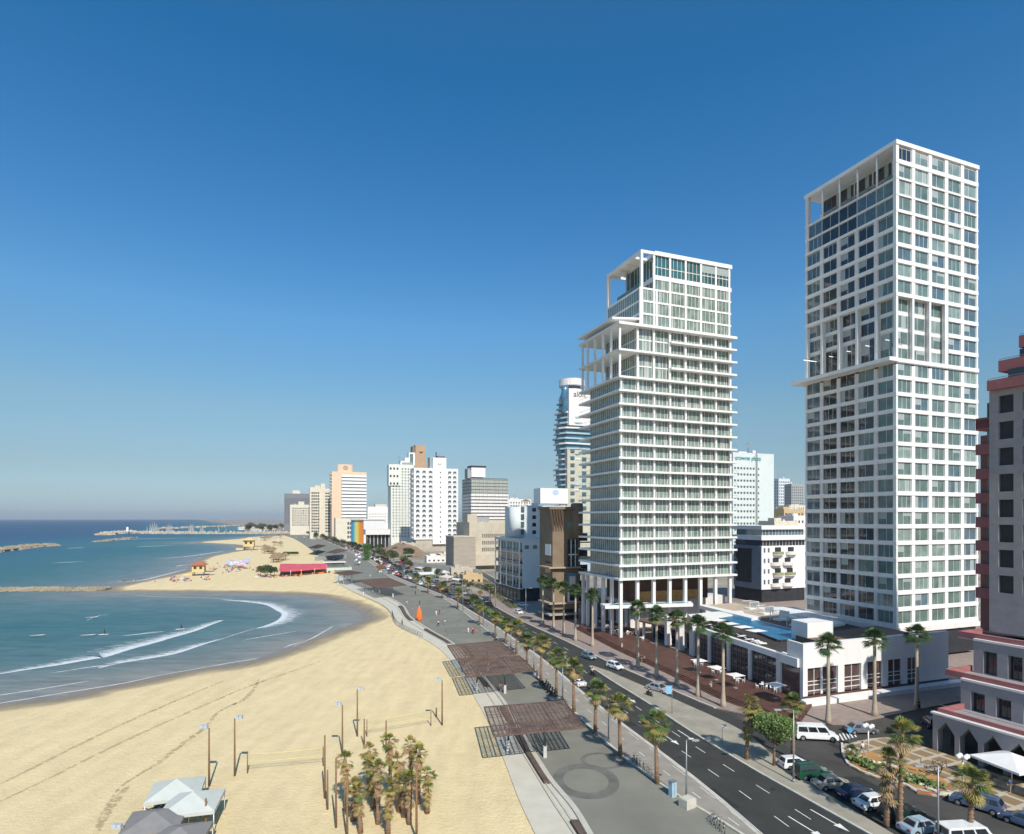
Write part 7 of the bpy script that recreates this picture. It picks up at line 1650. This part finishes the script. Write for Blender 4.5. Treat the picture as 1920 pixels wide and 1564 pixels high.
# ------------------------------------------------------------ breakwaters
ROCK = mat('breakwater_rock', (.27,.225,.155), .95, .3, .12, .3, coords='World')
def rocks(name, pts, w, h, s, n, seed, m=ROCK, z=SL):
    P = catm(np.array([G(x,y,z)[:2] for x,y in pts]), 6); rnd = random.Random(seed); mb = MB()
    for i in range(len(P)-1):
        d = P[i+1]-P[i]; L = np.hypot(*d); nn = np.array([-d[1],d[0]])/(L+1e-9)
        mb.prism([tuple(P[i]+nn*w*.45),tuple(P[i]-nn*w*.45),tuple(P[i+1]-nn*w*.45),tuple(P[i+1]+nn*w*.45)], z-1, z+h*.55, m)
    for k in range(n):
        i = rnd.randrange(len(P)-1); q = P[i]+(P[i+1]-P[i])*rnd.random(); d = P[i+1]-P[i]; nn = np.array([-d[1],d[0]])/(np.hypot(*d)+1e-9); t = rnd.uniform(-.55,.55); q = q+nn*w*t; r = s*rnd.uniform(.5,1.2); zz = z+h*(1-abs(t)*1.3)-r*.5
        mb.add([(q[0]+r*a*rnd.uniform(.7,1.2), q[1]+r*b*rnd.uniform(.7,1.2), zz+r*c*rnd.uniform(.7,1.1)) for a,b,c in ((1,0,0),(0,1,0),(-1,0,0),(0,-1,0),(0,0,1),(0,0,-1))], [(0,1,4),(1,2,4),(2,3,4),(3,0,4),(1,0,5),(2,1,5),(3,2,5),(0,3,5)], m)
    o = mb.build(name); o['kind'] = 'stuff'; return o
rocks('rock_breakwater', [(-160,1109),(-60,1108.5),(0,1108),(60,1107),(120,1106.5),(204,1106)], 7, 1.5, 1.0, 1100, 1)
rocks('far_rock_breakwater', [(-60,1040),(0,1033),(30,1029),(60,1025.5),(98,1023.5)], 22, 3.2, 2.6, 500, 2)
rocks('marina_breakwater', [(192,1003.5),(215,1000.5),(240,999.2),(270,1000.4),(330,1001),(430,1001),(560,1001)], 30, 5, 5, 500, 3, mat('sandy_rock', (.42,.36,.27), .9, .25, .05, coords='World'))
rocks('rocky_shoal', [(185,1016),(215,1012.5),(250,1009)], 14, 1.2, 4, 120, 6)
rocks('harbour_mole', [(300,991.5),(350,990.5),(400,988.5),(450,986.5)], 40, 5, 6, 120, 4, mat('sandy_rock', (.55,.48,.36)))
rocks('distant_mole', [(379,975.6),(430,975.4),(500,975.6),(545,975.6)], 200, 9, 20, 60, 5, mat('sandy_rock', (.55,.48,.36)))
# boats with sails in the marina
SAIL = mat('pale_sail', (.38,.38,.36), .8, .05, .2); HULL = mat('boat_hull', (.6,.6,.58), .5, .1, .3)
bt0 = None
for i, (x, y, s) in enumerate([(276,998,.75),(282,999.5,1),(286,999,1.05),(290,999.5,1.12),(294,999,1),(298,999.5,.7),(313,998.5,.9),(317,998.8,1.0),(321,998.5,.95),(355,998.8,.9),(358.5,999,1.05),(362,998.6,.95),(376.5,998,.8),(380,998.4,.85),(410,997,.75),(424,997,.5),(240,996,.5)]):
    lab = 'pale sailing boat in the marina, %s from the left' % ordi(i); p = gz(x, y+1, SL)
    if bt0 is None:
        bt0 = thing('sailing_boat', lab, 'boat', p, .3, 'sailing boats in the marina'); bt0.scale = (s,s,s)
        m = MB(); n = 10; m.add([(-6,0,.2),(-5,-1.6,1.4),(3,-1.8,1.6),(7.5,0,1.9),(3,1.8,1.6),(-5,1.6,1.4),(4,0,-.3),(-4,0,-.3)], [(1,2,3,4,5),(0,1,5),(1,0,7,6,2)[:3],(1,7,2),(7,6,2),(2,6,3),(3,6,4),(4,6,7),(4,7,5),(5,7,0)], HULL); m.build('hull', bt0)
        m = MB(); m.tube([(0,0,1.3),(0,0,24)], .13, STEEL, 6); m.build('mast', bt0)
        m = MB(); m.add([(-.3,0,2.5),(-2.6,.3,2.7),(-.3,0,23),(-1.5,.5,9),(-.3,.12,2.5),(-2.6,.42,2.7),(-.3,.12,23),(-1.5,.62,9)], [(0,1,3),(0,3,2),(1,2,3) if False else (3,1,2),(4,7,5),(4,6,7)], SAIL); m.build('mainsail', bt0)
        m = MB(); m.add([(.3,0,20),(3.0,0,2),(.8,.3,3),(.3,.1,20)], [(0,1,2),(3,2,1)], SAIL); m.build('jib', bt0)
    else: dup(bt0, p, .3+.2*(i%3), lab, sc=s)
r = thing('harbour_beacon', 'white beacon tower on the end of the marina breakwater', 'beacon', G(239,997,3)); m = MB(); m.lathe((0,0,-3), [(3,0),(2.5,6),(1.8,14)], WHITE, 10); m.build('tower', r); m = MB(); m.lathe((0,0,11), [(2.2,0),(1.6,3),(.2,4)], DSTEEL, 10); m.build('lantern', r)
R2 = random.Random(31)
for i in range(20):
    x = R2.uniform(445,575); y = R2.uniform(992,999); p = G(x,y); w_ = R2.uniform(10,32); h_ = R2.uniform(4,8); m = MB(); m.box(0,w_,0,14,-1,h_,BEIGE if i%2 else WHITE2); m.box(-.5,w_+.5,-.5,14.5,h_,h_+.6,CREAM)
    for k in range(int(w_/4)): m.box(1.2+k*4,3.2+k*4,-.12,-.01,h_*.3,h_*.7,DARK_G)
    o = m.build('harbour_house', None, p, ANG+R2.uniform(-.3,.3)); o['label'] = 'low white house behind the marina on the headland'; o['category'] = 'house'; o['group'] = 'low houses behind the marina'
LABELS.add('low white house behind the marina on the headland')
# ------------------------------------------------------------ far beach furniture
YEL = mat('ochre_timber', (.62,.47,.22), .8, .1, 1); REDR = mat('red_tile_roof', (.42,.13,.07), .8, .15, 1); THAT = mat('thatch', (.26,.18,.10))
def hut(px, py, s, lab, rf=REDR):
    r = thing('lifeguard_hut', lab, 'hut', G(px,py,-.1), .3, 'lifeguard huts on the sand'); r.scale = (s,s,s); m = MB()
    for x in (-2,2):
        for y in (-1.6,1.6): m.tube([(x,y,0),(x*.9,y*.9,2.0)], .14, WPOLE, 6)
    m.build('stilts', r); m = MB(); m.prism([(-2.3,-1.9),(2.3,-1.9),(2.3,1.9),(-2.3,1.9)], 1.6, 4.6, YEL); m.build('wall', r)
    for x in (-1.1,1.0): m = MB(); m.box(x-.5,x+.5,-1.97,-1.91,2.8,3.9,DARK_G); m.build('window', r)
    m = MB(); a = 3.3; m.add([(-a,-a*.85,4.5),(a,-a*.85,4.5),(a,a*.85,4.5),(-a,a*.85,4.5),(0,0,5.9)], [(0,1,4),(1,2,4),(2,3,4),(3,0,4),(3,2,1,0)], rf); m.build('roof', r)
    m = MB(); m.prism([(2.3,-1.6),(5.6,-1.6),(5.6,1.6),(2.3,1.6)], 1.5, 1.7, WPOLE); m.prism([(-5.5,-1.0),(-2.3,-1.0),(-2.3,.2),(-5.5,.2)], 0, .9, YEL); m.build('platform', r)
hut(373,1079,1.35,'ochre lifeguard hut with red roof at the water edge of the crowded beach'); hut(467,1031,2.2,'ochre lifeguard hut farther up the shore', YEL)
REDC = mat('red_canopy', (.62,.10,.13), .75, .15, .3, coords='World')
r = thing('beach_restaurant', 'long red canopy restaurant on the sand with tables in its shade', 'restaurant', (0,0,0)); zc = 3.4
top = [(524,1063),(541,1056),(575,1056),(613,1059.5),(613,1063.5),(580,1066),(545,1069),(524,1069)]
P = [G(x,y,zc) for x,y in [(523,1069),(545,1069.5),(565,1068),(590,1066),(613,1064.5),(613,1059.5),(590,1058),(565,1057.5),(545,1057),(527,1057)]]
m = MB(); n = 5
for i in range(4):
    a, b = P[i], P[i+1]; c, d = P[8-i], P[9-i]; mid1 = ((a[0]+d[0])/2,(a[1]+d[1])/2,zc+1.6); mid2 = ((b[0]+c[0])/2,(b[1]+c[1])/2,zc+1.6)
    m.add([a,b,mid2,mid1,c,d,(a[0],a[1],zc-.7),(b[0],b[1],zc-.7)], [(0,1,2,3),(3,2,4,5),(0,6,7,1)], REDC)
m.build('canopy', r)
for i, q in enumerate(P): m = MB(); m.tube([(q[0],q[1],0),(q[0],q[1],zc)], .1, WHITE, 6); m.build('post', r)
m = MB()
for k in range(60): t = R2.random(); i = min(3,int(t*4)); a = Vector(P[i]).lerp(Vector(P[i+1]), t*4-i); m.box(a.x-.4,a.x+.4,a.y+R2.uniform(0,6),a.y+6.5,0,1.0,WOODB if k%3 else CL['orange'])
m.build('tables', r)['kind'] = 'stuff'
r = thing('pavilion', 'pale green-white glass fenced terrace right of the red canopy', 'pavilion', G(622,1070), ANG); m = MB(); m.box(-7,12,0,14,0,1.6,mat('pale_green_panel', (.55,.58,.48), .7, .1, .5)); m.box(-6,11,1,13,1.6,2.0,PAVE); m.build('terrace', r); m = MB(); m.box(-4,8,6,12,2.0,4.4,GREYG); m.box(-5,9,5,13,4.4,4.8,WHITE2); m.build('kiosk', r)
r = thing('retaining_wall', 'long low dark wall between the sand and the far promenade', 'wall', (0,0,0)); A = Vector(G(590,1052)); B_ = Vector(G(650,1047)); m = MB(); m.prism([tuple(A[:2]),tuple(B_[:2]),(B_.x,B_.y+1),(A.x,A.y+1)], 0, 3.2, GREYC); m.build('wall', r)
def thatch(px, py, s, lab):
    r = thing('thatched_shade', lab, 'beach shade', G(px,py,-.05), 0, 'thatched shades on the far beach'); r.scale = (s,s,s); m = MB(); m.lathe((0,0,2.2), [(2.3,0),(2.2,.15),(1.1,.8),(.1,1.4)], THAT, 10, False); m.build('roof', r); m = MB(); m.tube([(0,0,0),(0,0,3)], .1, WPOLE, 6); m.build('post', r)
k = 0
for cx_, cy_, n_, sx_, sy_ in [(505,1035,14,12,4),(524,1052,12,14,4),(495,1013,9,10,2),(517,1008,8,12,2),(520,1024,6,10,2)]:
    for i in range(n_): thatch(cx_+R2.uniform(-sx_,sx_), cy_+R2.uniform(-sy_,sy_), R2.uniform(1.2,1.7), 'brown thatched shade on the far beach'); k += 1
UM = [mat('umbrella_'+n, c, .8, .1, 1) for n, c in (('white',(.72,.70,.70)),('lilac',(.50,.45,.60)),('pink',(.62,.40,.42)),('blue',(.35,.42,.62)))]
um_me = []
for m_ in UM: m = MB(); m.lathe((0,0,1.9), [(1.25,0),(1.2,.05),(.6,.45),(.05,.65)], m_, 8, False); m.tube([(0,0,0),(0,0,2.2)], .04, WHITE, 5); um_me.append(m.mesh('beach_umbrella'))
lo_me = []
for nme in ('white','blue','red','pink','orange'): m = MB(); m.box(-.35,.35,-.95,.5,.2,.34,CL[nme]); m.add([(-.35,.5,.2),(.35,.5,.2),(.35,1.0,.75),(-.35,1.0,.75),(-.35,.5,.34),(.35,.5,.34),(.35,.93,.82),(-.35,.93,.82)], [(0,3,2,1),(4,5,6,7),(0,1,5,4),(1,2,6,5),(2,3,7,6),(3,0,4,7)], CL[nme]); m.box(-.3,.3,-.9,.4,0,.2,WHITE2); lo_me.append(m.mesh('beach_lounger'))
def scatter(n, boxf, kind, zone, grp):
    for i in range(n):
        x, y = boxf(); p = G(x,y,-.06); j = R2.randrange(len(um_me) if kind == 'u' else len(lo_me)); me = um_me[j] if kind == 'u' else lo_me[j]; o = inst('beach_umbrella' if kind == 'u' else 'beach_lounger', me, None, p, R2.uniform(0,6))
        s = 1.15 if kind == 'u' else 1.2; o.scale = (s,s,s); c = ['white','lilac','pink','blue'][j] if kind == 'u' else ['white','blue','red','pink','orange'][j]
        lab = ('%s beach umbrella ' if kind == 'u' else '%s beach lounger ') % c + zone; o['label'] = lab; o['category'] = 'beach umbrella' if kind == 'u' else 'beach lounger'; o['group'] = grp; LABELS.add(lab)
scatter(46, lambda: (R2.gauss(447,12), R2.gauss(1062,4)), 'u', 'in the crowd right of the red-roofed hut', 'beach umbrellas in the crowd'); scatter(40, lambda: (R2.gauss(442,17), R2.gauss(1067,4.5)), 'l', 'in the crowd right of the red-roofed hut', 'loungers in the crowd')
scatter(26, lambda: (R2.uniform(318,395), 1091-R2.uniform(0,1)*8), 'l', 'on the sand in front of the red-roofed hut', 'loungers before the hut'); scatter(16, lambda: (R2.uniform(482,560), R2.uniform(1078,1084)), 'l', 'in front of the green beach trees', 'loungers before the beach trees')
scatter(18, lambda: (R2.uniform(470,540), R2.uniform(1024,1034)), 'l', 'beyond the second hut', 'loungers beyond the second hut'); scatter(22, lambda: (R2.uniform(480,560), R2.uniform(1008,1018)), 'u', 'on the farthest sand', 'beach umbrellas on the farthest sand')
for i in range(34):
    x, y = (R2.gauss(430,22), R2.gauss(1068,5)) if i < 22 else (R2.uniform(210,340), R2.uniform(1086,1098)); p = G(x,y,-.3 if i < 22 else SL); c = R2.choice(list(CL))
    o = inst('person', PM['walk' if i%2 else 'stand']['body'], None, p, R2.uniform(0,6)); sh = inst('shorts', PM['walk' if i%2 else 'stand']['trousers'], o); sh.material_slots[0].link = 'OBJECT'; sh.material_slots[0].material = CL[c]
    lab = 'bather in %s shorts ' % c + ('among the beach umbrellas' if i < 22 else 'at the water edge by the rocks'); o['label'] = lab; o['category'] = 'person'; o['group'] = 'bathers on the far beach'; LABELS.add(lab)
# surfers
for i, (x,y,pose,lab,bl) in enumerate([(196,1190,'stand','surfer in dark wetsuit standing on a board in the bay','white surfboard under the standing surfer'),(340,1180,'walk','surfer riding the breaking wave','surfboard on the breaking wave')]):
    p = gz(x-2,y,SL); m = MB(); n = 12; m.prism([(1.3*math.cos(2*math.pi*k/n), .3*math.sin(2*math.pi*k/n)) for k in range(n)], .04, .12, WHITE); o = m.build('surfboard', None, p, .3); tag(o, bl, 'surfboard', 'surfboards in the bay'); person((p[0]+.3,p[1],SL+.1), 20, pose, 'black', 'black', lab, 'surfers in the bay')
for i, (x,y,lab) in enumerate([(172,1159,'small pale rowing boat in the middle of the bay'),(70,1193,'low pale kayak in the left of the bay'),(165,1192.5,'pale kayak left of the standing surfer')]):
    m = MB(); m.add([(-2,0,.35),(-1,-.4,.3),(1.2,-.4,.3),(2.2,0,.45),(1.2,.4,.3),(-1,.4,.3),(1.2,0,-.1),(-1.2,0,-.1)], [(0,1,2,3,4,5),(1,7,2),(7,6,2),(2,6,3),(3,6,4),(4,6,7),(4,7,5),(5,7,0),(0,7,1)], HULL); tag(m.build('rowing_boat', None, gz(x,y,SL+.05), .3), lab, 'boat', 'small boats in the bay')
# market tents and clutter by the car park
for i, (x,y,c) in enumerate([(800,1085,'white'),(812,1078,'khaki'),(826,1082,'white'),(765,1046,'green'),(838,1092,'khaki'),(790,1074,'khaki'),(858,1098,'white'),(816,1090,'green')]):
    p = G(x,y); r = thing('market_awning', '%s awning of a stall at the foot of the arched-window hotel, %s in the cluster' % ({'white':'white','khaki':'beige','green':'green'}[c], ordi(i)), 'awning', p, ANG+.2*i, 'stall awnings by the far car park'); m = MB(); a = 4.2; m.add([(-a,-2.6,2.6),(a,-2.6,2.6),(a,2.6,3.3),(-a,2.6,3.3)], [(0,1,2,3)], CL[c] if c != 'khaki' else CREAM); m.add([(-a,-2.6,2.3),(a,-2.6,2.3),(a,-2.6,2.6),(-a,-2.6,2.6)], [(0,1,2,3)], CREAM); m.build('canopy', r)
    for xx in (-a,a): m = MB(); m.tube([(xx,-2.5,0),(xx,-2.5,2.5)], .08, WHITE, 5); m.build('post', r)
# haze
HZD = 0.00006
hm_ = bpy.data.materials.new('haze_air'); hm_.use_nodes = True; n = hm_.node_tree.nodes; n.clear(); o_ = n.new('ShaderNodeOutputMaterial'); pv = n.new('ShaderNodeVolumePrincipled'); pv.inputs['Color'].default_value = (.92,.95,1,1); pv.inputs['Density'].default_value = HZD; pv.inputs['Anisotropy'].default_value = .2
hm_.node_tree.links.new(pv.outputs[0], o_.inputs['Volume'])
m = MB(); m.box(-14500,14500,-1200,14600,-6,140,hm_); h = m.build('haze'); h['kind'] = 'stuff'

# ------------------------------------------------------------ give every remaining look-alike its place in its row
from bpy_extras.object_utils import world_to_camera_view
bpy.context.view_layer.update(); by = {}
for o in bpy.data.objects:
    if o.parent is None and 'label' in o: by.setdefault(o['label'], []).append(o)
for lab, os_ in by.items():
    if len(os_) < 2: continue
    os_.sort(key=lambda o: world_to_camera_view(SC, cam, o.matrix_world.translation).x)
    for i, o in enumerate(os_):
        s = lab+', '+ordi(i)+' from left'
        if len(s.split()) <= 16: o['label'] = s
